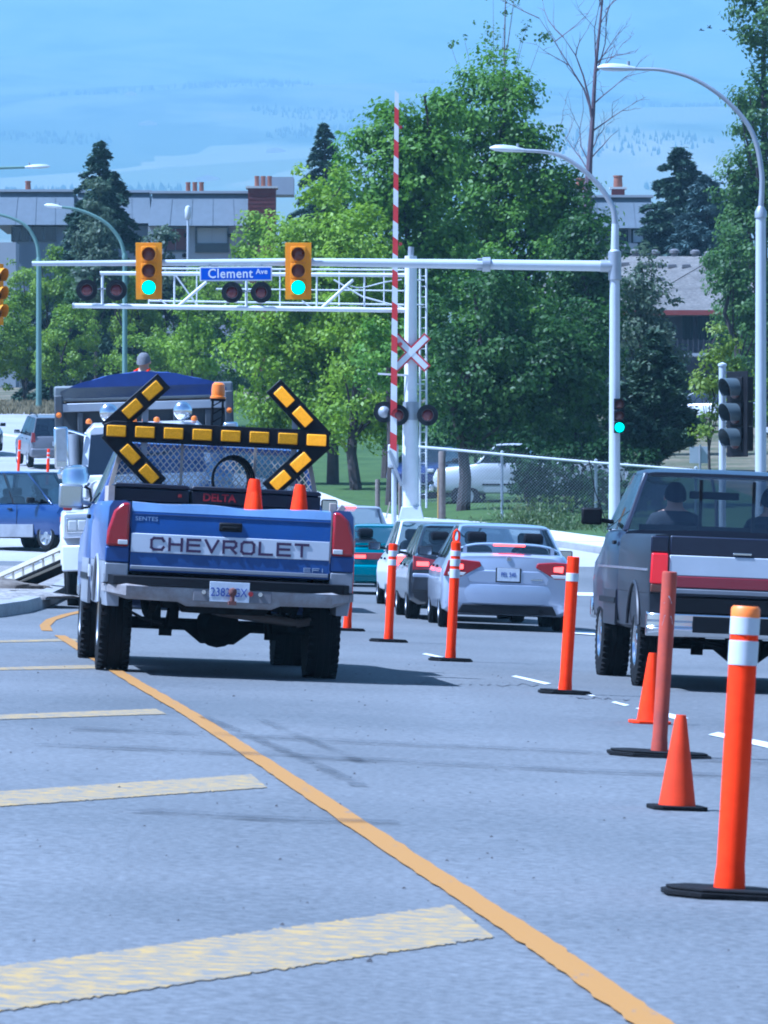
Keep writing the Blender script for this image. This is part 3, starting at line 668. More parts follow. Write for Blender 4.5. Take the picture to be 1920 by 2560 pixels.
# ------------------------------------------------------------------ pickups
def on_local(root, p):
    """world position of a point given in a thing's own coordinates"""
    return Matrix.LocRotScale(root.location, root.rotation_euler, root.scale) @ Vector(p)
def pickup(root, up, low, lowz=.84, cabm=None, roofz=1.84, zrail=1.33, gm=None, wheel_r=.385, wheelbase=3.34, rimm=None, detail=True, belt=1.33, tail_y=-1.05):
    cabm = cabm or up; gm = gm or M['glass']; hw = .975
    bz = zrail
    for s in (-1, 1):
        prof = [(.80,.84),(.80,bz),(.84,bz+.012),(.935,bz+.005),(.962,bz-.04),(hw-.004,bz-.18),(hw,lowz+.12),(hw-.004,lowz),(.86,lowz)]
        mb = MB(); mb.loft([[(s*x - s*d, y, z) for x, z in prof] for y, d in ((tail_y,.012),(tail_y+.05,0),(1.42,0))])
        o = mb.build('bed_side', up, root)
        c = MB(); c.cyl((s*1.2, 0, .42), (s*.84, 0, .42), .475, n=30)
        lowp = [(.86,lowz-.003),(hw-.004,lowz-.003),(hw-.01,.66),(.945,.52),(.86,.52)]
        mb = MB(); mb.loft([[(s*x - s*d, y, z) for x, z in lowp] for y, d in ((tail_y,.012),(tail_y+.05,0),(1.42,0))])
        o2 = mb.build('lower_bed_panel', low, root); cut(o, [c], M['under']); cut(o2, [c], M['under'])
        mb = MB(); pts = [(s*(hw+.004), .485*math.cos(a), .42+.485*math.sin(a)) for a in np.linspace(R(14), R(166), 20)]
        mb.tube(pts, .016, 6); mb.build('arch_trim', M['black'] if not detail else low, root)
    mb = MB(); mb.box((0, .2, .82), (1.72, 2.48, .05)); mb.build('bed_floor', M['under'], root)
    mb = MB(); mb.box((0, 1.40, 1.08), (1.60, .05, .5)); mb.build('bed_front', up, root)
    # cab with bonnet
    fy = wheelbase
    st = [(1.46,.50,belt,.955,.93),(1.50,.48,belt,hw,.945),(2.9,.48,belt,hw,.945),(3.05,.48,belt-.03,hw,.93),(3.3,.50,belt-.07,hw,.90),(fy+.6,.5,belt-.13,.97,.87),(fy+.82,.52,belt-.19,.94,.82),(fy+.88,.56,belt-.27,.90,.78)]
    body('cab_body', st, cabm, root, (fy,), (.42,.475))
    for s in (-1, 1):
        mb = MB(); mb.loft([[(s*(hw+.002),y,.50),(s*(hw+.006),y,.52),(s*(hw+.006),y,lowz-.005),(s*(hw-.02),y,lowz),(s*(hw-.02),y,.5)] for y in (1.5, fy-.53)]); mb.build('rocker_panel', low, root)
    greenhouse(root, cabm, (1.50,3.02), (1.64,2.52), belt, roofz, .925, .745, gm, pw=.08, pc=.13)
    seats(root, ((1.85,(-.42,.42)),), belt-.08, headrest=False)
    steering(root, -.42, 2.55, belt+.03)
    for s in (-1, 1):
        for y in (0, fy): wheel(root, s*.955, y, wheel_r, .255, .56, rimm, lugs=40 if detail else 0)
        handle_at(root, s*(hw+.012), 1.72, belt-.12)
        mb = MB(); mb.box((s*(hw+.004), 2.2, .72), (.02, 1.35, .05)); mb.build('side_moulding', M['black'], root)
    mb = MB(); mb.box((0, fy+.94, .62), (1.9,.14,.2)); mb.build('front_bumper', M['chrome'], root, bevel=.03)
    # chassis
    mb = MB(); mb.cyl((-.78,0,.385), (.78,0,.385), .05, n=10)
    mb.lathe([(.0,-.21),(.1,-.19),(.165,-.08),(.175,0),(.165,.08),(.1,.19),(0,.21)], 16, Matrix.Translation((0,0,.385)) @ Matrix.Rotation(R(90),4,'X'))
    mb.add([(-.34,-.06,.40),(.34,-.06,.40),(.13,-.06,.24),(-.13,-.06,.24),(-.34,.08,.40),(.34,.08,.40),(.13,.08,.24),(-.13,.08,.24)], [(0,1,2,3),(4,7,6,5),(0,4,5,1),(1,5,6,2),(2,6,7,3),(3,7,4,0)])
    mb.build('rear_axle', M['under'], root)
    for s in (-1, 1):
        mb = MB(); mb.box((s*.46, 1.2, .60), (.08, 4.4, .16)); mb.build('frame_rail', M['under'], root)
        mb = MB(); mb.tube([(s*.55,-.75,.56),(s*.55,-.3,.46),(s*.55,0,.44),(s*.55,.4,.46),(s*.55,.8,.56)], .035, 6); mb.build('leaf_spring', M['under'], root)
        mb = MB(); mb.cyl((s*.40,-.12,.34), (s*.36,-.2,.66), .035, n=8); mb.box((s*.42,-.1,.33), (.1,.06,.08)); mb.build('shock_absorber', M['under'], root)
    mb = MB(); mb.box((0, .4, .70), (1.55, 2.0, .12)); mb.build('underside', M['under'], root)
    return root

# ---- the work truck
M['blue_chalk'] = paint('faded_blue_paint', (.045,.085,.26), .38, coat=.4, dirt=.35)
M['blue_gate'] = paint('blue_tailgate_paint', (.014,.058,.235), .42, coat=.25, dirt=.35)
M['silver_low'] = paint('dull_silver_paint', (.30,.31,.34), .5, .1, .2, .4)
M['gate_white'] = mat('dusty_white_panel', (.62,.64,.68), .5, noise=(4,.12))
M['gate_lip'] = paint('sunlit_blue_lip', (.20,.32,.55), .45, dirt=.35)  # paler than the gate: sunlight on the tilted lip painted into its colour
M['bumper_dirty'] = mat('scuffed_white_bumper', (.38,.38,.39), .55, noise=(5,.5,(.17,.13,.11)), bump=(8,.2))
M['letter'] = mat('maroon_lettering', (.045,.018,.06), .5)
p0 = on_ground(538, 1685)
chev = thing('pickup_truck', 'blue pickup with white lettered tailgate carrying the yellow arrow board', 'pickup truck', p0, (0, .047, R(5.5)), 1.06)
pickup(chev, M['blue_chalk'], M['silver_low'], lowz=.87, rimm=M['alu'])
TG = -1.07
mb = MB(); xs = np.linspace(-.775, .775, 25); secs = []
for x in xs:   # a dented upper edge
    d = -.012*math.exp(-((x-.12)/.22)**2) - .006*math.sin(x*9) - .010*math.exp(-((x-.5)/.1)**2)
    secs.append([(x,TG,.80),(x,TG,1.235),(x,TG+.012,1.262),(x,TG+.03,1.325+d),(x,TG+.07,1.33+d),(x,TG+.07,.80)])
mb.loft(secs); gate = mb.build('tailgate', M['blue_gate'], chev)
mb = MB(); secs = []
for x in xs:
    d = -.012*math.exp(-((x-.12)/.22)**2) - .006*math.sin(x*9) - .010*math.exp(-((x-.5)/.1)**2)
    secs.append([(x,TG+.0085,1.262),(x,TG+.026,1.328+d),(x,TG+.072,1.334+d),(x,TG+.072,1.326+d),(x,TG+.034,1.32+d),(x,TG+.016,1.262)])
mb.loft(secs); mb.build('tailgate_lip', M['gate_lip'], gate)
lens(gate, 'white_panel', rect(-.773,.773,.945,1.092), TG-.006, TG+.002, M['gate_white'], bev=.004)
lens(gate, 'silver_strip', rect(-.77,.77,.812,.842), TG-.006, TG+.002, M['silver_low'], bev=.004)
lens(gate, 'crease', rect(-.772,.772,1.238,1.246), TG-.004, TG+.002, M['blue_chalk'], bev=0)
stroke_text(gate, 'CHEVROLET', -.615, .972, .095, .088, .0455, .02, TG-.010, M['letter'])
stroke_text(gate, 'EFI', .58, .852, .05, .028, .018, .005, TG-.004, mat('pale_badge', (.4,.45,.55), .4))
text_part('dealer_sticker', 'SENTES', .045, mat('faded_sticker', (.3,.4,.6), .5), gate, (-.66, TG-.003, 1.205), depth=.0006, sx=1.2)
lens(gate, 'gate_handle', rect(-.095,.085,1.135,1.205), TG-.012, TG+.01, M['black'], bev=.012)
lens(gate, 'gate_handle_lever', rect(-.07,.06,1.15,1.175), TG-.02, TG, M['rubber'], bev=.006)
for s in (-1, 1):
    poly = [(s*.79,.985),(s*.79,1.325),(s*.845,1.325),(s*.915,1.26),(s*.962,1.10),(s*.966,.985)]
    tl = lens(chev, 'tail_light', poly, TG-.012, TG+.10, M['red_lens'], bev=.02)
    lens(tl, 'reverse_lens', rect(*(sorted((s*.80,s*.875))),1.0,1.035), TG-.018, TG+.0, M['white_lens'], bev=.004)
    lens(chev, 'corner_panel', [(s*.785,.86),(s*.785,.98),(s*.968,.98),(s*.968,.86)], TG, TG+.06, M['blue_gate'], bev=.01)
    lens(chev, 'lower_corner', [(s*.785,.70),(s*.785,.855),(s*.968,.855),(s*.968,.70)], TG+.0, TG+.06, M['silver_low'], bev=.01)
# step bumper: swept ends, dark pad on top, recess for the plate
mb = MB(); secs = []
for x in (-.985,-.93,-.80,-.40,-.33,0,.33,.40,.80,.93,.985):
    e = max(0, abs(x)-.78)/.2; f = .34*e*e*.6; lo = .575 if abs(x) > .36 else .545; t_ = .03*e
    secs.append([(x,TG-.10+f,lo+t_*2),(x,TG-.125+f,lo+.03+t_),(x,TG-.13+f,.685),(x,TG-.09+f,.70),(x,TG+.02+f*.3,.70),(x,TG+.02+f*.3,lo+.06)])
mb.loft(secs); bum = mb.build('rear_bumper', M['bumper_dirty'], chev, bevel=.006)
mb = MB(); secs = []
for x in (-.97,-.90,-.6,0,.6,.90,.97):
    e = max(0, abs(x)-.78)/.2; f = .34*e*e*.6
    secs.append([(x,TG-.137+f,.69),(x,TG-.137+f,.76),(x,TG-.02+f*.3,.765),(x,TG-.02+f*.3,.69)])
mb.loft(secs); mb.build('bumper_pad', M['black'], bum, bevel=.008)
lens(bum, 'plate_recess', rect(-.28,.33,.588,.682), TG-.134, TG-.12, mat('dirty_recess', (.25,.24,.25), .7, noise=(8,.4)), bev=.005)
pl = plate(bum, .0, TG-.142, .668, None, .31, .155); text_part('plate_number', '2382 GX', .094, M['plate_ink'], pl, (-.005,-.005,-.005), depth=.001, sx=.82)
mb = MB(); mb.lathe([(.018,0),(.018,.04),(.028,.05),(.033,.07),(.028,.095),(0,.105)], 14, Matrix.Translation((.02,TG-.20,.60))); mb.box((.02,TG-.14,.585), (.06,.2,.03)); mb.build('tow_ball', mat('rusty_steel', (.13,.05,.04), .8), bum)
for x, r_, mm in ((-.20,.017,M['chrome']),(.24,.017,M['chrome']),(.165,.02,M['red_lens'])):
    mb = MB(); mb.cyl((x,TG-.15,.66),(x,TG-.125,.66), r_, n=12); mb.build('bumper_bolt', mm, bum)
mb = MB(); mb.tube([(-.78,-.6,.5),(-.62,-.75,.42),(-.5,-.85,.40),(-.5,-.95,.41)], .012, 6); mb.build('hanging_wire', M['under'], chev)
mb = MB(); mb.tube([(.78,-.2,.47),(.6,-.5,.44),(.3,-.62,.47),(.0,-.55,.5),(-.1,.2,.52)], .035, 8); mb.build('exhaust_pipe', mat('dull_exhaust', (.12,.1,.09), .7, .4), chev)
mb = MB(); mb.lathe([(.2,-.1),(.33,-.11),(.36,-.06),(.36,.06),(.33,.11),(.2,.1),(.2,-.1)], 24, Matrix.Translation((0,-.62,.60))); mb.build('spare_wheel', M['rubber'], chev)
for x in (-.52, -.38, .55): 
    mb = MB(); mb.box((x,-.5,.50), (.07,.06,.26)); mb.build('bracket', M['under'], chev)
for s in (-1, 1):   # big towing mirrors on looped arms
    mm = side_mirror(chev, s*1.09 - .02, 2.62, 1.375, .93, (.20,.07,.20) if s < 0 else (.14,.1,.15), M['alu'] if s < 0 else M['black'])
    mb = MB(); mb.tube([(s*1.0,2.66,1.46),(s*.95,2.66,1.44),(s*.935,2.66,1.36),(s*.95,2.66,1.29),(s*1.0,2.66,1.28)], .012, 6); mb.build('mirror_arm', M['black'], mm)
    mb = MB(); mb.box((s*.985,1.2,.77), (.014,.34,.10)); mb.build('badge', M['chrome'], chev)
# rack of expanded metal behind the cab
RY = 1.30
fr = [(-.87,RY,1.34),(-.745,RY,1.885),(.745,RY,1.885),(.87,RY,1.34)]
mb = MB()
for a, b in zip(fr[:-1], fr[1:]): mb.bar(a, b, .035, .035)
for x in (-.27,.33): mb.bar((x,RY-.012,1.34), (x,RY-.012,1.885), .022, .022)
mb.bar((-.86,RY,1.36), (.86,RY,1.36), .03, .03)
rack = mb.build('rack_frame', M['plank'], chev)
mb = MB()
def in_rack(x, z): return abs(x) < .87 - (z-1.34)/.545*.125 - .01 and 1.35 < z < 1.875
dx, dz = .052, .031; nseg = 0
for j in range(18):
    for i in range(-18, 19):
        x = (i + .5*(j % 2))*dx; z = 1.35 + j*dz
        for sx in (-1, 1):
            a = (x, z); b = (x + sx*dx/2, z + dz)
            if in_rack(*a) and in_rack(*b): mb.bar((a[0],RY,a[1]), (b[0],RY,b[1]), .0065, .0065, up=(0,1,0))
tag(mb.build('mesh_screen', mat('worn_expanded_metal', (.95,.80,.62), .8, spec=.1), rack, smooth=0), kind='stuff')
mb = MB(); mb.box((0,0,0), (.1,.1,.02)); mb.box((0,0,.26),(.1,.1,.015))
for k in range(4): mb.bar((.035*(-1)**(k//2), .035*(-1)**k, .01), (.035*(-1)**(k//2), .035*(-1)**k, .26), .012, .012)
for k in range(5): mb.bar((-.035,-.035,.02+k*.05), (.035,-.035,.06+k*.05), .008,.008)
bp_ = mb.build('beacon_post', M['black'], chev); bp_.location = (.03, 1.7, 1.87); bp_.scale = (1.2,1.2,1.35)
mb = MB(); mb.lathe([(.055,0),(.055,.012),(.046,.016),(.048,.05),(.044,.085),(.03,.098),(0,.10)], 20, Matrix.Translation((0,0,.268))); mb.build('beacon_dome', M['orange_lens'], bp_)
mb = MB(); mb.box((-.86, .98, 1.40), (.05,.62,.13)); mb.build('side_board', M['plank'], chev)
# tool boxes across the bed
TB = mat('navy_tool_box', (.014,.016,.03), .45, noise=(4,.3)); TBL = (1.17,)
for nm, x0, x1, lab in (('tool_box', -.835, -.225, 'short dark tool box across the left of the pickup bed'), ('tool_box', -.205, .845, 'long dark tool box with red DELTA lettering across the pickup bed')):
    t = thing(nm, lab, 'tool box', on_local(chev, ((x0+x1)/2, 1.02, 1.345)), chev.rotation_euler, 1.06); w = x1-x0
    mb = MB(); mb.box((0,0,.055), (w,.42,.11)); bx_ = mb.build('box_body', TB, t, bevel=.012)
    mb = MB(); mb.prism([(-w/2-.004,.112),(w/2+.004,.112),(w/2+.004,.135),(w/2-.02,.15),(-w/2+.02,.15),(-w/2-.004,.135)], -.22, .22); mb.build('lid', TB, t, bevel=.008)
    if x0 > -.3: text_part('lettering', 'DELTA', .085, mat('red_lettering', (.42,.02,.03), .5), t, (-.30,-.214,.058), depth=.001, sx=1.05, bold=.002)
    else: lens(t, 'latch', rect(w/2-.09,w/2-.06,.05,.075), -.22, -.205, M['red_lens'], bev=0)
# ---- arrow board
AB = mat('black_board', (.006,.006,.008), .5, spec=.25)
ab0 = on_local(chev, (.0, 1.22, 1.80)); ab = thing('arrow_board', 'black double-headed arrow board with amber lamps above the blue pickup', 'arrow board', at(541, 1089, ab0.y), (0, .045, R(4)), 1.0)
sca = 14000/ab0.y
def A(px, py): # photo offset from the board centre, unrolled, to board coordinates
    dx, dy = (px-541)/sca, -(py-1089)/sca; c, s = math.cos(.045), math.sin(.045)
    return (dx*c - dy*s, dx*s + dy*c)
hb = .088; L = 1.93
lampsz = (.168,.098)
mb = MB(); mb.prism([(-.98,-.058),(-.98,.058),(-.90,hb),(.90,hb),(.98,.058),(.98,-.058),(.90,-hb),(-.90,-hb)], -.02, .04); core = mb.build('board_bar', AB, ab, bevel=.006)
M['amber_lit'] = mat('glowing_amber_lens', (.88,.40,0), .4, spec=.2, noise=(40,.3), emit=(1,.36,.0), estr=.25)
def lamp(cx, cz, ang, lit=False):
    mb = MB(); mb.box((0,0,0), (lampsz[0],.022,lampsz[1])); o = mb.build('lamp', M['amber_lit'] if lit else M['amber_lens'], ab, bevel=.008); o.location = (cx,-.037,cz); o.rotation_euler = (0,ang,0)
    mb = MB(); mb.box((0,.006,0), (lampsz[0]+.018,.016,lampsz[1]+.018)); h = mb.build('lamp_housing', M['black'], o, bevel=.004)
for k in range(8): lamp(-.868 + k*.248, 0, 0, k == 7)
for s, tipy in ((-1, None), (1, None)):
    for up in (-1, 1):
        a = Vector((s*.91, 0, up*.03)); b = Vector((s*.475, 0, up*.455)) if up > 0 else Vector((s*.475, 0, up*.455))
        d = (b-a).normalized(); n = Vector((-d.z,0,d.x))*.085; a2 = a - d*.04
        q = [a2-n, a2+n, b+n, b-n]
        mb = MB(); mb.prism([(p.x,p.z) for p in q], -.018+.003*up, .036+.003*up); mb.build('board_arm', AB, ab, bevel=.006)
        ang = -math.atan2(d.z, d.x)
        for t in (.30, .56): 
            c = a + d*(b-a).length*(t+.16); c = a + d*(.24 + (.0 if t == .30 else .235)); lamp(c.x, c.z, ang, s > 0)
for x in (-.62, .68): 
    mb = MB(); mb.box((x, .055, -.1), (.05,.03,.62)); mb.build('mount_strut', M['steel'], ab)
# ---- cones and odds in the bed
def cone_mesh(h, r, base, m_body, m_base, root, thick=.03):
    mb = MB(); mb.lathe([(r,thick),(r*.97,thick+.02),(.03*h/.45,h-.03),(.024*h/.45,h),(.016*h/.45,h),(.014,h-.02),(0,h-.02)], 28); c = mb.build('cone_body', m_body, root)
    mb = MB(); b = base/2; k = b*.25; poly = [(-b+k,-b),(b-k,-b),(b,-b+k),(b,b-k),(b-k,b),(-b+k,b),(-b,b-k),(-b,-b+k)]
    mb.prism(poly, 0, thick, axis='z'); mb.build('cone_base', m_base, root, bevel=.006)
    return root
def W2(px, py, z_or_root): pass
for px, py, lab, h, ly in ((637,1197,'tall orange cone in the pickup bed, its tip highest of the three',.80,-.70), (640,1230,'short orange cone just behind the tailgate, in front of a taller one',.66,-.86), (752,1211,'orange cone standing alone at the right of the pickup bed',.72,-.72)):
    Y = on_local(chev, (0, ly, 0)).y; tip = at(px, py, Y); inv = Matrix.LocRotScale(chev.location, chev.rotation_euler, chev.scale).inverted() @ tip
    loc = on_local(chev, (inv.x, ly, .848)); hh = tip.z - loc.z
    t = thing('traffic_cone', lab, 'traffic cone', loc, (0,.05,.3), 1.0, 'cones in the pickup bed'); cone_mesh(hh, .14, .3, M['orange'], M['orange'], t)
mb = MB(); mb.box((0,0,0), (.05,.02,.62)); pk = mb.build('wooden_plank', M['plank'], None, bevel=.004); pk.location = on_local(chev, (.72,-.86,1.14)); pk.rotation_euler = (.0, R(38), R(5)); tag(pk, 'pale wooden plank leaning in the right rear corner of the pickup bed', 'plank')
mb = MB(); mb.box((0,0,0), (.06,.04,.5)); pk = mb.build('wooden_stake', M['plank'], None, bevel=.004); pk.location = on_local(chev, (.80,-.9,1.16)); pk.rotation_euler = (0,.045,R(5)); tag(pk, 'short upright wooden stake beside the right tail light of the blue pickup', 'stake')
mb = MB(); c0 = on_local(chev, (.13, 1.26, 1.62))
for k in range(4):
    rr = .155 + .008*k; mb.tube([(rr*math.cos(a)+.01*k, .012*k, rr*1.15*math.sin(a)) for a in np.linspace(0, 2*math.pi, 25)], .010, 6, False)
cc = mb.build('cable_coil', M['rubber'], None); cc.location = (c0.x, c0.y-.06, c0.z-.06); tag(cc, 'coil of black cable hanging on the mesh behind the cab window', 'cable')

# ---- the dark pickup on the right
M['navy'] = paint('black_blue_paint', (.010,.012,.03), .35, coat=.25, dirt=.1); M['ford_grey'] = paint('polished_dark_grey_paint', (.016,.018,.026), .5, .0, .08, .3)
M['stripe_white'] = paint('white_stripe', (.62,.65,.70), .35); M['stripe_red'] = paint('red_stripe', (.26,.012,.03), .35)
rp = on_ground(1858, 1724)
ford = thing('pickup_truck', 'dark pickup with white and red tailgate bands stopped at the right edge', 'pickup truck', (3.12, 48.85, tz(3.12,48.85)), (0,.04,R(3.6)), 1.0)
pickup(ford, M['ford_grey'], M['ford_grey'], lowz=.82, cabm=M['navy'], roofz=1.90, zrail=1.315, belt=1.36, wheelbase=3.05, rimm=M['chrome'], tail_y=-1.07)
F = -1.09
lens(ford, 'upper_tail_panel', rect(-.80,.80,1.158,1.318), F, F+.05, M['navy'], bev=.012)
g2 = lens(ford, 'tailgate', rect(-.80,.80,.80,1.155), F+.002, F+.05, M['navy'], bev=.01)
lens(g2, 'white_band', rect(-.80,.80,.98,1.152), F-.004, F+.01, M['stripe_white'], bev=.006)
lens(g2, 'red_band', rect(-.80,.80,.878,.975), F-.006, F+.01, M['stripe_red'], bev=.006)
lens(g2, 'silver_band', rect(-.80,.80,.825,.868), F-.006, F+.01, M['silver_low'], bev=.006)
lens(g2, 'badge', rect(-.26,-.10,1.172,1.19), F-.01, F+.0, M['chrome'], bev=.003)
for s in (-1, 1):
    tl = lens(ford, 'tail_light', [(s*.815,.905),(s*.815,1.165),(s*.955,1.165),(s*.962,.905)], F-.012, F+.06, M['red_lens'] if s < 0 else M['red_lens'], bev=.012)
    tl.data.materials[0] = mat('bright_red_lens', (.55,.008,.012), .25, coat=.5, emit=(.9,.02,.03), estr=.18)
    lens(tl, 'reverse_lens', rect(*sorted((s*.82,s*.955)),.83,.90), F-.01, F+.05, mat('brown_lens', (.14,.05,.03), .3), bev=.008)
    lens(ford, 'corner_panel', rect(*sorted((s*.81,s*.965)),1.17,1.31), F+.006, F+.06, M['navy'], bev=.012)
    side_mirror(ford, s*1.14, 2.35, 1.47, .93, (.19,.09,.155), M['black'], glass=False)
    mb = MB(); mb.box((s*.977,1.1,1.02), (.008,4.2,.02)); mb.build('side_stripe', M['chrome'], ford)
mb = MB(); secs = []
for x in (-.985,-.93,-.8,0,.8,.93,.985):
    e = max(0, abs(x)-.78)/.2; f = .08*e*e
    secs.append([(x,F-.12+f,.46),(x,F-.14+f,.49),(x,F-.14+f,.53),(x,F-.11+f,.545),(x,F-.11+f,.585),(x,F-.14+f,.595),(x,F-.14+f,.65),(x,F-.10+f,.665),(x,F+.02,.665),(x,F+.02,.46)])
mb.loft(secs); fb = mb.build('rear_bumper', M['chrome'], ford, bevel=.006)
lens(fb, 'bumper_step', rect(-.6,.6,.50,.64), F-.148, F-.1, M['black'], bev=.006)
mb = MB(); mb.box((0,F-.05,.73), (1.6,.1,.12)); mb.build('lower_valance', M['black'], ford)
mb = MB(); mb.tube([(-.55,-.5,.45),(-.4,-.9,.40),(-.3,-1.0,.38)], .02, 6); mb.build('exhaust_pipe', M['under'], ford)
mb = MB(); mb.box((-.05,-1.0,.40), (.1,.25,.1)); mb.build('hitch', M['under'], ford)
for x in (-.24, .24): mb = MB(); mb.box((x,1.545,1.60), (.03,.02,.46)); mb.build('slider_frame', M['black'], ford)
mb = MB(); mb.box((0,1.62,1.385), (1.56,.03,.06)); mb.build('window_ledge', M['black'], ford)
mb = MB(); mb.box((-.02,2.36,1.70), (.46,.03,.07)); mb.build('rear_view_mirror', M['black'], ford, bevel=.012)
mb = MB(); mb.tube([(-.92,2.95,1.37),(-1.05,3.0,1.7),(-1.12,3.02,2.0)], .005, 5); mb.build('antenna', M['black'], ford)
shirt_d = mat('dark_shirt', (.02,.022,.03), .9)
seated_person('person', 'driver in dark clothing at the left rear window of the dark pickup', on_local(ford, (-.42,2.0,.90)), (0,.04,R(3.6)), shirt_d, M['dark'])
seated_person('person', 'passenger in dark clothing at the right of the dark pickup cab', on_local(ford, (.46,2.0,.88)), (0,.04,R(3.6)), shirt_d, M['dark'])
# ------------------------------------------------------------------ cars
def car(root, pm, L, W, Hr, zb=.22, belt=.92, wheels=(.75,3.4), wr=.31, deck=None, hood=None, yb=(.6,3.1), yr=(1.1,2.5), bp=(.5,), gm=None, wroof=None, tail_lean=.0, bum=None, rims=None, ar=.36, seatrows=True, rear_in=.04, nose_drop=.18, detail=True, spokes=6):
    """generic car: rear bumper at y=0"""
    gm = gm or M['glass']; w = W/2; wroof = wroof or w*.76; deck = deck or belt; hood = hood or belt-.04
    st = [(0,zb+.12,deck-.05,w-.10,w-.2,tail_lean),(rear_in,zb+.04,deck-.012,w-.05,w-.14,tail_lean*.9),(.16,zb,deck,w-.012,w-.10,tail_lean*.5),(.45,zb,max(deck,belt-.03),w,w-.085),
          (yb[0]+.25,zb,belt,w,w-.08),((yb[0]+yb[1])/2,zb,belt,w,w-.08),(yb[1],zb,belt-.01,w,w-.085),(yb[1]+.3,zb,hood,w,w-.11),(L-.5,zb,hood-nose_drop*.35,w-.02,w-.17),(L-.12,zb+.02,hood-nose_drop,w-.10,w-.25),(L,zb+.1,hood-nose_drop-.13,w-.17,w-.32)]
    b = body('car_body', st, pm, root, wheels, (wr, ar))
    greenhouse(root, pm, yb, yr, belt-.01, Hr, w-.095, wroof, gm, bp)
    if seatrows: seats(root, ((yb[0]*.45+yb[1]*.55-.25,(-.36,.36)),(yb[0]+.45,(-.38,.38))), belt); steering(root, -.36, yb[1]-.55, belt-.02, .17)
    for s in (-1, 1):
        for y in wheels: wheel(root, s*(w-.012), y, wr, .2, .66, rims, spokes=spokes)
        side_mirror(root, s*(w+.09), yb[1]-.5, belt+.06, w-.1, (.2,.1,.13), M['black'])
        for k, t in enumerate((.28,.62)):
            handle_at(root, s*(w+.004), yb[0]+(yb[1]-yb[0])*t, belt-.13)
    mb = MB(); mb.box((0, L*.5, zb+.02), (W-.3, L-.5, .06)); mb.build('underside', M['under'], root)
    return b

# silver sedan, last in the queue
M['silver'] = paint('silver_blue_paint', (.40,.44,.54), .28, .3, .8, .06)
g = on_ground(1266, 1577)
civ = thing('sedan_car', 'silver sedan with lit brake lights and rear spoiler, last in the queue', 'car', g, (0,.035,R(2.3)), .955)
car(civ, M['silver'], 4.49, 1.755, 1.39, zb=.20, belt=.95, wheels=(.92,3.62), wr=.315, deck=1.02, yb=(.50,3.55), yr=(1.22,2.55), bp=(.36,.66), wroof=.60, spokes=5, hood=.93)
def lens_c(poly, m, y0=-.016, y1=.08, name='tail_light', par=None, b=.012): return lens(par or civ, name, poly, y0, y1, m, bev=b)
for s in (-1, 1):
    q = [(s*.86,.70),(s*.62,.70),(s*.36,.845),(s*.38,.905),(s*.62,.925),(s*.80,.915)]
    t = lens_c(q, M['red_lens']); lens_c([(s*.72,.79),(s*.60,.80),(s*.60,.86),(s*.73,.87)], M['red_lit'], -.022, 0, 'lit_lamp', t, .006)
    lens_c([(s*.80,.712),(s*.60,.712),(s*.56,.755),(s*.80,.755)], M['white_lens'], -.022, 0, 'reverse_lens', t, .006)
tp = lens_c([(-.52,.62),(.52,.62),(.56,.70),(.44,.80),(-.44,.80),(-.56,.70)], M['silver'], -.010, .06, 'trunk_panel', b=.02)
plate(civ, 0, -.018, .74, 'PEL 540', .30, .17); lens_c(rect(-.17,.17,.635,.83), M['black'], -.012, 0, 'plate_frame')
lens_c(rect(.30,.46,.675,.695), M['chrome'], -.016, 0, 'badge', b=.002); lens_c(rect(-.03,.03,.925,.98), M['chrome'], -.012, 0, 'emblem', b=.01)
mb = MB(); secs = []
for x in np.linspace(-.66, .66, 13):
    e = abs(x)/.66; z = 1.115 + .03*(1-e**3) - .05*e**6; secs.append([(x,.05+.12*e**2,z-.012),(x,.02+.12*e**2,z),(x,.08+.12*e**2,z+.018),(x,.24+.06*e**2,z+.01),(x,.22+.06*e**2,z-.014)])
mb.loft(secs); sp = mb.build('rear_spoiler', M['silver'], civ)
for s in (-1, 1): mb = MB(); mb.box((s*.58,.16,1.06), (.05,.12,.1)); mb.build('spoiler_foot', M['silver'], sp)
lens_c(rect(-.21,.21,1.118,1.138), M['red_lit'], .008, .05, 'high_brake_light', b=.004)
mb = MB(); secs = []
for x in (-.82,-.74,-.4,0,.4,.74,.82):
    e = abs(x)/.82; y = -.035 + .10*e**3; secs.append([(x,y+.06,.30),(x,y,.36),(x,y-.01,.50),(x,y,.60),(x,y+.06,.62),(x,y+.2,.5)])
mb.loft(secs); mb.build('rear_bumper', M['silver'], civ)
lens_c([(-.66,.22),(.66,.22),(.60,.34),(-.60,.34)], M['black'], -.02, .2, 'lower_valance')
mb = MB(); mb.cyl((.45,-.02,.27),(.45,.2,.27), .03, n=10); mb.build('exhaust_tip', M['under'], civ)

# dark grey sedan half hidden by the silver one
M['graphite'] = paint('graphite_paint', (.016,.018,.026), .28, .2, .8, .1)
g = on_ground(1013, 1546); 
drk = thing('sedan_car', 'dark grey car half hidden behind the silver sedan', 'car', (g.x+.85, g.y-.8, tz(g.x+.85,g.y)), (0,.035,R(2.8)), .97)
car(drk, M['graphite'], 4.4, 1.70, 1.34, zb=.22, belt=.90, wheels=(.85,3.45), wr=.30, deck=.95, yb=(.45,3.3), yr=(1.15,2.5), bp=(.34,.64), wroof=.60)
for s in (-1, 1):
    t = lens(drk, 'tail_light', [(s*.80,.70),(s*.42,.72),(s*.40,.83),(s*.80,.90)], -.02, .08, M['red_lens']); lens(t, 'lit_lamp', rect(*sorted((s*.58,s*.75)),.76,.82), -.026, 0, M['red_lit'], bev=.004)
lens(drk, 'rear_bumper', [(-.82,.40),(.82,.40),(.80,.66),(-.80,.66)], -.04, .06, M['graphite'], bev=.03)
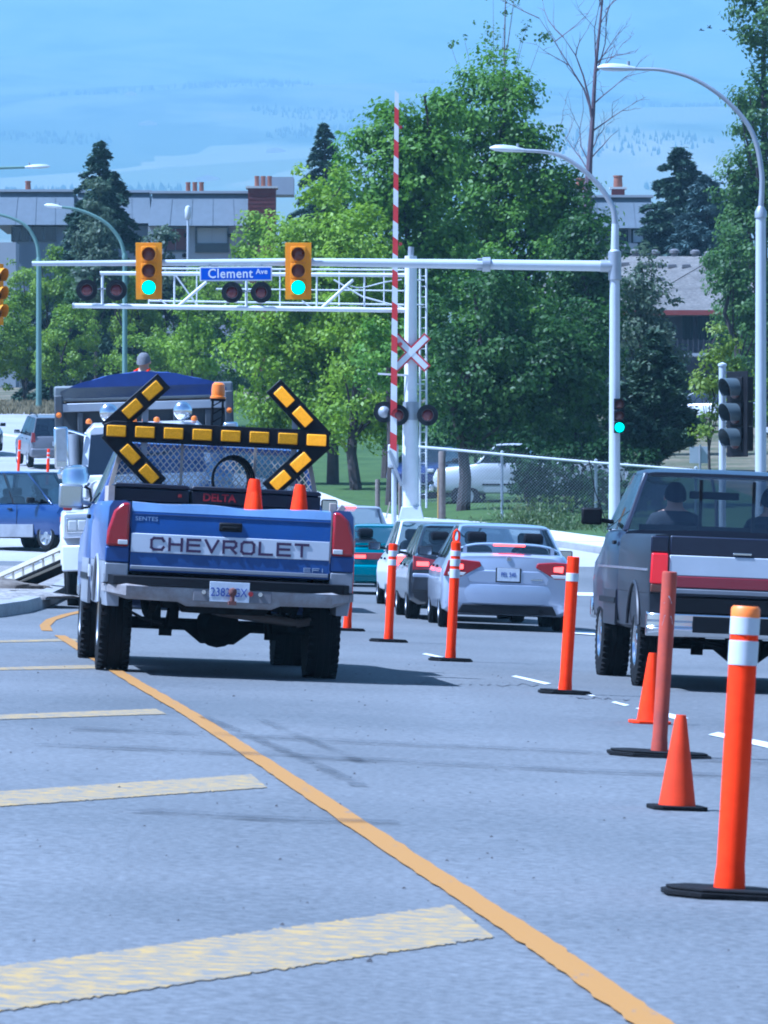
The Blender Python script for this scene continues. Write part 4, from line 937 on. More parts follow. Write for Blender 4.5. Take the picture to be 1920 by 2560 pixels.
lens(drk, 'bumper_highlight', rect(-.80,.80,.60,.655), -.05, 0, M['silver'], bev=.012); plate(drk, 0, -.03, .76)  # pale strip is the highlight along the dark bumper, built as colour
# white car ahead of it
M['white_car'] = paint('white_car_paint', (.74,.75,.76), .3, 0, .7, .05)
g = on_ground(968, 1516)
wht = thing('hatchback_car', 'white car between the teal hatchback and the dark grey car', 'car', (g.x+.80, g.y-.8, tz(g.x+.8,g.y)), (0,.03,R(3.2)), .97)
car(wht, M['white_car'], 4.1, 1.66, 1.39, zb=.22, belt=.90, wheels=(.75,3.2), wr=.29, deck=.92, yb=(.20,3.0), yr=(.75,2.25), bp=(.4,.68), wroof=.60)
for s in (-1, 1): lens(wht, 'tail_light', rect(*sorted((s*.50,s*.79)),.68,.82), -.02, .06, M['red_lit'])
lens(wht, 'rear_bumper', rect(-.80,.80,.40,.60), -.04, .06, M['white_car'], bev=.03); plate(wht, 0, -.03, .74)
# teal hatchback
M['teal'] = paint('teal_paint', (.0,.20,.24), .25, .2, .9, .05)
g = on_ground(884, 1484)
tea = thing('hatchback_car', 'teal hatchback with low spoiler in the queue', 'car', (g.x+.60, g.y-.75, tz(g.x+.6,g.y)), (0,.02,R(3.6)), .95)
car(tea, M['teal'], 4.35, 1.70, 1.29, zb=.22, belt=.88, wheels=(.80,3.35), wr=.29, deck=.90, yb=(.22,3.2), yr=(1.05,2.3), bp=(.5,), wroof=.58)
t = lens(tea, 'tail_light_bar', [(-.76,.66),(.76,.66),(.74,.78),(-.74,.78)], -.02, .06, M['red_lens'])
for s in (-1, 1): lens(t, 'lit_lamp', rect(*sorted((s*.42,s*.70)),.68,.74), -.026, 0, M['red_lit'], bev=.004)
lens(tea, 'rear_bumper', [(-.80,.34),(.80,.34),(.82,.56),(-.82,.56)], -.05, .06, M['teal'], bev=.04); plate(tea, 0, -.054, .45)
mb = MB(); mb.loft([[(x,.0+.1*abs(x)**3,.925-.04*abs(x)**4),(x,.0+.1*abs(x)**3,.95-.04*abs(x)**4),(x,.2,.965-.04*abs(x)**4),(x,.2,.94-.04*abs(x)**4)] for x in np.linspace(-.7,.7,11)]); mb.build('rear_spoiler', M['teal'], tea)
# pale grey pickup ahead
M['lilac'] = paint('pale_grey_paint', (.42,.43,.50), .35, .1, .5, .08)
fp = thing('pickup_truck', 'pale grey pickup ahead of the teal hatchback, only its cab and tail showing', 'pickup truck', (-.62, 109.6, tz(-.62,109.6)), (0,.01,R(4)), .85)
pickup(fp, M['lilac'], M['lilac'], roofz=1.83, zrail=1.28, detail=False, wheelbase=3.0)
lens(fp, 'tailgate', rect(-.79,.79,.80,1.29), -1.09, -1.04, M['lilac'], bev=.01); lens(fp, 'rear_bumper', rect(-.95,.95,.55,.72), -1.2, -1.04, M['chrome'], bev=.02)
for s in (-1, 1): lens(fp, 'tail_light', rect(*sorted((s*.80,s*.96)),.86,1.22), -1.1, -1.02, M['red_lit'], bev=.01)
lens(fp, 'high_brake_light', rect(-.16,.16,1.80,1.835), 1.5, 1.6, M['red_lit'], bev=.005)

# blue minivan turning across on the left
M['van_blue'] = paint('dark_blue_van_paint', (.012,.035,.13), .25, .1, .7, .08)
g = on_ground(104, 1378)
van = thing('minivan', 'dark blue minivan with silver sill crossing behind the kerbed island', 'van', (-9.43, 130.4, tz(-8.5, 128.5)), (0,R(-1),R(-140)), 1.05)
car(van, M['van_blue'], 4.6, 1.80, 1.70, zb=.28, belt=1.02, wheels=(.9,3.65), wr=.33, deck=1.02, yb=(.10,3.75), yr=(.35,2.75), bp=(.30,.62), wroof=.70, hood=.98, nose_drop=.22, ar=.39, gm=glass_mat('van_glass', (.35,.45,.5), .1), rims=M['alu'])
for s in (-1, 1):
    mb = MB(); mb.loft([[(s*.905,y,.28),(s*.912,y,.32),(s*.912,y,.55),(s*.89,y,.56),(s*.88,y,.28)] for y in (.1,.5)]); mb.build('sill_panel', M['silver_low'], van)
    mb = MB(); mb.loft([[(s*.905,y,.28),(s*.912,y,.32),(s*.912,y,.55),(s*.89,y,.56),(s*.88,y,.28)] for y in (1.32,3.23)]); mb.build('sill_panel', M['silver_low'], van)
    mb = MB(); mb.box((s*.70,4.52,.70), (.3,.12,.14)); mb.build('headlight', M['white_lens'], van, bevel=.02)
    mb = MB(); mb.box((s*.86,4.25,.66), (.06,.14,.12)); mb.build('indicator', M['orange_lens'], van, bevel=.01)
    for y in (1.55, 2.62): mb = MB(); mb.box((s*.899,y,.78), (.01,.012,.44)); mb.build('door_seam', M['black'], van)
mb = MB(); mb.box((0,4.6,.45), (1.5,.12,.2)); mb.build('front_bumper', M['silver'], van, bevel=.04)
# silver-grey SUV climbing the hill road
M['suv'] = paint('grey_suv_paint', (.17,.17,.19), .4, .2, .4, .1)
g = on_ground(92, 1172)
suv = thing('suv_car', 'grey SUV driving away up the hill road on the left', 'SUV', (g.x+.72, g.y-.6, tz(g.x+.7,g.y)), (R(3),0,R(11)), 1.0)
car(suv, M['suv'], 4.7, 1.85, 1.76, zb=.36, belt=1.12, wheels=(.85,3.65), wr=.38, deck=1.12, yb=(.06,3.4), yr=(.32,2.65), bp=(.32,.64), wroof=.68, gm=M['glass_dark'], ar=.44)
for s in (-1, 1): lens(suv, 'tail_light', [(s*.90,.90),(s*.74,.92),(s*.76,1.22),(s*.86,1.25)], -.02, .10, M['red_lens'])
lens(suv, 'rear_bumper', rect(-.90,.90,.44,.70), -.06, .08, M['suv'], bev=.05); plate(suv, 0, -.03, .86)
for s in (-1, 1): mb = MB(); mb.tube([(s*.62,.5,1.78),(s*.62,.7,1.85),(s*.62,2.3,1.85),(s*.62,2.5,1.78)], .02, 6); mb.build('roof_rail', M['black'], suv)
# dark car leaving the frame on the left, vehicles behind the fence, one far white car
def place(name, label, px, py, rz, pm, gm=None, scale=1.0, kind='sedan', Y=None):
    g = on_ground(px, py) if Y is None else Vector((at(px,py,Y).x, Y, tz(at(px,py,Y).x, Y)))
    r_ = thing(name, label, 'car' if kind != 'suv' else 'SUV', g, (0,0,rz), scale)
    if kind == 'sedan': car(r_, pm, 4.5, 1.76, 1.40, belt=.92, yb=(.45,3.4), yr=(1.15,2.5), bp=(.5,), wroof=.62, gm=gm or M['glass_dark'], wheels=(.85,3.5))
    else: car(r_, pm, 4.6, 1.85, 1.74, zb=.36, belt=1.10, wheels=(.85,3.6), wr=.37, deck=1.1, yb=(.06,3.4), yr=(.3,2.65), bp=(.4,), wroof=.68, gm=gm or M['glass_dark'], ar=.43)
    for s in (-1, 1):
        lens(r_, 'tail_light', rect(*sorted((s*.55,s*.78)),.7,.84), -.02, .06, M['red_lens'])
        mb = MB(); mb.box((s*.58,4.42 if kind == 'sedan' else 4.52,.66), (.26,.16,.12)); mb.build('headlight', M['white_lens'], r_, bevel=.03)
    return r_
place('sedan_car', 'dark car only just showing at the left edge on the hill road', -78, 1130, R(190), M['graphite'])
M['silver_pick'] = paint('white_silver_paint', (.55,.57,.62), .3, .1, .7, .06)
sp_ = at(1205, 1275, 163); sv = thing('pickup_truck', 'silver pickup with big black wheels parked behind the chain fence', 'pickup truck', (sp_.x+3.1, 163, tz(sp_.x, 163)-.2), (0,0,R(84)), 1.05)
pickup(sv, M['silver_pick'], M['silver_pick'], detail=False, gm=M['glass_dark'], wheel_r=.40)
for s in (-1, 1): mb = MB(); mb.box((s*.7,4.2,.88), (.3,.1,.16)); mb.build('headlight', M['white_lens'], sv, bevel=.02)
place('sedan_car', 'dark blue car parked behind the silver pickup beyond the fence', 1120, 1190, R(165), paint('deep_blue_paint', (.02,.03,.12), .25), Y=171)
place('sedan_car', 'white car far up the side street behind the right lamp post', 1885, 1122, R(60), M['white_car'], Y=236)
# ------------------------------------------------------------------ dump truck, its crew and the work site
M['truck_white'] = paint('white_truck_paint', (.66,.67,.70), .35, 0, .6, .12)
M['box_grey'] = mat('grey_dump_box', (.075,.085,.095), .6, .1, noise=(2,.3)); M['tarp'] = mat('blue_tarpaulin', (.015,.04,.20), .7, noise=(3,.3), bump=(3,.5))
dt = thing('dump_truck', 'white dump truck with blue tarpaulin load facing the camera behind the blue pickup', 'dump truck', (-3.12, 75.5, tz(-3.12, 75.5)), (0,.03,R(180+3)), 1.0)
# local: y forward (towards the camera), x to the truck's right = picture left
def secp(y, hw, z0, z1, ch=.06): return [(-hw,y,z0),(hw,y,z0),(hw,y,z1-ch),(hw-ch,y,z1),(-hw+ch,y,z1),(-hw,y,z1-ch)]
mb = MB(); mb.loft([secp(-.1,.62,.75,1.62),secp(-.4,.66,.75,1.68),secp(-1.6,.80,.75,1.78)]); mb.build('bonnet', M['truck_white'], dt, bevel=.03)
mb = MB(); mb.loft([secp(-1.6,.88,.85,1.8,.05),secp(-1.62,.89,.85,1.85,.05),secp(-3.2,.89,.85,1.85,.05)]); cab_ = mb.build('cab', M['truck_white'], dt, bevel=.02)
mb = MB(); mb.loft([secp(-1.95,.80,2.40,2.53,.08),secp(-2.3,.82,2.40,2.58,.1),secp(-3.2,.83,2.40,2.58,.1)]); mb.build('cab_roof', M['truck_white'], dt, bevel=.02)
for s in (-1, 1):
    for (ya, yb_) in ((-1.72,-1.98),(-3.1,-3.1),(-2.45,-2.45)):
        mb = MB(); mb.bar((s*.87,ya,1.83), (s*.80,yb_,2.43), .09, .09, up=(0,1,0)); mb.build('cab_pillar', M['truck_white'], dt, bevel=.01)
    mb = MB(); mb.patch((s*.88,-1.74,1.84),(s*.88,-3.1,1.84),(s*.81,-3.1,2.42),(s*.81,-2.0,2.42)); mb.build('side_window', M['glass_dark'], dt)
mb = MB(); mb.patch((-.86,-1.70,1.83),(.86,-1.70,1.83),(.79,-1.97,2.43),(-.79,-1.97,2.43),6,4,(0,.05,0)); mb.build('windshield', M['glass_dark'], dt)
mb = MB(); mb.box((0,-3.12,2.1), (1.64,.05,.6)); mb.build('cab_back', M['truck_white'], dt)
for k in (-.78,-.16,0,.16,.68):
    mb = MB(); mb.lathe([(.035,0),(.045,.01),(.045,.04),(.03,.065),(0,.075)], 12, Matrix.Translation((-k,-2.15,2.565))); mb.build('roof_marker_light', M['orange_lens'], dt)
for x in (.50,-.52):
    mb = MB(); mb.lathe([(.10,0),(.12,.02),(.13,.06),(.10,.10),(.05,.12),(0,.125)], 18, Matrix.Translation((x,-2.05,2.71)) @ Matrix.Rotation(R(-90),4,'X')); mb.box((x,-2.12,2.60), (.04,.04,.1)); mb.build('roof_spotlight', M['chrome'], dt)
mb = MB(); mb.box((0,-.05,1.15), (.95,.06,.75)); gr_ = mb.build('grille', M['chrome'], dt, bevel=.02)
for k in range(7): mb = MB(); mb.box((0,-.015,.86+k*.095), (.86,.02,.04)); mb.build('grille_slat', M['black'], gr_)
mb = MB(); mb.loft([[(x,.10-.22*(abs(x)/1.2)**3,z) for z in (.55,.58,.86,.90)] + [(x,-.08-.22*(abs(x)/1.2)**3,z) for z in (.90,.55)] for x in np.linspace(-1.2,1.2,9)]); mb.build('front_bumper', M['truck_white'], dt, bevel=.02)
mb = MB(); mb.box((0,-.3,.45), (1.9,.1,.36)); fl_ = mb.build('lower_apron', M['black'], dt)
stroke_text(dt, 'V', 0, 0, 0, 0, 0, 0, 0, M['white_paint']) if False else None
for s in (-1, 1):
    mb = MB(); secs = []
    for a in np.linspace(R(5), R(175), 10): secs.append([(s*.70,-1.0+.62*math.cos(a),.62+.68*math.sin(a)),(s*1.2,-1.0+.62*math.cos(a),.60+.66*math.sin(a)),(s*1.22,-1.0+.55*math.cos(a),.58+.58*math.sin(a)),(s*.70,-1.0+.56*math.cos(a),.58+.60*math.sin(a))])
    mb.loft(secs); mb.build('front_fender', M['truck_white'], dt)
    mb = MB(); mb.loft([secp(-.16,.19,1.0,1.34,.03),secp(-.8,.22,1.0,1.38,.03)]); o = mb.build('headlight_pod', M['truck_white'], dt, bevel=.02); o.location = (s*.98,0,0)
    mb = MB(); mb.box((s*.98,-.15,1.17), (.3,.03,.2)); h_ = mb.build('headlight', M['chrome'], dt, bevel=.01)
    for k in (-.065,.065): mb = MB(); mb.box((s*.98+k,-.13,1.17), (.11,.02,.13)); mb.build('headlight_lens', M['white_lens'], h_, bevel=.01)
    mb = MB(); mb.box((s*1.10,-.2,1.42), (.12,.08,.1)); mb.build('marker_lamp', M['red_lens'], dt, bevel=.02)
    wheel(dt, s*1.15, -1.0, .52, .28, .55, M['alu'])
    for y in (-5.2,-6.5): wheel(dt, s*1.2, y, .52, .5, .55, M['alu'])
    # mirrors on brackets, stack and air cleaner
    mb = MB(); mb.box((s*1.17,-1.75,2.24), (.20,.10,.58)); m_ = mb.build('side_mirror', M['chrome'], dt, bevel=.03)
    mb = MB(); mb.box((s*1.17,-1.695,2.28), (.15,.02,.46)); mb.build('mirror_back', M['alu'], m_, bevel=.01)
    mb = MB(); mb.tube([(s*.82,-1.9,2.40),(s*1.0,-1.8,2.46),(s*1.15,-1.76,2.5)], .02, 8); mb.tube([(s*.88,-1.8,1.9),(s*1.05,-1.78,1.94),(s*1.15,-1.76,1.98)], .02, 8); mb.build('mirror_bracket', M['chrome'], m_)
    mb = MB(); mb.lathe([(0,0),(.09,.02),(.11,.08),(.08,.14),(0,.16)], 16, Matrix.Translation((s*1.13,-1.80,1.80))); mb.build('convex_mirror', M['chrome'], m_)
    mb = MB(); mb.lathe([(.16,0),(.19,.03),(.19,.16),(.17,.18),(.19,.2),(.19,.34),(.17,.37),(.17,.44),(.13,.47),(0,.48)], 24, Matrix.Translation((s*.98,-1.35,1.52))); mb.build('air_cleaner', M['chrome'], dt)
    mb = MB(); mb.cyl((s*1.0,-3.35,.9),(s*1.0,-3.35,2.45), .075, n=14); mb.build('exhaust_stack', M['steel'], dt)
wv = MB()
for a, b in (((.98,.66),(.92,.42)),((.92,.42),(.86,.6)),((.86,.6),(.80,.42)),((.80,.42),(.74,.66))): wv.bar((a[0],-.235,a[1]-.05), (b[0],-.235,b[1]-.05), .045, .012, up=(0,1,0))
wv.build('white_mark', M['white_paint'], dt)
mb = MB(); mb.box((0,-4.2,.75), (.9,6.6,.25)); mb.build('chassis', M['under'], dt)
BX = [(-1.08,1.0),(1.08,1.0),(1.16,1.25),(1.2,2.9),(-1.2,2.9),(-1.16,1.25)]
mb = MB(); mb.prism(BX, -7.6, -3.55); box_ = mb.build('dump_box', M['box_grey'], dt, bevel=.02)
mb = MB(); mb.box((0,-3.5,3.02), (2.52,.16,.22)); mb.build('box_headboard', mat('worn_grey_rail', (.17,.19,.20), .6, noise=(3,.3)), box_, bevel=.03)
mb = MB(); mb.box((0,-3.44,2.82), (2.44,.06,.12)); mb.build('headboard_rail', M['steel'], box_, bevel=.01)
for s in (-1, 1):
    mb = MB(); mb.box((s*1.2,-5.6,3.0), (.12,4.2,.2)); mb.build('box_side_rail', M['box_grey'], box_, bevel=.02)
    mb = MB(); mb.box((s*1.2,-3.44,2.72), (.12,.1,.56)); mb.build('corner_post', M['box_grey'], box_, bevel=.02)
    mb = MB(); mb.lathe([(.04,0),(.04,.03),(0,.05)], 10, Matrix.Translation((s*1.2,-3.38,2.72)) @ Matrix.Rotation(R(-90),4,'X')); mb.build('marker_light', M['orange_lens'], box_)
for k in range(5): mb = MB(); mb.box((-.9+k*.45,-3.46,2.1), (.08,.08,1.3)); mb.build('box_rib', M['box_grey'], box_, bevel=.01)
mb = MB(); secs = []
for y in np.linspace(-5.2,-3.42,7):
    e = 1-((y+3.42)/1.78*.0)**2; secs.append([(x, y, 3.06 + (.25*max(0,math.cos(x/1.17*math.pi/2))**.9 + .012*math.sin(x*14+y*5))*(1 if y < -3.5 else .96)) for x in np.linspace(-1.17,1.17,21)] + [(1.17,y,2.95),(-1.17,y,2.95)])
mb.loft(secs); mb.build('tarpaulin', M['tarp'], dt)
mb = MB(); mb.box((0,-6.4,2.92), (2.2,2.2,.06)); mb.build('load', M['dirt'], box_)
# worker up on the load, only head and shoulders clear of the tarpaulin
SJ = {'pel':((0,0,.92),.15),'bel':((0,0,1.08),.14),'che':((0,0,1.28),.165),'nek':((0,.0,1.45),.06),'hed':((0,.01,1.55),.085),'top':((0,0,1.66),.085),'sl':((-.2,0,1.36),.075),'el':((-.29,.02,1.1),.052),'hl':((-.24,.2,.95),.04),
      'sr':((.2,0,1.36),.075),'er':((.29,.02,1.1),.052),'hr':((.24,.2,.95),.04),'tl':((-.1,0,.86),.1),'kl':((-.12,.03,.48),.07),'al':((-.12,0,.08),.05),'fl':((-.12,.15,.04),.045),'tr':((.1,0,.86),.1),'kr':((.12,.03,.48),.07),'ar':((.12,0,.08),.05),'fr':((.12,.15,.04),.045)}
SE = [('pel','bel'),('bel','che'),('che','nek'),('nek','hed'),('hed','top'),('che','sl'),('sl','el'),('el','hl'),('che','sr'),('sr','er'),('er','hr'),('pel','tl'),('tl','kl'),('kl','al'),('al','fl'),('pel','tr'),('tr','kr'),('kr','ar'),('ar','fr')]
PY_ = 82.3; hp = at(360, 888, PY_)
shirt = mat('pale_shirt', (.55,.50,.44), .9); 
pers = skin_person('person', 'grey-haired worker in pale top and green vest behind the blue tarpaulin', SJ, SE, (hp.x, PY_, hp.z - 1.66), (0,0,R(-20)), shirt, M['hair_grey'], 1.43, 1.55, pants=mat('dark_trousers', (.03,.035,.06), .9), pants_z=.93)
mb = MB(); secs = []
for z, hw, d in ((.98,.19,.155),(1.15,.19,.16),(1.30,.21,.175),(1.42,.15,.13)): secs.append([(hw*math.cos(a), d*math.sin(a), z) for a in np.linspace(0, 2*math.pi, 17)[:-1]])
mb.loft(secs); mb.build('vest', mat('green_vest', (.06,.28,.20), .8), pers)
for s in (-1,1): mb = MB(); mb.tube([(s*.12,-.16,1.0),(s*.12,-.175,1.25),(s*.1,-.12,1.42),(s*.09,.0,1.455)], .018, 6); mb.build('vest_strap', M['orange'], pers)
# staging under the worker's feet: heaped load in the box
mb = MB(); zt = hp.z - 1.74; secs = []
# conveyor frame lying up against the truck
cv0, cv1 = at(-30, 1452, 84.5), at(196, 1352, 82.0); cvd = (cv1-cv0).normalized()
CVM = mat('cream_conveyor_steel', (.62,.58,.48), .6, noise=(6,.2))
cvt = thing('conveyor_frame', 'pale steel ladder-like conveyor frame rising from the dirt behind the island', 'conveyor', (0,0,0))
mb = MB(); mb.bar(cv0, cv1, .06, .06); mb.build('upper_rail', CVM, cvt)
dn = Vector((.02,0,-.20)); mb = MB(); mb.bar(cv0+dn, cv1+dn, .06, .06); mb.build('lower_rail', CVM, cvt)
for k in range(9): p = cv0.lerp(cv1, (k+.5)/9); mb = MB(); mb.bar(p, p+dn, .035, .035); mb.build('rung', CVM, cvt)
mb = MB(); mb.bar(cv0+Vector((0,.35,-.26)), cv1+Vector((0,.35,-.26)), .5, .03); mb.build('belt', M['rubber'], cvt)
mb = MB(); mb.bar(cv0+Vector((0,.7,-.12)), cv1+Vector((0,.7,-.12)), .05, .08); mb.build('far_rail', CVM, cvt)
mb = MB(); mb.bar(cv1+Vector((.0,.35,-.1)), Vector((cv1.x+.1, cv1.y+.35, tz(cv1.x,cv1.y))), .08, .08); mb.build('leg', M['under'], cvt)
# kerbed island with gravel and dirt
isl = thing('traffic_island', 'kerbed traffic island with gravel on top at the left edge', 'island', (0,0,0))
edge = [on_ground(x, y) for x, y in ((-120,1552),(0,1543),(70,1532),(120,1517),(160,1496),(190,1474),(215,1455),(235,1436))]
top = [Vector((p.x, p.y, p.z+.15)) for p in edge]; inn = []
for i, p in enumerate(edge):
    t = edge[min(i+1,len(edge)-1)] - edge[max(0,i-1)]; t.z = 0; t.normalize(); n = Vector((-t.y, t.x, 0)); q = p + n*.22; inn.append(Vector((q.x, q.y, tz(q.x,q.y)+.16)))
mb = MB()
mb.loft([[tuple(e + Vector((0,0,-.05))), tuple(e + Vector((0,0,.10))), tuple(t_.lerp(i_, .12)), tuple(i_), tuple(i_ + Vector((0,0,-.2)))] for e, t_, i_ in zip(edge, top, inn)]); mb.build('kerb', M['kerb'], isl)
mb = MB(); fill = [(p.x, p.y, p.z-.02) for p in inn] + [(-12.5,96,tz(-12.5,96)+.14),(-16,96,tz(-14,96)+.14),(-16,66,tz(-14,66)+.14)]
mb.add(fill, [tuple(range(len(fill)))]); mb.build('gravel_top', M['gravel'], isl, smooth=0)
# dirt heap by the conveyor foot
def heap(name, label, c, rx, ry, h, m, seed):
    r_ = np.random.default_rng(seed); mb = MB(); secs = []
    for k in range(9):
        f = k/8; rr = math.cos(f*math.pi/2); z = h*math.sin(f*math.pi/2)
        secs.append([(c.x + rx*rr*math.cos(a)*(1+.15*math.sin(3*a+k)+r_.normal()*.05), c.y + ry*rr*math.sin(a), c.z - .03 + z*(1+r_.normal()*.06)) for a in np.linspace(0, 2*math.pi, 25)[:-1]])
    mb.loft(secs); return tag(mb.build(name, m), label, 'dirt heap')
hc = Vector((-5.75, 81.0, tz(-5.55,82.5)+.13)); heap('dirt_heap', 'low heap of excavated dirt at the foot of the conveyor', hc, .8, 1.0, .16, M['dirt'], 4)
hc = Vector((-4.9, 74.5, tz(-4.9,74.5)+.13)); heap('gravel_heap', 'low spread of brown gravel on the kerbed island', hc, .75, 1.6, .10, M['gravel'], 6)

# ------------------------------------------------------------------ delineators and cones on the road
def delineator(px, py, ptop, label, body_m, tapes, r=.052, base_w=.40, yaw=.2, lean=.06, top_m=None, old=False, handle=False, group='orange delineator posts along the lane taper'):
    g = on_ground(px, py); H = (py - ptop)/FPX*g.y
    t = thing('delineator_post', label, 'delineator', g, (0, lean, yaw), 1.0, group)
    mb = MB(); b = base_w/2; k = b*.42; poly = [(-b+k,-b*.85),(b-k,-b*.85),(b,-b*.3),(b,b*.3),(b-k,b*.85),(-b+k,b*.85),(-b,b*.3),(-b,-b*.3)]
    mb.prism(poly, 0, .022, axis='z'); mb.prism([(x*.93,y*.93) for x, y in poly], .022, .034, axis='z'); mb.build('rubber_base', M['rubber'], t, bevel=.005)
    h1 = H - (.10 if handle else 0)
    prof = [(r*1.12,.034),(r*1.08,.08),(r,.12),(r,h1-.02),(r*.97,h1-.004),(r*.85,h1),(0,h1)]
    mb = MB(); mb.lathe(prof, 24); mb.build('tube', body_m, t)
    for (z0, z1, mm) in tapes:
        mb = MB(); mb.lathe([(r,h1*z0),(r+.003,h1*z0+.001),(r+.003,h1*z1-.001),(r,h1*z1)], 24); mb.build('reflective_band', mm, t)
    if top_m: mb = MB(); mb.lathe([(r+.002,h1*.965),(r+.002,h1*.995),(r*.9,h1+.004),(0,h1+.004)], 24); mb.build('cap', top_m, t)
    if handle:
        mb = MB(); mb.lathe([(r*.95,h1),(r*.6,h1+.01),(r*.55,h1+.02)], 16); pts = [(-.02,0,h1+.01),(-.028,0,h1+.05),(-.022,0,h1+.10),(0,0,h1+.125),(.022,0,h1+.10),(.028,0,h1+.05),(.02,0,h1+.01)]
        mb.tube(pts, .012, 8); mb.build('grab_handle', body_m, t)
    return t
OR = M['orange']; OY = mat('bright_orange_cap', (.95,.22,.02), .5)
delineator(1822, 2242, 1517, 'bright orange delineator with white bands nearest the camera at right', OR, ((.80,.885,M['tape']),(.905,.966,M['tape'])), r=.0535, yaw=.12, top_m=OY, base_w=.50)
mb_old = delineator(1647, 1891, 1428, 'weathered red-brown delineator with torn silver patches', M['orange_old'], (), r=.046, base_w=.62, yaw=.05)
for z0, pts in ((.86,[(-.03,0),(.02,.0),(.0,.05)]),(.735,[(-.035,0),(.035,.01),(.02,.06),(-.02,.065)])):
    mb = MB(); hh = 1.1
    pr = [(.0475*math.sin(a/.046), -.0475*math.cos(a/.046), z0*1.08+z) for a, z in pts]; mb.add(pr, [tuple(range(len(pr)))]); mb.build('torn_patch', M['tape'], mb_old, smooth=0, fixn=False)
delineator(1412, 1735, 1391, 'orange delineator with one white band right of the silver sedan', OR, ((.82,.88,M['tape']),), r=.05, base_w=.43, yaw=.1, lean=.065)
delineator(1126, 1653, 1330, 'orange delineator with loop handle in front of the silver sedan', OR, ((.70,.775,M['tape']),(.80,.86,M['tape']),(.885,.93,M['tape'])), r=.047, base_w=.42, yaw=.15, handle=True, lean=.05)
delineator(971, 1605, 1359, 'orange delineator with white bands before the dark grey car', OR, ((.78,.84,M['tape']),(.87,.93,M['tape'])), r=.047, base_w=.42, yaw=.1, lean=.05)
delineator(868, 1577, 1352, 'orange delineator half hidden by the right tail of the blue pickup', OR, ((.78,.84,M['tape']),(.87,.93,M['tape'])), r=.047, base_w=.42, yaw=.1, lean=.045)
delineator(45, 1192, 1100, 'slim orange delineator left of the grey SUV', OR, ((.70,.74,M['tape']),), r=.045, base_w=.38, lean=.05)
delineator(118, 1214, 1122, 'slim orange delineator right of the grey SUV', OR, ((.74,.79,M['tape']),(.86,.90,M['tape'])), r=.045, base_w=.38, lean=.04)
for px, py, pt_, lab, bm in ((1692,2024,1787,'orange cone on black base in front of the weathered post', M['rubber']), (1624,1809,1632,'orange cone with orange base partly behind the weathered post', M['orange'])):
    g = on_ground(px, py); t = thing('traffic_cone', lab, 'traffic cone', g, (0,.045,.15), 1.0, 'orange cones by the delineators'); cone_mesh((py-pt_)/FPX*g.y, .092, .27, M['orange'] if bm is not M['rubber'] else mat('faded_orange_cone', (.80,.06,.012), .6, spec=.15, noise=(5,.25)), bm, t, .022)
# ------------------------------------------------------------------ signals, crossing gear, lamp posts
YS = 130.0; sS = FPX/YS
def S(px, py, Y=YS): return at(px, py, Y)
def cobra(parent, p_top, arm, r0, r1, m, head_len=.75, head_px_dir=-1, hm=None, name='lamp_head'):
    """curved lamp arm through points, ending in a flat lamp head"""
    mb = MB(); n = len(arm); mb.tube(arm, [r0 + (r1-r0)*i/(n-1) for i in range(n)], 10); a_ = mb.build('lamp_arm', m, parent)
    e = Vector(arm[-1]); d = (e - Vector(arm[-2])).normalized(); secs = []
    for f, hw, up, dn in ((0,.05,.04,.04),(.12,.07,.06,.05),(.3,.12,.09,.06),(.6,.15,.10,.07),(.85,.13,.08,.06),(1,.05,.02,.02)):
        c = e + d*head_len*f; y = Vector((0,1,0)); secs.append([tuple(c+y*hw*math.cos(t)+Vector((0,0,(up if math.sin(t) > 0 else dn)*math.sin(t)))) for t in np.linspace(0, 2*math.pi, 13)[:-1]])
    mb = MB(); mb.loft(secs); h = mb.build(name, hm or M['pale_steel'], a_)
    mb = MB(); c = e + d*head_len*.18; mb.cyl(c+Vector((0,0,.05)), c+Vector((0,0,.15)), .035, n=10); mb.build('photocell', M['steel'], h)
    return a_
def arc_pts(pts, n=14):
    """smooth curve through photo-derived points"""
    P = [Vector(p) for p in pts]; P = [P[0]*2-P[1]] + P + [P[-1]*2-P[-2]]; out = []
    for i in range(1, len(P)-2):
        for k in range(n):
            t = k/n; a, b, c, d = P[i-1], P[i], P[i+1], P[i+2]
            out.append(.5*((2*b)+(c-a)*t+(2*a-5*b+4*c-d)*t*t+(3*b-a-3*c+d)*t**3))
    return out + [P[-2]]
# mast-arm signal pole with its own street lamp
base = S(1536, 1335); base.z = tz(base.x, YS) + .05
sm = thing('signal_mast', 'grey signal pole with long mast arm and street lamp on top', 'signal pole', base)
def loc(p): return Vector(p) - base
mb = MB(); top = loc(S(1537, 640)); mb.cyl((0,0,0), top, .135, .115, 20); mb.lathe([(.3,0),(.3,.03),(.2,.04),(.16,.12)], 20); mb.build('pole', M['pale_steel'], sm)
mb = MB(); mb.cyl(loc(S(1537,700)), loc(S(1537,628)), .15, n=16); mb.cyl(loc(S(1500,665)), loc(S(1537,665)), .14, n=16); mb.build('arm_socket', M['steel'], sm, bevel=.01)
mb = MB(); mb.tube([loc(S(1500,665)), loc(S(1216,661)), loc(S(760,655)), loc(S(80,659))], [.125,.115,.09,.055], 16); arm_ = mb.build('mast_arm', M['pale_steel'], sm)
mb = MB(); mb.cyl(loc(S(1226,661)), loc(S(1206,661)), .17, n=16)
for k in range(6): a = k*math.pi/3; q = loc(S(1222,661)) + Vector((0,.14*math.cos(a),.14*math.sin(a))); mb.cyl(q, q+Vector((-.28,0,0)), .018, n=6)
mb.build('arm_flange', M['steel'], arm_)
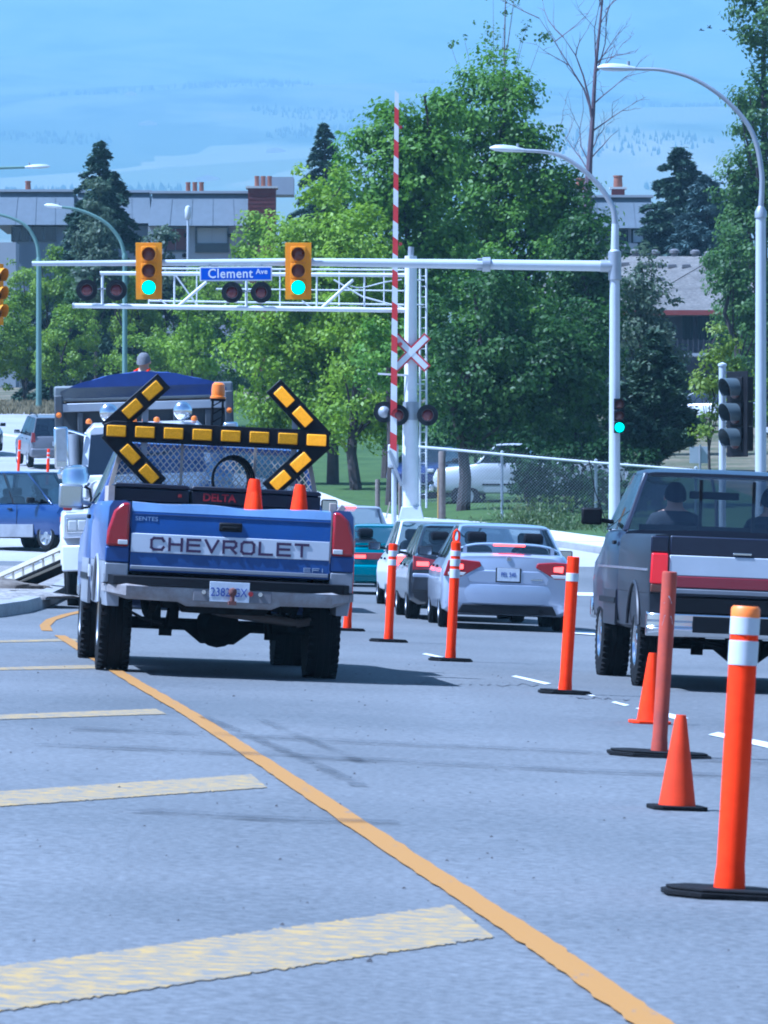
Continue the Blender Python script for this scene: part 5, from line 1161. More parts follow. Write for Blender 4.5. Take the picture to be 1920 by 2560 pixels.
mb = MB(); mb.tube([loc(S(1537,640)), loc(S(1538,560))], [.1,.085], 14); mb.lathe([(.12,0),(.12,.05),(.09,.08)], 14, Matrix.Translation(loc(S(1537,632)))); mb.build('lamp_shaft', M['pale_steel'], sm)
cobra(sm, None, arc_pts([loc(S(1538,560)), loc(S(1530,515)), loc(S(1490,455)), loc(S(1430,405)), loc(S(1375,382)), loc(S(1310,376))], 5), .075, .04, M['steel'], .8)
# signal heads: housing, backplate, three hooded lenses
def signal_head(name, label, p, rz=0.0, lit=2, plate_m=None, hous=None, back=True, sc=1.0, group=None, hood=None):
    t = thing(name, label, 'traffic light', p, (0,0,rz), sc, group)
    hous = hous or M['sig_yellow']; plate_m = plate_m or M['sig_yellow']
    if back:
        mb = MB(); mb.prism([(-.30,-.66),(.30,-.66),(.305,.655),(-.305,.655)], -.005, .012); mb.build('backplate', plate_m, t, bevel=.006)
    for k in range(3):
        z = .385 - k*.385
        mb = MB(); mb.box((0,.09,z), (.36,.2,.375)); h = mb.build('housing', hous, t, bevel=.02)
        mb = MB(); mb.box((0,-.02,z), (.35,.03,.365)); mb.build('door', hous, h, bevel=.012)
        lm = (M['sig_off'], M['sig_off'], M['sig_green'])[k] if lit == 2 else M['sig_off']
        mb = MB(); mb.lathe([(.155,0),(.15,.02),(.1,.045),(0,.055)], 24, Matrix.Translation((0,-.035,z)) @ Matrix.Rotation(R(90),4,'X')); mb.build('lens', lm, h)
        mb = MB(); secs = []   # visor: open-bottomed hood
        for a in np.linspace(R(-40), R(220), 17):
            c, s = math.cos(a), math.sin(a); ln = .20 + .05*s
            secs.append([(.165*c,-.03,z+.165*s),(.165*c,-.03-ln,z+.165*s),(.157*c,-.03-ln,z+.157*s),(.157*c,-.03,z+.157*s)])
        mb.loft(secs); mb.build('visor', hood or hous, h)
    return t
signal_head('traffic_light', 'yellow traffic light showing green left of the street name sign', S(373,678)+Vector((0,-.16,0)), group='green-lit signals on the mast arm')
signal_head('traffic_light', 'yellow traffic light showing green at the right end of the overhead truss', S(746,678)+Vector((0,-.16,0)), group='green-lit signals on the mast arm')
# secondary small head on the pole
p2 = S(1547,1040); signal_head('traffic_light', 'small black traffic light showing green fixed to the signal pole', p2+Vector((0,-.34,0)), back=False, hous=M['black'], sc=.70)
# side-on head on its own post at right, and the sliver at the left edge
signal_head('traffic_light', 'large dark traffic light seen edge-on beside the right lamp post', at(1843,1035,86)+Vector((0,0,0)), R(-62), lit=0, plate_m=M['black'], hous=M['black'], sc=1.0, hood=mat('dark_visor', (.07,.09,.10), .5))
b_ = at(1806,1200,86.4); sp2 = thing('signal_post', 'slim pale post carrying the edge-on traffic light at right', 'post', (b_.x, 86.4, tz(b_.x,86.4)))
tp_ = at(1806,915,86.4).z - tz(b_.x,86.4); mb = MB(); mb.cyl((0,0,0),(0,0,tp_), .055, n=14); mb.lathe([(.07,tp_),(.07,tp_+.03),(0,tp_+.06)], 14); mb.build('shaft', M['pale_steel'], sp2)
mb = MB(); mb.bar((0,0,tp_-.1),(.34,-.1,tp_-.12), .04,.04); mb.build('bracket', M['steel'], sp2); mb = MB(); mb.bar((0,0,tp_-1.25),(.34,-.1,tp_-1.25), .04,.04); mb.build('bracket', M['steel'], sp2)
signal_head('traffic_light', 'yellow traffic light cut by the left picture edge', at(-12,735,120), R(58), lit=0)
lp = at(-60,1300,120.2); sp3 = thing('signal_post', 'signal post just outside the left picture edge', 'post', (lp.x,120.2,tz(lp.x,120.2))); mb = MB(); mb.cyl((0,0,0),(0,0,at(0,640,120.2).z-tz(lp.x,120.2)), .08, n=12); mb.bar((0,0,at(0,700,120.2).z-tz(lp.x,120.2)),(.35,0,at(0,700,120.2).z-tz(lp.x,120.2)),.05,.05); mb.build('shaft', M['steel'], sp3)
# street name sign
sc_ = S(590,685); ns = thing('street_sign', 'blue street name sign with white lettering hanging under the mast arm', 'sign', sc_+Vector((0,-.1,0)), (0,R(-.4),0))
mb = MB(); mb.box((0,0,0), (1.68,.02,.335)); mb.build('sign_frame', M['white_paint'], ns, bevel=.004)
mb = MB(); mb.box((0,-.012,0), (1.62,.008,.275)); bl = mb.build('sign_face', mat('sign_blue', (.01,.07,.50), .4), ns)
text_part('lettering', 'Clement', .305, M['white_paint'], bl, (-.13,-.018,.0), depth=.002, sx=.92, bold=.004, space=1.08)
text_part('small_lettering', 'Ave', .165, M['white_paint'], bl, (.60,-.018,.045), depth=.002, sx=1.0, bold=.003, space=1.05)
for x in (-.6,.6): mb = MB(); mb.box((x,.05,.2), (.04,.03,.12)); mb.build('hanger', M['steel'], ns)

# ---- railway crossing: cantilever mast and truss
YC = 150.0
cb = at(1028,1302,YC); cb.z = tz(cb.x, YC) + .12
cm = thing('crossing_mast', 'white railway crossing mast with cantilever truss over the road', 'crossing signal', cb)
def C(px, py, dy=0.0): return at(px, py, YC+dy) - cb
mb = MB(); mb.cyl(C(1026,1300), C(1026,1010), .24, .2, 20); mb.cyl(C(1027,1010), C(1027,640), .175, .165, 20); mb.build('mast', M['white_paint'], cm)
mb = MB(); mb.cyl(C(1027,640), C(1028,617), .08, n=12); mb.build('mast_cap', M['steel'], cm)
mb = MB(); mb.cyl(C(1027,1050), C(1027,1005), .215, n=16); mb.build('mast_collar', M['steel'], cm)
mb = MB(); z0 = 0; mb.box((0,0,.06), (.75,.75,.12)); mb.loft([[(sx*w*c,sy*w*c,z) for sx, sy in ((-1,-1),(1,-1),(1,1),(-1,1)) for c in (1,)] for w, z in ((.36,.12),(.26,.55))]); mb.build('mast_foot', M['pale_steel'], cm, bevel=.02)
def pipe(name, a, b, r, m=None, par=None): mb = MB(); mb.cyl(a, b, r, n=10); return mb.build(name, m or M['white_paint'], par or cm)
tc_ = pipe('top_chord', C(250,683), C(1032,688), .055); bc_ = pipe('bottom_chord', C(183,764), C(1032,776), .068)
pipe('end_cap', C(181,764), C(186,764), .075, M['steel'], bc_)
pipe('rear_top_chord', C(372,671,1.0), C(1010,675,1.0), .026); pipe('rear_bottom_chord', C(372,752,1.0), C(1010,762,1.0), .026); pipe('rear_mid_rail', C(540,722,1.0), C(1010,727,1.0), .018)
for x in (256,436,616,792,911): pipe('truss_vertical', C(x,684), C(x,768), .038 if x in (256,616) else .026)
for x in (372,492,700,848,960,986): pipe('rear_vertical', C(x,673,1.0), C(x,760,1.0), .018)
for a, b in (((448,764),(516,705)),((805,770),(883,699))): pipe('truss_diagonal', C(*a), C(*b), .045)
for a, b in (((436,684),(492,762)),((600,690),(620,700)),((755,752),(776,768)),((834,699),(905,741)),((905,741),(1008,770)),((395,745),(420,765))): pipe('truss_brace', C(a[0],a[1],.5), C(b[0],b[1],.5), .022)
for x in (372,492,700,848,986): pipe('cross_strut', C(x,764,0), C(x,760,1.0), .02)
mb = MB(); mb.tube(arc_pts([C(1005,699,-.1),C(960,706,-.1),C(905,719,-.1),C(875,715,-.1)],5), .02, 6); mb.build('conduit', M['steel'], cm)
# ladder behind the mast
for x in (1050,1066): pipe('ladder_rail', C(x,672,.5), C(x,1270,.5), .03)
for k in range(22): y = 690 + k*26; pipe('ladder_rung', C(1050,y,.5), C(1066,y,.5), .012)
for y in (700,762,960): pipe('ladder_bracket', C(1030,y,.1), C(1060,y,.5), .02)
# flashing-light units
FL = []
def flasher(label, px, py, rz=0.0, dy=-.25, arm_to=None, sc=1.0):
    p = at(px, py, YC+dy); t = thing('crossing_flasher', label, 'warning light', p, (0,0,rz), sc, 'railway crossing flashers')
    mb = MB(); mb.lathe([(.0,-.006),(.285,-.004),(.285,.008),(.0,.01)], 32, Matrix.Rotation(R(90),4,'X')); mb.build('target_disc', M['black'], t)
    mb = MB(); mb.lathe([(.15,0),(.152,.03),(.14,.05),(.09,.07),(0,.075)], 24, Matrix.Translation((0,-.01,0)) @ Matrix.Rotation(R(90),4,'X')); l = mb.build('lens', M['flash_off'], t)
    mb = MB(); mb.lathe([(.165,0),(.165,.05),(.152,.05),(.152,0),(.165,0)], 24, Matrix.Translation((0,-.012,0)) @ Matrix.Rotation(R(90),4,'X')); mb.build('bezel', mat('dull_bezel', (.16,.12,.13), .6), t)
    mb = MB(); secs = []
    for a in np.linspace(R(-10), R(190), 13):
        c, s = math.cos(a), math.sin(a); ln = .1 + .16*max(0, s); secs.append([(.175*c,-.01,.175*s),(.175*c,-.01-ln,.175*s),(.168*c,-.01-ln,.168*s),(.168*c,-.01,.168*s)])
    mb.loft(secs); mb.build('hood', M['black'], t)
    mb = MB(); mb.lathe([(.16,0),(.15,.08),(.1,.13),(0,.15)], 18, Matrix.Translation((0,.01,0)) @ Matrix.Rotation(R(-90),4,'X')); mb.build('lamp_case', M['steel'], t)
    if arm_to: mb = MB(); mb.bar(Vector((0,.08,.0)), Vector((arm_to,.22,.05)), .035,.035); mb.build('bracket', M['steel'], t)
flasher('leftmost red warning lamp on black disc on the truss', 217, 725, arm_to=.42); flasher('red warning lamp on black disc left of the green signal, second on the truss', 291, 725, arm_to=-.37)
flasher('red warning lamp on black disc under the street name sign, left one', 580, 731, arm_to=.38); flasher('red warning lamp on black disc under the street name sign, right one', 653, 731, arm_to=-.4)
flasher('red warning lamp low on the crossing mast, left of it', 995, 1038, arm_to=.34); flasher('red warning lamp low on the crossing mast, right of it', 1069, 1038, arm_to=-.44)
flasher('warning lamp turned away at the far left of the crossing mast', 960, 1030, R(180), .1)
# crossbuck
xb = thing('crossbuck_sign', 'white X-shaped railway crossbuck with red border on the mast', 'sign', at(1028,881,YC-.24))
for k, a in enumerate((R(45), R(-45))):
    mb = MB(); mb.box((0,-.004*k,0), (1.24,.012,.235), (0,a,0)); bl_ = mb.build('red_blade', mat('crossbuck_red', (.50,.02,.03), .45), xb)
    mb = MB(); mb.box((0,-.011-.006*k,0), (1.16,.004,.15), (0,a,0)); mb.build('white_blade', M['white_paint'], bl_)
mb = MB(); mb.box((0,.05,0), (.2,.1,.2)); mb.build('clamp', M['steel'], xb)
# raised gate arm with its mechanism
gb = at(985,1172,YC-.3); ga = thing('crossing_gate_arm', 'tall raised crossing gate arm with red and white stripes', 'barrier', gb)
def G(px, py): return at(px, py, YC-.3) - gb
n = 23; y0, y1 = 1165.0, 230.0
for k in range(n):
    ya = y0 + (y1-y0)*k/n; yb_ = y0 + (y1-y0)*(k+1)/n; xa = 983 + (992-983)*k/n; xb_ = 983 + (992-983)*(k+1)/n; w = .09 - .035*k/n
    red = k % 2 == 1 and k < n-1; a, b = G(xa,ya), G(xb_,yb_); sl = .05
    mb = MB(); mb.add([(a.x-w,-.03,a.z+sl),(a.x+w,-.03,a.z-sl),(b.x+w,-.03,b.z-sl),(b.x-w,-.03,b.z+sl),(a.x-w,.03,a.z+sl),(a.x+w,.03,a.z-sl),(b.x+w,.03,b.z-sl),(b.x-w,.03,b.z+sl)], [(0,1,2,3),(7,6,5,4),(0,4,5,1),(1,5,6,2),(2,6,7,3),(3,7,4,0)])
    mb.build('red_stripe' if red else 'white_stripe', mat('gate_red', (.55,.025,.03), .5) if red and k == 1 else (bpy.data.materials['gate_red'] if red else M['white_paint']), ga, smooth=0)
for yy in (318,610,860): mb = MB(); q = G(1001,yy); mb.cyl(q+Vector((0,-.05,0)), q+Vector((0,.05,0)), .05, n=12); mb.build('gate_lamp', M['red_lens'], ga)
mb = MB(); mb.box(G(983,1140)+Vector((0,.12,0)), (.28,.2,.62)); mb.build('gate_mechanism', M['pale_steel'], ga, bevel=.03)
mb = MB(); mb.bar(G(972,1125)+Vector((0,.0,0)), G(1004,1215), .08, .16, up=(0,1,0)); mb.build('counterweight', M['steel'], ga, bevel=.01)
pst = at(985,1172,YC-.1); mb = MB(); mb.cyl(Vector((pst.x,pst.y,tz(pst.x,pst.y)))-gb, pst-gb, .07, n=12); mb.build('gate_post', M['pale_steel'], ga)
mb = MB(); mb.bar(G(945,934)+Vector((0,.15,0)), G(1018,938)+Vector((0,.15,0)), .05, .05); mb.build('stay_arm', M['white_paint'], ga)

# ---- street lamps
def lamp_post(label, base_px, Yl, pts, r0, m, top_r=None, head=.75, r_arm=(.06,.035), hm=None):
    bx_ = at(base_px, 1300, Yl).x; b = Vector((bx_, Yl, tz(bx_, Yl)-.1)); t = thing('street_lamp', label, 'street lamp', b, group='curved-arm street lamps')
    P = [at(x, y, Yl) - b for x, y in pts]
    mb = MB(); mb.cyl((0,0,0), P[0], r0, top_r or r0*.85, 16); mb.lathe([(r0*1.8,0),(r0*1.8,.05),(r0*1.2,.1),(r0*1.02,.5)], 16); mb.build('pole', m, t)
    mb = MB(); mb.lathe([(r0*1.02,-.12),(r0*1.02,.0),(r_arm[0]*1.1,.12)], 16, Matrix.Translation(P[0])); mb.build('pole_cap', M['steel'] if m is M['pale_steel'] else m, t)
    cobra(t, None, arc_pts(P, 6), r_arm[0], r_arm[1], M['steel'] if m is M['pale_steel'] else m, head, hm=hm)
    return t
lamp_post('tall grey street lamp curving left at the right picture edge', 1902, 115, [(1902,530),(1904,430),(1880,330),(1820,255),(1740,200),(1660,176),(1588,172)], .122, M['pale_steel'], head=.78)
lamp_post('pale green street lamp whose arm leaves the frame at left', 97, 252, [(97,650),(92,610),(70,570),(35,548),(-10,535),(-60,530)], .13, M['green_pole'], r_arm=(.09,.06))
lamp_post('pale green street lamp arching left over the spruce', 312, 226, [(312,640),(300,600),(268,560),(225,535),(185,522),(155,518)], .11, M['green_pole'], r_arm=(.085,.055), head=.72, hm=M['white_paint'])
lamp_post('street lamp reaching in from the left edge at roof height', -130, 200, [(-130,520),(-125,480),(-100,445),(-50,424),(0,420),(62,418)], .12, M['green_pole'], r_arm=(.085,.05), head=.9)
gl = at(470,1000,300); gb2 = Vector((gl.x,300,tz(gl.x,300)-.1)); gt = thing('globe_lamp', 'slim post lamp with white capsule head before the apartment window', 'street lamp', gb2)
ht = at(470,548,300).z - gb2.z; mb = MB(); mb.cyl((0,0,0),(0,0,ht), .09,.07, 10); mb.build('pole', M['pale_steel'], gt)
mb = MB(); mb.lathe([(.1,ht),(.16,ht+.08),(.17,ht+.5),(.12,ht+.68),(0,ht+.74)], 14); mb.build('lamp_head', M['white_paint'], gt)

# ---- chain-link fence along the tracks
YF = 147.0
rail = [(1046,1117),(1105,1122),(1255,1136),(1490,1157),(1610,1166),(1762,1178)]
fe = thing('chain_link_fence', 'chain-link fence with pale top rail beside the railway', 'fence', (0,0,0))
RP = [at(x, y, YF) for x, y in rail]
mb = MB(); mb.tube(RP, .033, 8); mb.build('top_rail', M['white_paint'], fe)
for x, i in ((1255,2),(1490,3),(1740,5)):
    q = RP[i] if x != 1740 else at(1740,1176,YF); mb = MB(); mb.cyl((q.x,YF+.05,tz(q.x,YF)-.1), (q.x,YF+.05,q.z+.05), .04, n=10); mb.lathe([(.045,0),(.045,.03),(0,.06)], 10, Matrix.Translation((q.x,YF+.05,q.z+.05))); mb.build('fence_post', M['pale_steel'], fe)
mb = MB(); pitch = .085
xs_ = [p.x for p in RP]; zs_ = [p.z for p in RP]
def rail_z(x): return float(np.interp(x, xs_, zs_))
x = xs_[0] - 1.6
while x < xs_[-1]:
    for s in (-1, 1):
        a = max(x, xs_[0]) if s > 0 else x; h = 1.42
        x0_, x1_ = (x, x + h) if s > 0 else (x + h, x)
        z0_, z1_ = rail_z(x)-h-.02, rail_z(x)-.02
        # clip to the fence run
        lo, hi = xs_[0], xs_[-1]; t0 = 0.0; t1 = 1.0; d = x1_-x0_
        ta, tb = (lo-x0_)/d, (hi-x0_)/d; ta, tb = min(ta,tb), max(ta,tb); t0, t1 = max(t0,ta), min(t1,tb)
        if t1-t0 > .05:
            A_ = (x0_+d*t0, YF, z0_+(z1_-z0_)*t0); B_ = (x0_+d*t1, YF+.004*s, z0_+(z1_-z0_)*t1); mb.bar(A_, B_, .006, .006, up=(0,1,0))
    x += pitch
tag(mb.build('wire_mesh', mat('galvanised_wire', (.30,.32,.33), .5, .5), fe, smooth=0), kind='stuff')
# timber posts and bollards by the fence and the trees
for px, top_y, bot_y, Y, r_, lab in ((1105,1128,1262,146,.095,'thick grey timber post with a yellow strip at the fence end'),(944,1198,1262,158,.07,'short grey wooden bollard beside the tree trunk'),(1000,1205,1270,155,.05,'small wooden stake by the crossing gate post')):
    q = at(px, top_y, Y); zb_ = tz(q.x, Y)-.1; t = thing('wooden_post', lab, 'post', (q.x, Y, zb_)); h = q.z - zb_
    mb = MB(); mb.lathe([(r_*1.05,0),(r_,h*.5),(r_*.98,h-.03),(r_*.8,h),(0,h)], 12); mb.build('shaft', M['wood'], t)
    if px == 1105: mb = MB(); mb.box((-.11,-.05,h*.42), (.03,.02,h*.75)); mb.build('yellow_strip', mat('faded_yellow_strip', (.55,.33,.08), .7), t)
q = at(962,1245,157); mb = MB(); mb.bar((0,0,0),(.14,0,.62),.05,.04); st_ = mb.build('survey_stake', M['plank'], None); st_.location = (q.x,157,tz(q.x,157)-.02); tag(st_, 'leaning yellowish stake between bollard and tree', 'stake')
# back of a road sign by the side street
q = at(1750,1137,168); rs_ = thing('road_sign', 'plain grey back of a square road sign near the pine', 'sign', (q.x,168,tz(q.x,168)))
hh_ = q.z - tz(q.x,168); mb = MB(); mb.cyl((0,0,0),(0,0,hh_+.3), .035, n=8); mb.build('sign_post', M['steel'], rs_)
mb = MB(); mb.box((0,.05,hh_), (.62,.012,.5)); mb.build('sign_panel', M['pale_steel'], rs_)
# four birds high on the right
for k, (px, py, w) in enumerate(((1752,76,.5),(1772,70,.42),(1808,78,.5),(1832,77,.46))):
    mb = MB(); p = at(px, py, 420); f = .18 + .1*(k % 2)
    mb.tube([(-.16,0,0),(0,0,.03),(.2,0,0),(.3,0,.0)], [.01,.05,.04,.005], 6); mb.add([(0,0,.02),(.1,0,.02),(.02,w*.9,f),(-.04,w*.5,f*.8)], [(0,1,2,3)]); mb.add([(0,0,.02),(.1,0,.02),(.02,-w*.9,f*.6),(-.04,-w*.5,f*.7)], [(0,1,2,3)])
    b = mb.build('bird', M['dark'], None, smooth=60); b.location = p; b.rotation_euler = (0,0,.4*k); tag(b, ('leftmost','second','third','rightmost')[k] + ' dark bird of the four in a line at the upper right', 'bird', 'four flying birds')

# ------------------------------------------------------------------ buildings
def brick_stack(root, name, x0, x1, z0, z1, y0, y1, m, pots=0, potm=None):
    mb = MB(); mb.box(((x0+x1)/2,(y0+y1)/2,(z0+z1)/2), (x1-x0,y1-y0,z1-z0)); o = mb.build(name, m, root)
    mb = MB(); mb.box(((x0+x1)/2,(y0+y1)/2,z1+.06), (x1-x0+.25,y1-y0+.25,.12)); mb.build('chimney_cap', M['concrete'], o)
    for k in range(pots):
        px = x0 + (x1-x0)*(k+.5)/pots; w = (x1-x0)/pots*.36
        mb = MB(); mb.lathe([(w*.9,z1+.12),(w,z1+.2),(w*.9,z1+.7),(w*1.05,z1+.74),(w*1.05,z1+.82),(0,z1+.82)], 12, Matrix.Translation((px,(y0+y1)/2,0))); mb.build('chimney_pot', potm or mat('clay_pot', (.30,.12,.07), .9), o)
    return o
M['mansard'] = ground_mat('grey_metal_roof', [(.12,.145,.165),(.145,.17,.195)], .3, .6, (3,.06), .1, 3)
M['wall_pale'] = mat('pale_stucco', (.42,.44,.47), .9, noise=(.4,.12)); M['wall_grey'] = mat('grey_siding', (.20,.23,.27), .9, noise=(.5,.15))
M['win_dark'] = mat('dark_window', (.02,.03,.04), .1, spec=.6); M['curtain'] = mat('pale_curtain', (.42,.46,.48), .7); M['curtain_red'] = mat('brown_curtain', (.13,.05,.05), .8)
M['shingle'] = ground_mat('brown_shingle_roof', [(.13,.118,.105),(.165,.15,.132),(.20,.182,.16)], .9, .95, (7,.3), .5, 10)
M['fascia'] = mat('red_fascia', (.25,.05,.04), .6)
def bld(name, label, Y): o = thing(name, label, 'building', (0,0,0)); return o
def B(px, py, Y=330.0): return at(px, py, Y)
def mansard(root, pxa, pxb, py_top, py_bot, Y, depth=10, out=.9, inset_top=.6, m=None):
    a, b = B(pxa,py_bot,Y), B(pxb,py_bot,Y); c, d = B(pxa+8,py_top,Y), B(pxb-8,py_top,Y)
    mb = MB(); v = [(a.x,Y-out,a.z),(b.x,Y-out,b.z),(d.x,Y+inset_top,d.z),(c.x,Y+inset_top,c.z),(a.x,Y+depth,a.z),(b.x,Y+depth,b.z),(d.x,Y+depth,d.z),(c.x,Y+depth,c.z)]
    mb.add(v, [(0,1,2,3),(4,7,6,5),(0,4,5,1),(1,5,6,2),(2,6,7,3),(3,7,4,0)]); o = mb.build('mansard_roof', m or M['mansard'], root, smooth=0)
    n = int((b.x-a.x)/1.1)
    for k in range(1, n):
        t = k/n; mb = MB(); mb.bar((a.x+(b.x-a.x)*t, Y-out-.02, a.z), (c.x+(d.x-c.x)*t, Y+inset_top-.02, c.z), .025, .03, up=(0,1,0)); mb.build('standing_seam', m or M['mansard'], o)
    mb = MB(); mb.box(((c.x+d.x)/2,Y+inset_top+.3,c.z+.06), (d.x-c.x+.3,1.2,.14)); mb.build('parapet', M['wall_pale'], o)
    return o
def wall(root, pxa, pxb, z0, py_top, Y, m, depth=10, y_off=0.0):
    a, b = B(pxa,py_top,Y), B(pxb,py_top,Y); mb = MB(); mb.box(((a.x+b.x)/2, Y+depth/2+y_off, (a.z+z0)/2), (b.x-a.x, depth, a.z-z0)); return mb.build('wall', m, root)
def window(root, pxa, pxb, pya, pyb, Y, panes=2, m=None, ms=None):
    a, b = B(pxa,pya,Y), B(pxb,pyb,Y); cx, cz = (a.x+b.x)/2, (a.z+b.z)/2; w, h = b.x-a.x, a.z-b.z
    mb = MB(); f = .1
    for x in (-w/2+f/2, w/2-f/2): mb.box((cx+x,Y-.06,cz), (f,.12,h))
    for z in (-h/2+f/2, h/2-f/2): mb.box((cx,Y-.06,cz+z), (w-2*f,.11,f))
    o = mb.build('window', M['win_dark'], root)
    for k in range(panes):
        ww = (w-2*f)/panes; mb = MB(); mb.box((cx-w/2+f+ww*(k+.5),Y-.02,cz), (ww-.05,.03,h-2*f)); mb.build('pane', (ms[k] if ms else m) or M['win_dark'], o)
    return o
ap = bld('apartment_building', 'grey mansard-roofed apartment block with brick chimney behind the left trees', 330)
gz = tz(-14, 330) - .2
wall(ap, 370, 640, gz, 566, 330, M['wall_pale']); wall(ap, 30, 200, gz, 566, 330, M['wall_grey'], y_off=.4); wall(ap, 195, 374, gz, 560, 330, M['wall_grey'], y_off=2.0)
mansard(ap, 372, 640, 482, 566, 330); mansard(ap, -10, 190, 478, 564, 330.4); mansard(ap, 186, 380, 480, 560, 332)
mb = MB(); a = B(18,566,326); mb.box((a.x, 326, (a.z+gz)/2-.5), (1.2, 3, a.z-gz-1)); mb.build('wing_wall', M['wall_pale'], ap)
window(ap, 408, 470, 568, 630, 330, 2, M['curtain_red']); window(ap, 488, 572, 566, 631, 330, 2, ms=(M['curtain'],M['curtain'])); window(ap, 28, 72, 567, 604, 330.4, 2, M['win_dark']); window(ap, 78, 140, 567, 604, 330.4, 2, M['win_dark'])
window(ap, 410, 470, 665, 720, 330, 2, M['win_dark']); window(ap, 488, 572, 665, 720, 330, 2, M['win_dark'])
mb = MB(); a, b = B(492,605), B(568,605); mb.box(((a.x+b.x)/2,329.9,a.z-.35), (b.x-a.x,.1,.55)); mb.build('balcony_panel', M['win_dark'], ap)
for x in (466,575,462): 
    q = B(x, 590 if x != 462 else 640); mb = MB(); mb.lathe([(.0,-.1),(.12,-.08),(.16,.1),(0,.16)], 8, Matrix.Translation((q.x,329.8,q.z))); mb.build('wall_lamp', M['black'], ap)
a, b = B(621,473,329), B(690,600,329); brick_stack(ap, 'brick_chimney', a.x, b.x, gz, a.z, 328, 329.6, M['brick'], 0)
for (x0, x1, yt, n, Yp) in ((634,682,470,3,329),(462,512,485,3,332.5),(60,80,482,1,333)):
    a, b = B(x0,yt,Yp), B(x1,yt,Yp); brick_stack(ap, 'chimney_stack', a.x, b.x, a.z-.9, a.z-.12, Yp-.4, Yp+.4, M['concrete'] if n > 1 and x0 != 634 else M['brick'], n)
a, b = B(640,446,338), B(735,490,338); mb = MB(); mb.box(((a.x+b.x)/2,338,(a.z+b.z)/2), (b.x-a.x,3,a.z-b.z)); mb.build('plant_room', M['wall_pale'], ap)
# brick courses on the big chimney that the lens can pick out
a, b = B(621,473,329), B(690,600,329); zz = b.z
while zz < a.z - .2:
    mb = MB(); mb.box(((a.x+b.x)/2,327.985,zz), (b.x-a.x-.02,.03,.16)); mb.build('brick_course', M['brick'], ap); zz += .24
rb = bld('apartment_building', 'grey mansard-roofed building with two brick chimneys behind the dead tree', 330); gz2 = tz(14,330)-.2
mansard(rb, 1440, 1636, 492, 572, 330); wall(rb, 1450, 1628, gz2, 570, 330, M['wall_pale'])
window(rb, 1500, 1570, 574, 610, 330, 2, M['win_dark']); window(rb, 1578, 1612, 572, 610, 330, 1, M['curtain']); mb = MB(); a, b = B(1560,612), B(1632,640); mb.box(((a.x+b.x)/2,328.9,(a.z+b.z)/2), (b.x-a.x,1.8,a.z-b.z)); mb.build('balcony', M['wall_grey'], rb)
a, b = B(1436,478,330), B(1468,500,330); brick_stack(rb, 'brick_chimney', a.x, b.x, b.z-2.5, a.z, 330.4, 331.4, M['brick'], 1)
a, b = B(1530,472,331), B(1562,500,331); brick_stack(rb, 'brick_chimney', a.x, b.x, b.z-1.5, a.z, 331.2, 332, M['brick'], 1)
# bungalow with a big brown hipped roof
hs = bld('house', 'low house with broad brown shingle roof and red fascia at right', 258); YH = 258.0; gz3 = tz(13,YH)-.2
hip0, hipb = B(1560,776,YH-6), B(1910,776,YH-6); r1 = B(1792,641,YH+6); r0 = B(1430,640,YH+17); e0 = B(1250,778,YH+6); ez = hip0.z; rr_ = B(1910,645,YH+6)
mb = MB(); mb.add([hip0, r1, r0, Vector((e0.x,e0.y,ez)), Vector((e0.x+2,e0.y+14,ez))], [(0,1,2,3),(3,2,4)]); mb.add([hip0-Vector((0,0,.03)), Vector((hipb.x,hipb.y,ez-.03)), rr_-Vector((0,0,.03)), r1-Vector((0,0,.03))], [(0,1,2,3)]); mb.add([r1-Vector((0,.0,.06)), rr_-Vector((0,0,.06)), Vector((rr_.x,YH+20,ez)), Vector((r0.x,YH+26,ez)), r0-Vector((0,0,.06))], [(0,1,2,3,4)])
rf = mb.build('roof', M['shingle'], hs, smooth=0)
mb = MB(); mb.box(((hip0.x+hipb.x)/2,YH-6.05,ez-.1), (hipb.x-hip0.x,.12,.22)); mb.build('fascia', M['fascia'], hs)
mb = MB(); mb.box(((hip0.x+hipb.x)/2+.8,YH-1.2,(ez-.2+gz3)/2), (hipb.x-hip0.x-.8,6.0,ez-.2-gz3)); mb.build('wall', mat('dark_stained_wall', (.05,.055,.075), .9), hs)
mb = MB(); mb.box((hip0.x+.2,YH+8,(ez-.3+gz3)/2), (5.5,9,ez-.3-gz3)); mb.build('wall', M['wall_grey'], hs)
for px in (1710,1760,1700): pass
window(hs, 1706, 1732, 790, 850, YH-4.25, 1, M['win_dark']); window(hs, 1745, 1790, 790, 850, YH-4.25, 2, M['win_dark'])
mb = MB(); a, b = B(1690,888,YH-5.5), B(1860,900,YH-5.5); mb.box(((a.x+b.x)/2,YH-5.6,a.z), (b.x-a.x,1.6,.14)); bal_ = mb.build('balcony_floor', M['wall_pale'], hs)
for k in range(12): q = B(1694+k*13,870,YH-6.3); mb = MB(); mb.box((q.x,YH-6.35,q.z-.1), (.05,.05,1.0)); mb.build('baluster', mat('dark_rail', (.05,.05,.06), .7) if k == 0 else bpy.data.materials['dark_rail'], bal_)
for px, py in ((1588,634),(1638,636),(1686,634),(1738,636),(1772,640)):
    q = B(px,py+6,YH+6+11*(1792-px)/362); mb = MB(); mb.lathe([(.16,-.4),(.16,.1),(.24,.14),(.24,.26),(.12,.34),(0,.34)], 10, Matrix.Translation(q)); mb.build('roof_vent', mat('vent_metal', (.16,.15,.15), .6) if px == 1588 else bpy.data.materials['vent_metal'], rf)
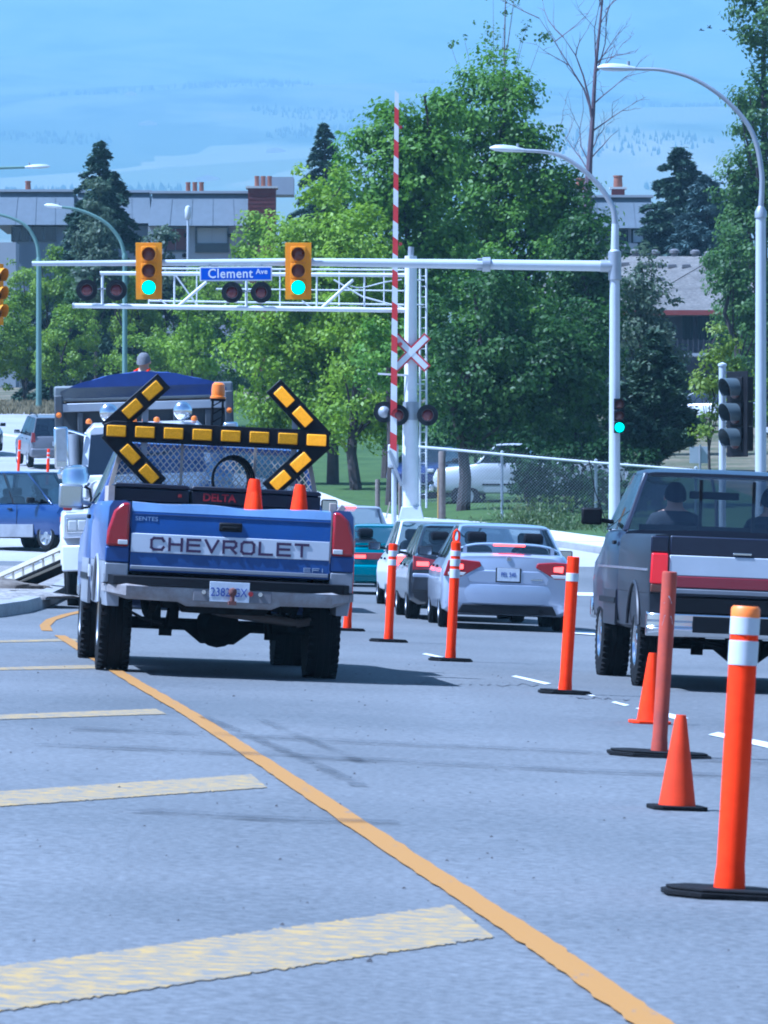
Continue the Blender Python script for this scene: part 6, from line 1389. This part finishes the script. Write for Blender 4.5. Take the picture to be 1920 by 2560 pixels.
for px, py in ((1562,664),(1608,667),(1630,667),(1655,668),(1680,669),(1715,669),(1648,702)):
    n_ = (r0-r1).cross(hip0-r1).normalized(); d_ = (B(px,py,1.0)-Vector((0,0,EYE))); q = Vector((0,0,EYE)) + d_*((r1-Vector((0,0,EYE))).dot(n_)/d_.dot(n_)); y = q.y
    mb = MB(); mb.box((q.x,y-.05,q.z+.06), (.40,.4,.2)); mb.build('roof_box_vent', bpy.data.materials['vent_metal'], rf, bevel=.03)
# ------------------------------------------------------------------ trees and plants
def leaf_mat(name, c1, c2, c3, scale=.8, rough=.5, trans=.45, spec=.35):
    m = bpy.data.materials.new(name); m.use_nodes = True; nt = m.node_tree; b = nt.nodes['Principled BSDF']; N = nt.nodes.new; Lk = nt.links.new
    b.inputs['Roughness'].default_value = rough; b.inputs['Specular IOR Level'].default_value = spec
    g = N('ShaderNodeNewGeometry'); n = N('ShaderNodeTexNoise'); n.inputs['Scale'].default_value = scale; n.inputs['Detail'].default_value = 3; Lk(g.outputs['Position'], n.inputs['Vector'])
    n2 = N('ShaderNodeTexWhiteNoise'); sc = N('ShaderNodeVectorMath'); sc.operation = 'SNAP'; sc.inputs[1].default_value = (.25,.25,.25); Lk(g.outputs['Position'], sc.inputs[0]); Lk(sc.outputs[0], n2.inputs['Vector'])
    ad = N('ShaderNodeMath'); ad.operation = 'MULTIPLY_ADD'; ad.inputs[1].default_value = .35; Lk(n2.outputs['Value'], ad.inputs[0]); Lk(n.outputs['Fac'], ad.inputs[2])
    r = N('ShaderNodeValToRGB'); e = r.color_ramp.elements; e[0].position = .38; e[0].color = (*c1,1); e[1].position = .95; e[1].color = (*c3,1); q = e.new(.65); q.color = (*c2,1); Lk(ad.outputs[0], r.inputs['Fac'])
    Lk(r.outputs[0], b.inputs['Base Color'])
    t = N('ShaderNodeBsdfTranslucent'); Lk(r.outputs[0], t.inputs['Color']); mx = N('ShaderNodeMixShader'); mx.inputs['Fac'].default_value = trans
    out = nt.nodes['Material Output']; Lk(b.outputs[0], mx.inputs[1]); Lk(t.outputs[0], mx.inputs[2]); Lk(mx.outputs[0], out.inputs['Surface'])
    return m
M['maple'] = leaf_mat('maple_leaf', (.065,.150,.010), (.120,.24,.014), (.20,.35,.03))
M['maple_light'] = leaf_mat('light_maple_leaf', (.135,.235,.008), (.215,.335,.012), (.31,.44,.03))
M['poplar'] = leaf_mat('poplar_leaf', (.045,.105,.020), (.085,.165,.03), (.145,.245,.05))
M['shrub'] = leaf_mat('shrub_leaf', (.115,.205,.008), (.190,.295,.014), (.28,.39,.035))
M['young'] = leaf_mat('young_bright_leaf', (.10,.17,.015), (.17,.25,.02), (.26,.32,.04))
M['willow'] = leaf_mat('silvery_leaf', (.06,.095,.05), (.10,.14,.075), (.16,.2,.11))
M['needle'] = leaf_mat('spruce_needle', (.016,.042,.022), (.032,.068,.034), (.055,.10,.05), rough=.6, trans=.1)
M['needle_blue'] = leaf_mat('blue_spruce_needle', (.03,.06,.055), (.055,.095,.09), (.09,.14,.13), rough=.6, trans=.1)
M['pine'] = leaf_mat('pine_needle', (.018,.045,.02), (.035,.07,.03), (.07,.11,.05), rough=.55, trans=.1)
M['weed'] = leaf_mat('weed_leaf', (.05,.09,.025), (.09,.14,.04), (.16,.19,.07))
M['shade_leaf'] = leaf_mat('deep_shade_leaf', (.012,.032,.010), (.022,.052,.014), (.04,.085,.022), trans=.2, spec=.08)  # leaf colour carries the deep shade behind the fence
M['maple_shaded'] = leaf_mat('shaded_maple_leaf', (.022,.062,.010), (.044,.105,.014), (.085,.17,.026))  # maple leaf darkened: the shade on the right-hand crowns is in the colour
M['bark'] = mat('bark', (.07,.055,.05), .95, noise=(5,.5)); M['bark_grey'] = mat('grey_bark', (.17,.145,.15), .9, noise=(4,.4))
def leaf_cloud(name, P, Nrm, size, m, parent, rng, aspect=.62, stretch=None):
    """one small face per leaf"""
    n = len(P); Nrm = Nrm/np.linalg.norm(Nrm, axis=1, keepdims=True)
    t = rng.normal(size=(n,3)) if stretch is None else stretch + rng.normal(size=(n,3))*.25
    t -= Nrm*(t*Nrm).sum(1, keepdims=True); t /= np.linalg.norm(t, axis=1, keepdims=True); b = np.cross(Nrm, t)
    s = (size*rng.uniform(.65, 1.3, n))[:,None]
    v = np.stack([P - t*s*.5, P + b*s*aspect*.5 + Nrm*s*.06, P + t*s*.5, P - b*s*aspect*.5 + Nrm*s*.06], 1).reshape(-1,3)
    me = bpy.data.meshes.new(name); me.vertices.add(4*n); me.loops.add(4*n); me.polygons.add(n)
    me.vertices.foreach_set('co', v.astype(np.float32).ravel()); me.loops.foreach_set('vertex_index', np.arange(4*n, dtype=np.int32))
    me.polygons.foreach_set('loop_start', np.arange(0, 4*n, 4, dtype=np.int32)); me.update(calc_edges=True); me.materials.append(m)
    o = bpy.data.objects.new(name, me); COL.objects.link(o); o.parent = parent
    return o
def clump_cloud(E, rng, dens, clump_r, per, shell=.55):
    """E: ellipsoids (cx,cy,cz,rx,ry,rz); returns leaf points, normals, clump centres"""
    cs = []; os_ = []
    for (cx,cy,cz,rx,ry,rz) in E:
        n = int(1.5*dens*(rx*rz + rx*ry + ry*rz)*1.4) + 3
        d = rng.normal(size=(n,3)); d /= np.linalg.norm(d, axis=1, keepdims=True); r = shell + (1.03-shell)*rng.random(n)**.7
        c = np.array([cx,cy,cz]) + d*r[:,None]*np.array([rx,ry,rz])*(1+rng.normal(size=(n,1))*.07); cs.append(c); os_.append(d)
    C_ = np.concatenate(cs); O_ = np.concatenate(os_); n = len(C_); clump_r = clump_r*.8; rad = clump_r*rng.uniform(.5,1.4,n); k = rng.poisson(1.05*per*(rad/clump_r)**2) + 3
    idx = np.repeat(np.arange(n), k); d = rng.normal(size=(len(idx),3)); d /= np.linalg.norm(d, axis=1, keepdims=True)
    rr = rng.random(len(idx))**.5; P = C_[idx] + d*(rr*rad[idx])[:,None]*np.array([1.15,1.15,.8])
    Nrm = d*.55 + O_[idx]*.55 + np.array([-.12,.0,.42]) + rng.normal(size=d.shape)*.5
    return P, Nrm, C_
def tree(name, label, px, Y, ell, m, leaf=.2, dens=2.0, clump=.75, per=60, trunk_r=.2, bark=None, seed=1, group=None, limbs=10, shell=.55, top=None, cat='tree'):
    """ell in photo pixels: (centre x, centre y, half width, half height[, depth factor])"""
    rng = np.random.default_rng(seed); s = FPX/Y; leaf *= .92; shell *= .75; per *= 1.5; x0 = at(px, 0, Y).x; base = Vector((x0, Y, tz(x0, Y)-.12)); t = thing(name, label, cat, base, group=group)
    E = []
    for e in ell:
        c = at(e[0], e[1], Y) - base; rx, rz = e[2]/s, e[3]/s; E.append((c.x, c.y + (e[5] if len(e) > 5 else 0), c.z, rx, min(rx,rz)*(e[4] if len(e) > 4 else .9), rz))
    P, Nr, C_ = clump_cloud(E, rng, dens, clump, per, shell)
    keep = P[:,2] > .25
    leaf_cloud('crown', P[keep], Nr[keep], leaf, m, t, rng)
    bark = bark or M['bark']; hi = max(e[2] + e[5]*.55 for e in E); cx = E[0]; topx = max(E, key=lambda e: e[2]+e[5])
    pts = [Vector((0,0,0))]; q = Vector((topx[0], topx[1], hi))
    for k in range(1, 7): f = k/6; pts.append(Vector((q.x*f**1.6 + rng.normal()*.06*k, q.y*f + rng.normal()*.05*k, q.z*f)))
    mb = MB(); mb.tube(pts, [trunk_r*1.25, trunk_r] + [trunk_r*(1-.16*k) for k in range(1,6)], 9); mb.build('trunk', bark, t)
    mb = MB(); sel = rng.choice(len(C_), min(limbs, len(C_)), replace=False)
    for i in sel:
        c = Vector(C_[i]); f = min(.95, max(.12, (c.z*.55)/q.z)); st = pts[0].lerp(pts[-1], f); kk = min(5, int(f*6)); st = pts[kk].lerp(pts[kk+1], f*6-kk)
        mid = st.lerp(c, .5) + Vector((0,0,.12*(c-st).length)); r0 = trunk_r*(1-.75*f)*.5; mb.tube([st, mid, c], [r0, r0*.6, r0*.2], 6)
    if limbs: o = mb.build('limbs', bark, t); tag(o, kind='stuff')
    return t
def conifer(name, label, px, Y, py_top, py_bot, hw_px, m, seed=1, up=.0, droop=.25, leaf=.28, dens=1.0, group=None, full=.75, bark=None):
    rng = np.random.default_rng(seed); s = FPX/Y; x0 = at(px,0,Y).x; gz_ = tz(x0,Y)-.12; base = Vector((x0,Y,gz_)); t = thing(name, label, 'tree', base, group=group)
    zt = at(px,py_top,Y).z - gz_; zb_ = max(.4, at(px,py_bot,Y).z - gz_); W = hw_px/s; P, Nr, St = [], [], []
    mb = MB(); mb.cyl((0,0,0),(0,0,zt*.97), .05*zt**.75, .02, 8); mb.build('trunk', bark or M['bark'], t); lb = MB(); z = zb_; 
    while z < zt:
        f = (z-zb_)/(zt-zb_); L0 = W*(1-f)**full + .08; nb = max(4, int(9*(1-f)+4))
        for k in range(nb):
            a = rng.random()*6.283; L = L0*rng.uniform(.68,1.12); tip = np.array([math.cos(a)*L, math.sin(a)*L, z + up*L - droop*L*rng.uniform(.6,1.3)]); st = np.array([0,0,z])
            lb.tube([tuple(st), tuple((st+tip)/2 + np.array([0,0,.06*L])), tuple(tip)], [.03,.02,.006], 4, False)
            n = int(dens*60*L*max(.7,L)) + 26; u = rng.random(n)**.6; sp = (.10 + .22*L*u*(1.05-u))[:,None]
            p = st + (tip-st)*u[:,None]; p[:,2] += .12*L*np.sin(u*math.pi); side = np.array([-math.sin(a), math.cos(a), 0]); p = p + side*rng.normal(size=(n,1))*sp + np.array([0,0,1])*rng.normal(size=(n,1))*.06 - np.array([0,0,1])*np.abs(rng.normal(size=(n,1)))*sp*.25
            P.append(p); Nr.append(np.array([0,0,1.0]) + rng.normal(size=(n,3))*.55); St.append(np.tile(np.array([math.cos(a),math.sin(a),up-.2]),(n,1)) + side*rng.normal(size=(n,1))*.6)
        z += max(.16, .045*zt*(1-.6*f))*rng.uniform(.8,1.2)
    leaf_cloud('crown', np.concatenate(P), np.concatenate(Nr), leaf, m, t, rng, .38, np.concatenate(St)); tag(lb.build('limbs', bark or M['bark'], t), kind='stuff')
    return t
# the maples beside the sidewalk
tree('maple_tree', 'tall broad maple with the highest crown right of the crossing gate', 1232, 192, [(1238,300,130,185),(1140,320,85,120),(1225,480,165,200),(1290,640,215,210),(1240,840,240,220),(1400,760,130,220),(1140,560,120,170),(1420,560,95,140),(1330,480,110,150),(1240,1010,200,110)], M['maple'], .20, 2.1, .72, 62, .26, seed=11, limbs=16)
tree('maple_tree', 'maple with pointed top just behind the raised gate arm', 970, 183, [(958,330,62,110),(950,450,120,150),(1030,430,110,140),(960,650,170,220),(1060,700,130,240),(1040,900,120,190),(1085,370,75,120),(1110,280,45,70)], M['maple'], .20, 2.1, .70, 62, .2, seed=12, limbs=12)
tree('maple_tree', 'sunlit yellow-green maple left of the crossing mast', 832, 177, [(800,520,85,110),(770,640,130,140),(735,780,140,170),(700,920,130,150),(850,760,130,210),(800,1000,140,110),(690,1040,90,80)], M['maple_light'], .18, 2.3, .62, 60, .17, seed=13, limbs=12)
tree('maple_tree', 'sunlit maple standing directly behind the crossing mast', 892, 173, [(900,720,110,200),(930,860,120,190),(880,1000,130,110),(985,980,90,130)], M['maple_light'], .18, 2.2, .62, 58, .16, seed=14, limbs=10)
tree('maple_tree', 'shaded maple with dark trunk behind the fence end', 1157, 158, [(1180,800,130,170),(1280,900,170,170),(1150,980,110,120),(1390,960,130,150),(1300,1050,190,70),(1470,900,90,170)], M['maple_shaded'], .17, 2.2, .58, 58, .17, seed=15, limbs=12)
tree('maple_tree', 'dark shaded tree between the signal pole and the tall maple', 1440, 187, [(1440,820,100,260),(1475,650,75,150),(1330,1020,160,110),(1480,1030,90,110),(1500,820,60,140)], M['maple_shaded'], .19, 2.0, .66, 60, .2, seed=16, limbs=8)
for k, (x, y, a, b, Y, lb) in enumerate(((1310,1150,55,70,153,'dark shaded bush hiding the silver pickup cab'),(1335,1190,60,80,156,'low dark shaded bush right of the first fence post'),(1425,1190,75,85,155,'dark shaded bush behind the middle of the fence'),(1530,1200,70,90,153,'dark shaded bush behind the signal pole at the fence'),(1600,1190,60,70,157,'dark shaded bush under the pine at the fence'),(1130,1090,90,80,186,'dark shaded bush left of the silver pickup, by the fence end'),(1245,1050,115,90,194,'dark shaded bush above the silver pickup bonnet'),(1370,1060,120,95,190,'dark shaded bush above the middle fence post'),(1490,1080,100,95,192,'dark shaded bush left of the small signal on the pole'))): tree('bush', lb, x, Y, [(x,y,a,b),(x+a*.5,y+b*.5,a*.6,b*.5)], M['shade_leaf'], .16, 2.6, .45, 50, .06, seed=200+k, group='shaded bushes behind the fence', limbs=3, cat='bush')  # bushes put in with darkened leaves to stand for the deep shade there
mb = MB(); q = at(978,1240,165); mb.tube([(0,0,0),(.03,0,1.2),(0,0,2.6),(-.1,.1,4.2)], [.2,.15,.13,.09], 9)
tkr = thing('maple_tree', 'maple trunk with low leaves close behind the crossing gate', 'tree', (q.x,165,tz(q.x,165)-.1)); mb.build('trunk', M['bark'], tkr)
rg = np.random.default_rng(31); P, Nr, C_ = clump_cloud([(-.1,.1,4.6,1.1,.9,1.3)], rg, 2.5, .5, 55); leaf_cloud('crown', P, Nr, .17, M['maple'], tkr, rg)
# sparse poplar top and bare tree rising behind
tree('poplar_tree', 'tall thin-leaved poplar whose top leaves the frame above the maples', 1262, 232, [(1255,-20,60,70),(1200,75,45,40),(1325,75,55,35),(1250,110,35,40),(1310,260,60,100),(1150,105,30,20),(1360,90,25,15)], M['poplar'], .18, .55, .42, 9, .09, bark=M['bark_grey'], seed=21, limbs=14, shell=.15)
def bare_tree(name, label, px, Y, py_base, spec, m):
    s = FPX/Y; x0 = at(px,0,Y).x; base = Vector((x0,Y,tz(x0,Y)-.12)); t = thing(name, label, 'tree', base); r_ = random.Random(5)
    def P(x, y, dy=0.0): p = at(x,y,Y) - base; p.y += dy; return p
    mb = MB(); mb.tube([Vector((0,0,0)), P(px-2,py_base), *[P(*q) for q in spec[0][0]]], spec[0][1], 8); mb.build('trunk', m, t)
    br = MB()
    def twig(p, d, L, r, depth):
        pts = [p]; q = p.copy(); dd = d.copy()
        for k in range(4):
            dd = (dd + Vector((r_.gauss(0,.16), r_.gauss(0,.2), r_.gauss(.04,.12)))).normalized(); q = q + dd*L/4; pts.append(q.copy())
            if depth and r_.random() < .8:
                sd = (dd + Vector((r_.gauss(0,.7), r_.gauss(0,.6), r_.gauss(.1,.4)))).normalized(); twig(q, sd, L*r_.uniform(.35,.6), r*.5, depth-1)
        br.tube(pts, [r*(1-.2*i) for i in range(5)], 4, False)
    for (a, b, r0) in spec[1]:
        p, q = P(*a), P(b[0], b[1], r_.uniform(-1.2,1.2)); twig(p, (q-p).normalized(), (q-p).length, r0*.62, 2)
    tag(br.build('branches', m, t), kind='stuff'); return t
bare_tree('dead_tree', 'bare leafless tree standing against the hazy mountain', 1470, 226, 500, ([[(1474,400),(1482,290),(1488,180),(1500,60),(1512,-60)], [.26,.18,.12,.09,.07,.05,.03]],
    [((1480,300),(1440,80),.09),((1486,190),(1545,20),.07),((1478,330),(1560,240),.06),((1484,260),(1570,170),.05),((1482,290),(1420,20),.07),((1474,400),(1552,330),.05),((1472,430),(1400,300),.05),((1476,380),(1530,310),.05),((1492,160),(1580,80),.05),((1490,170),(1450,-30),.05),((1488,180),(1575,110),.05),((1470,470),(1385,420),.05),((1474,410),(1392,230),.045),((1500,60),(1560,-30),.04),((1505,20),(1480,-60),.04)]), mat('dead_wood', (.13,.09,.11), .9))
# left: spruce, birches, thicket before the flats
conifer('spruce_tree', 'dark pointed spruce in front of the apartment block', 250, 272, 352, 980, 250, M['needle'], 41, droop=.3, leaf=.34, full=.8, dens=1.1)
conifer('spruce_tree', 'spruce tip showing between the apartment chimney and the maples', 812, 305, 300, 900, 200, M['needle'], 42, droop=.3, leaf=.34, full=.85)
tree('birch_tree', 'slim pale-leaved tree in front of the dark spruce', 240, 263, [(245,520,36,70),(238,610,60,70),(245,700,70,80)], M['willow'], .24, 2.6, .55, 40, .1, seed=51, limbs=5)
tree('birch_tree', 'small pale tree below the apartment window', 402, 268, [(402,620,34,55),(410,700,60,60),(385,760,60,60)], M['willow'], .24, 2.6, .55, 40, .1, seed=52, limbs=5)
tree('birch_tree', 'light green tree just left of the big maples', 628, 262, [(625,600,40,65),(610,700,70,90),(585,820,80,100)], M['maple_light'], .24, 2.4, .6, 44, .12, seed=53, limbs=5)
shr = [(-10,820,80,110,'shrub'),(60,730,60,90,'shrub'),(130,700,60,80,'shrub'),(60,880,90,90,'shrub'),(165,860,85,110,'shrub'),(205,760,60,90,'poplar'),(270,830,80,120,'poplar'),(345,760,60,80,'shrub'),(350,890,90,80,'shrub'),(430,800,70,90,'poplar'),(445,900,80,70,'shrub'),(520,760,70,110,'shrub'),(560,900,90,90,'poplar'),(305,700,60,60,'shrub'),(470,700,60,60,'shrub')]
TH = ['bush at the far left edge of the thicket, beside the road','tall bush behind the left green lamp post, near the yellow signal','tall bush below the left end of the mast arm','low bush at the foot of the left green lamp post','rounded bush between the two green lamp posts','dark bush under the leftmost warning lamp','dark bush just left of the second green lamp post','bush right below the left green traffic light','low bush right behind the dump truck tarpaulin, left part','dark bush under the truss between the two traffic lights','low bush above the right end of the tarpaulin','tall bush below the street name sign','dark bush left of the sunlit maple foot','bush top in front of the spruce base','bush top under the left end of the street name sign']
for k, (x, y, a, b, mm) in enumerate(shr):
    Y = 262 + (k*7 % 11) - (8 if y > 850 else 0)
    tree('bush', TH[k], x, Y, [(x,y,a,b),(x+a*.5,y+b*.4,a*.6,b*.6),(x-a*.5,y+b*.5,a*.6,b*.5)], M[mm],   .17, 2.3, .45, 50, .08, seed=60+k, group='bushes of the left thicket', limbs=4, cat='bush')
tree('sapling_tree', 'small yellow-green sapling standing out from the thicket above the dump truck', 484, 232, [(484,810,55,70),(470,880,50,50),(505,880,45,50)], M['maple_light'], .2, 2.6, .5, 42, .07, seed=80, limbs=5)
# right: pine, silvery tree, firs, cottonwoods, young tree
conifer('pine_tree', 'bushy dark pine beside the signal pole above the fence', 1640, 160, 838, 1150, 125, M['pine'], 43, up=.5, droop=.0, leaf=.24, full=.75, dens=1.9)
tree('willow_tree', 'silvery soft-leaved tree right of the signal pole before the house', 1612, 208, [(1590,720,60,110),(1620,830,80,130),(1580,930,60,110),(1660,860,55,90)], M['willow'], .2, 2.2, .55, 46, .14, seed=81, limbs=6)
conifer('fir_tree', 'dark green fir between the mansard building and the right-hand trees', 1700, 302, 372, 900, 200, M['needle'], 44, up=.15, droop=.1, leaf=.36, full=.62, dens=1.3)
conifer('spruce_tree', 'bluish spruce left of the right-edge trees', 1768, 292, 440, 950, 210, M['needle_blue'], 45, up=.1, droop=.15, leaf=.34, full=.6, dens=1.3)
tree('cottonwood_tree', 'tall leafy tree filling the right picture edge', 1915, 232, [(1905,40,70,130),(1900,260,85,150),(1895,470,100,150),(1870,640,110,130),(1890,800,95,140),(1860,480,70,90)], M['poplar'], .22, 2.2, .62, 52, .28, seed=82, limbs=14)
tree('cottonwood_tree', 'leafy tree in front of the house beside the right lamp post', 1850, 214, [(1850,720,75,120),(1868,860,75,120),(1815,650,50,70)], M['poplar'], .2, 2.2, .55, 48, .16, seed=83, limbs=6)
tree('young_tree', 'young bright yellow-green street tree near the right lamp post', 1792, 142, [(1800,850,36,60),(1790,930,48,60),(1760,985,40,55),(1815,1010,45,60),(1770,1060,30,35),(1850,925,35,30)], M['young'], .13, 3.4, .34, 36, .045, seed=84, limbs=8)
for k, (x, y, a, b) in enumerate(((1880,1010,50,80),(1900,930,40,60))): tree('bush', ('lower','upper')[k] + ' green bush behind the right lamp post', x, 225, [(x,y,a,b)], M['shrub'], .2, 2.2, .45, 40, .07, seed=90+k, group='bushes behind the right lamp post', limbs=3, cat='bush')
# weeds and low growth along the fence
rg = np.random.default_rng(77); P = []; Nr = []; St = []
def tuft(px, py, w, h, n, Y):
    x = at(px, 0, Y).x
    for k in range(n):
        bx, by = x + rg.normal()*w, Y + rg.normal()*.6; L = h*rg.uniform(.4,1.2); d = np.array([rg.normal()*.45, rg.normal()*.45, 1.0]); z = tz(bx,by) - .06
        for f in (.25,.5,.75,1.0): P.append([bx + d[0]*L*f, by + d[1]*L*f, z + L*f]); Nr.append([rg.normal(), rg.normal()-.4, .6]); St.append(d)
for px in range(1035, 1580, 13): tuft(px, 1280, .25, .30 + .12*math.sin(px*.05), 26, 144 + 2*math.sin(px*.03))
for px in (1300,1320,1340,1360,1380,1400): tuft(px, 1260, .35, .75, 70, 145.2)
for px in (1040,1070,1540,1560): tuft(px, 1290, .3, .35, 20, 140)
for px in (1100,1113,1090): tuft(px, 1310, .12, .4, 14, 137)
leaf_cloud('weeds', np.array(P), np.array(Nr), .13, M['weed'], None, rg, .3, np.array(St)); tag(bpy.data.objects['weeds'], 'low green weeds and grass along the foot of the fence', 'weeds', kind='stuff')
P = []; Nr = []; St = []
for k in range(2600):
    Y = rg.uniform(248, 262); px = rg.uniform(-40, 330); x = at(px,0,Y).x; z = tz(x,Y)-.06; L = rg.uniform(.15,.4); P.append([x,Y,z+L*.5]); Nr.append([rg.normal(),-1+rg.normal()*.4,.3]); St.append([rg.normal()*.3,0,1])
leaf_cloud('dry_grass', np.array(P), np.array(Nr), .45, leaf_mat('dry_grass_blade', (.13,.11,.05), (.22,.18,.09), (.3,.25,.14)), None, rg, .25, np.array(St)); tag(bpy.data.objects['dry_grass'], 'dry tan grass on the bank below the thicket', 'grass', kind='stuff')
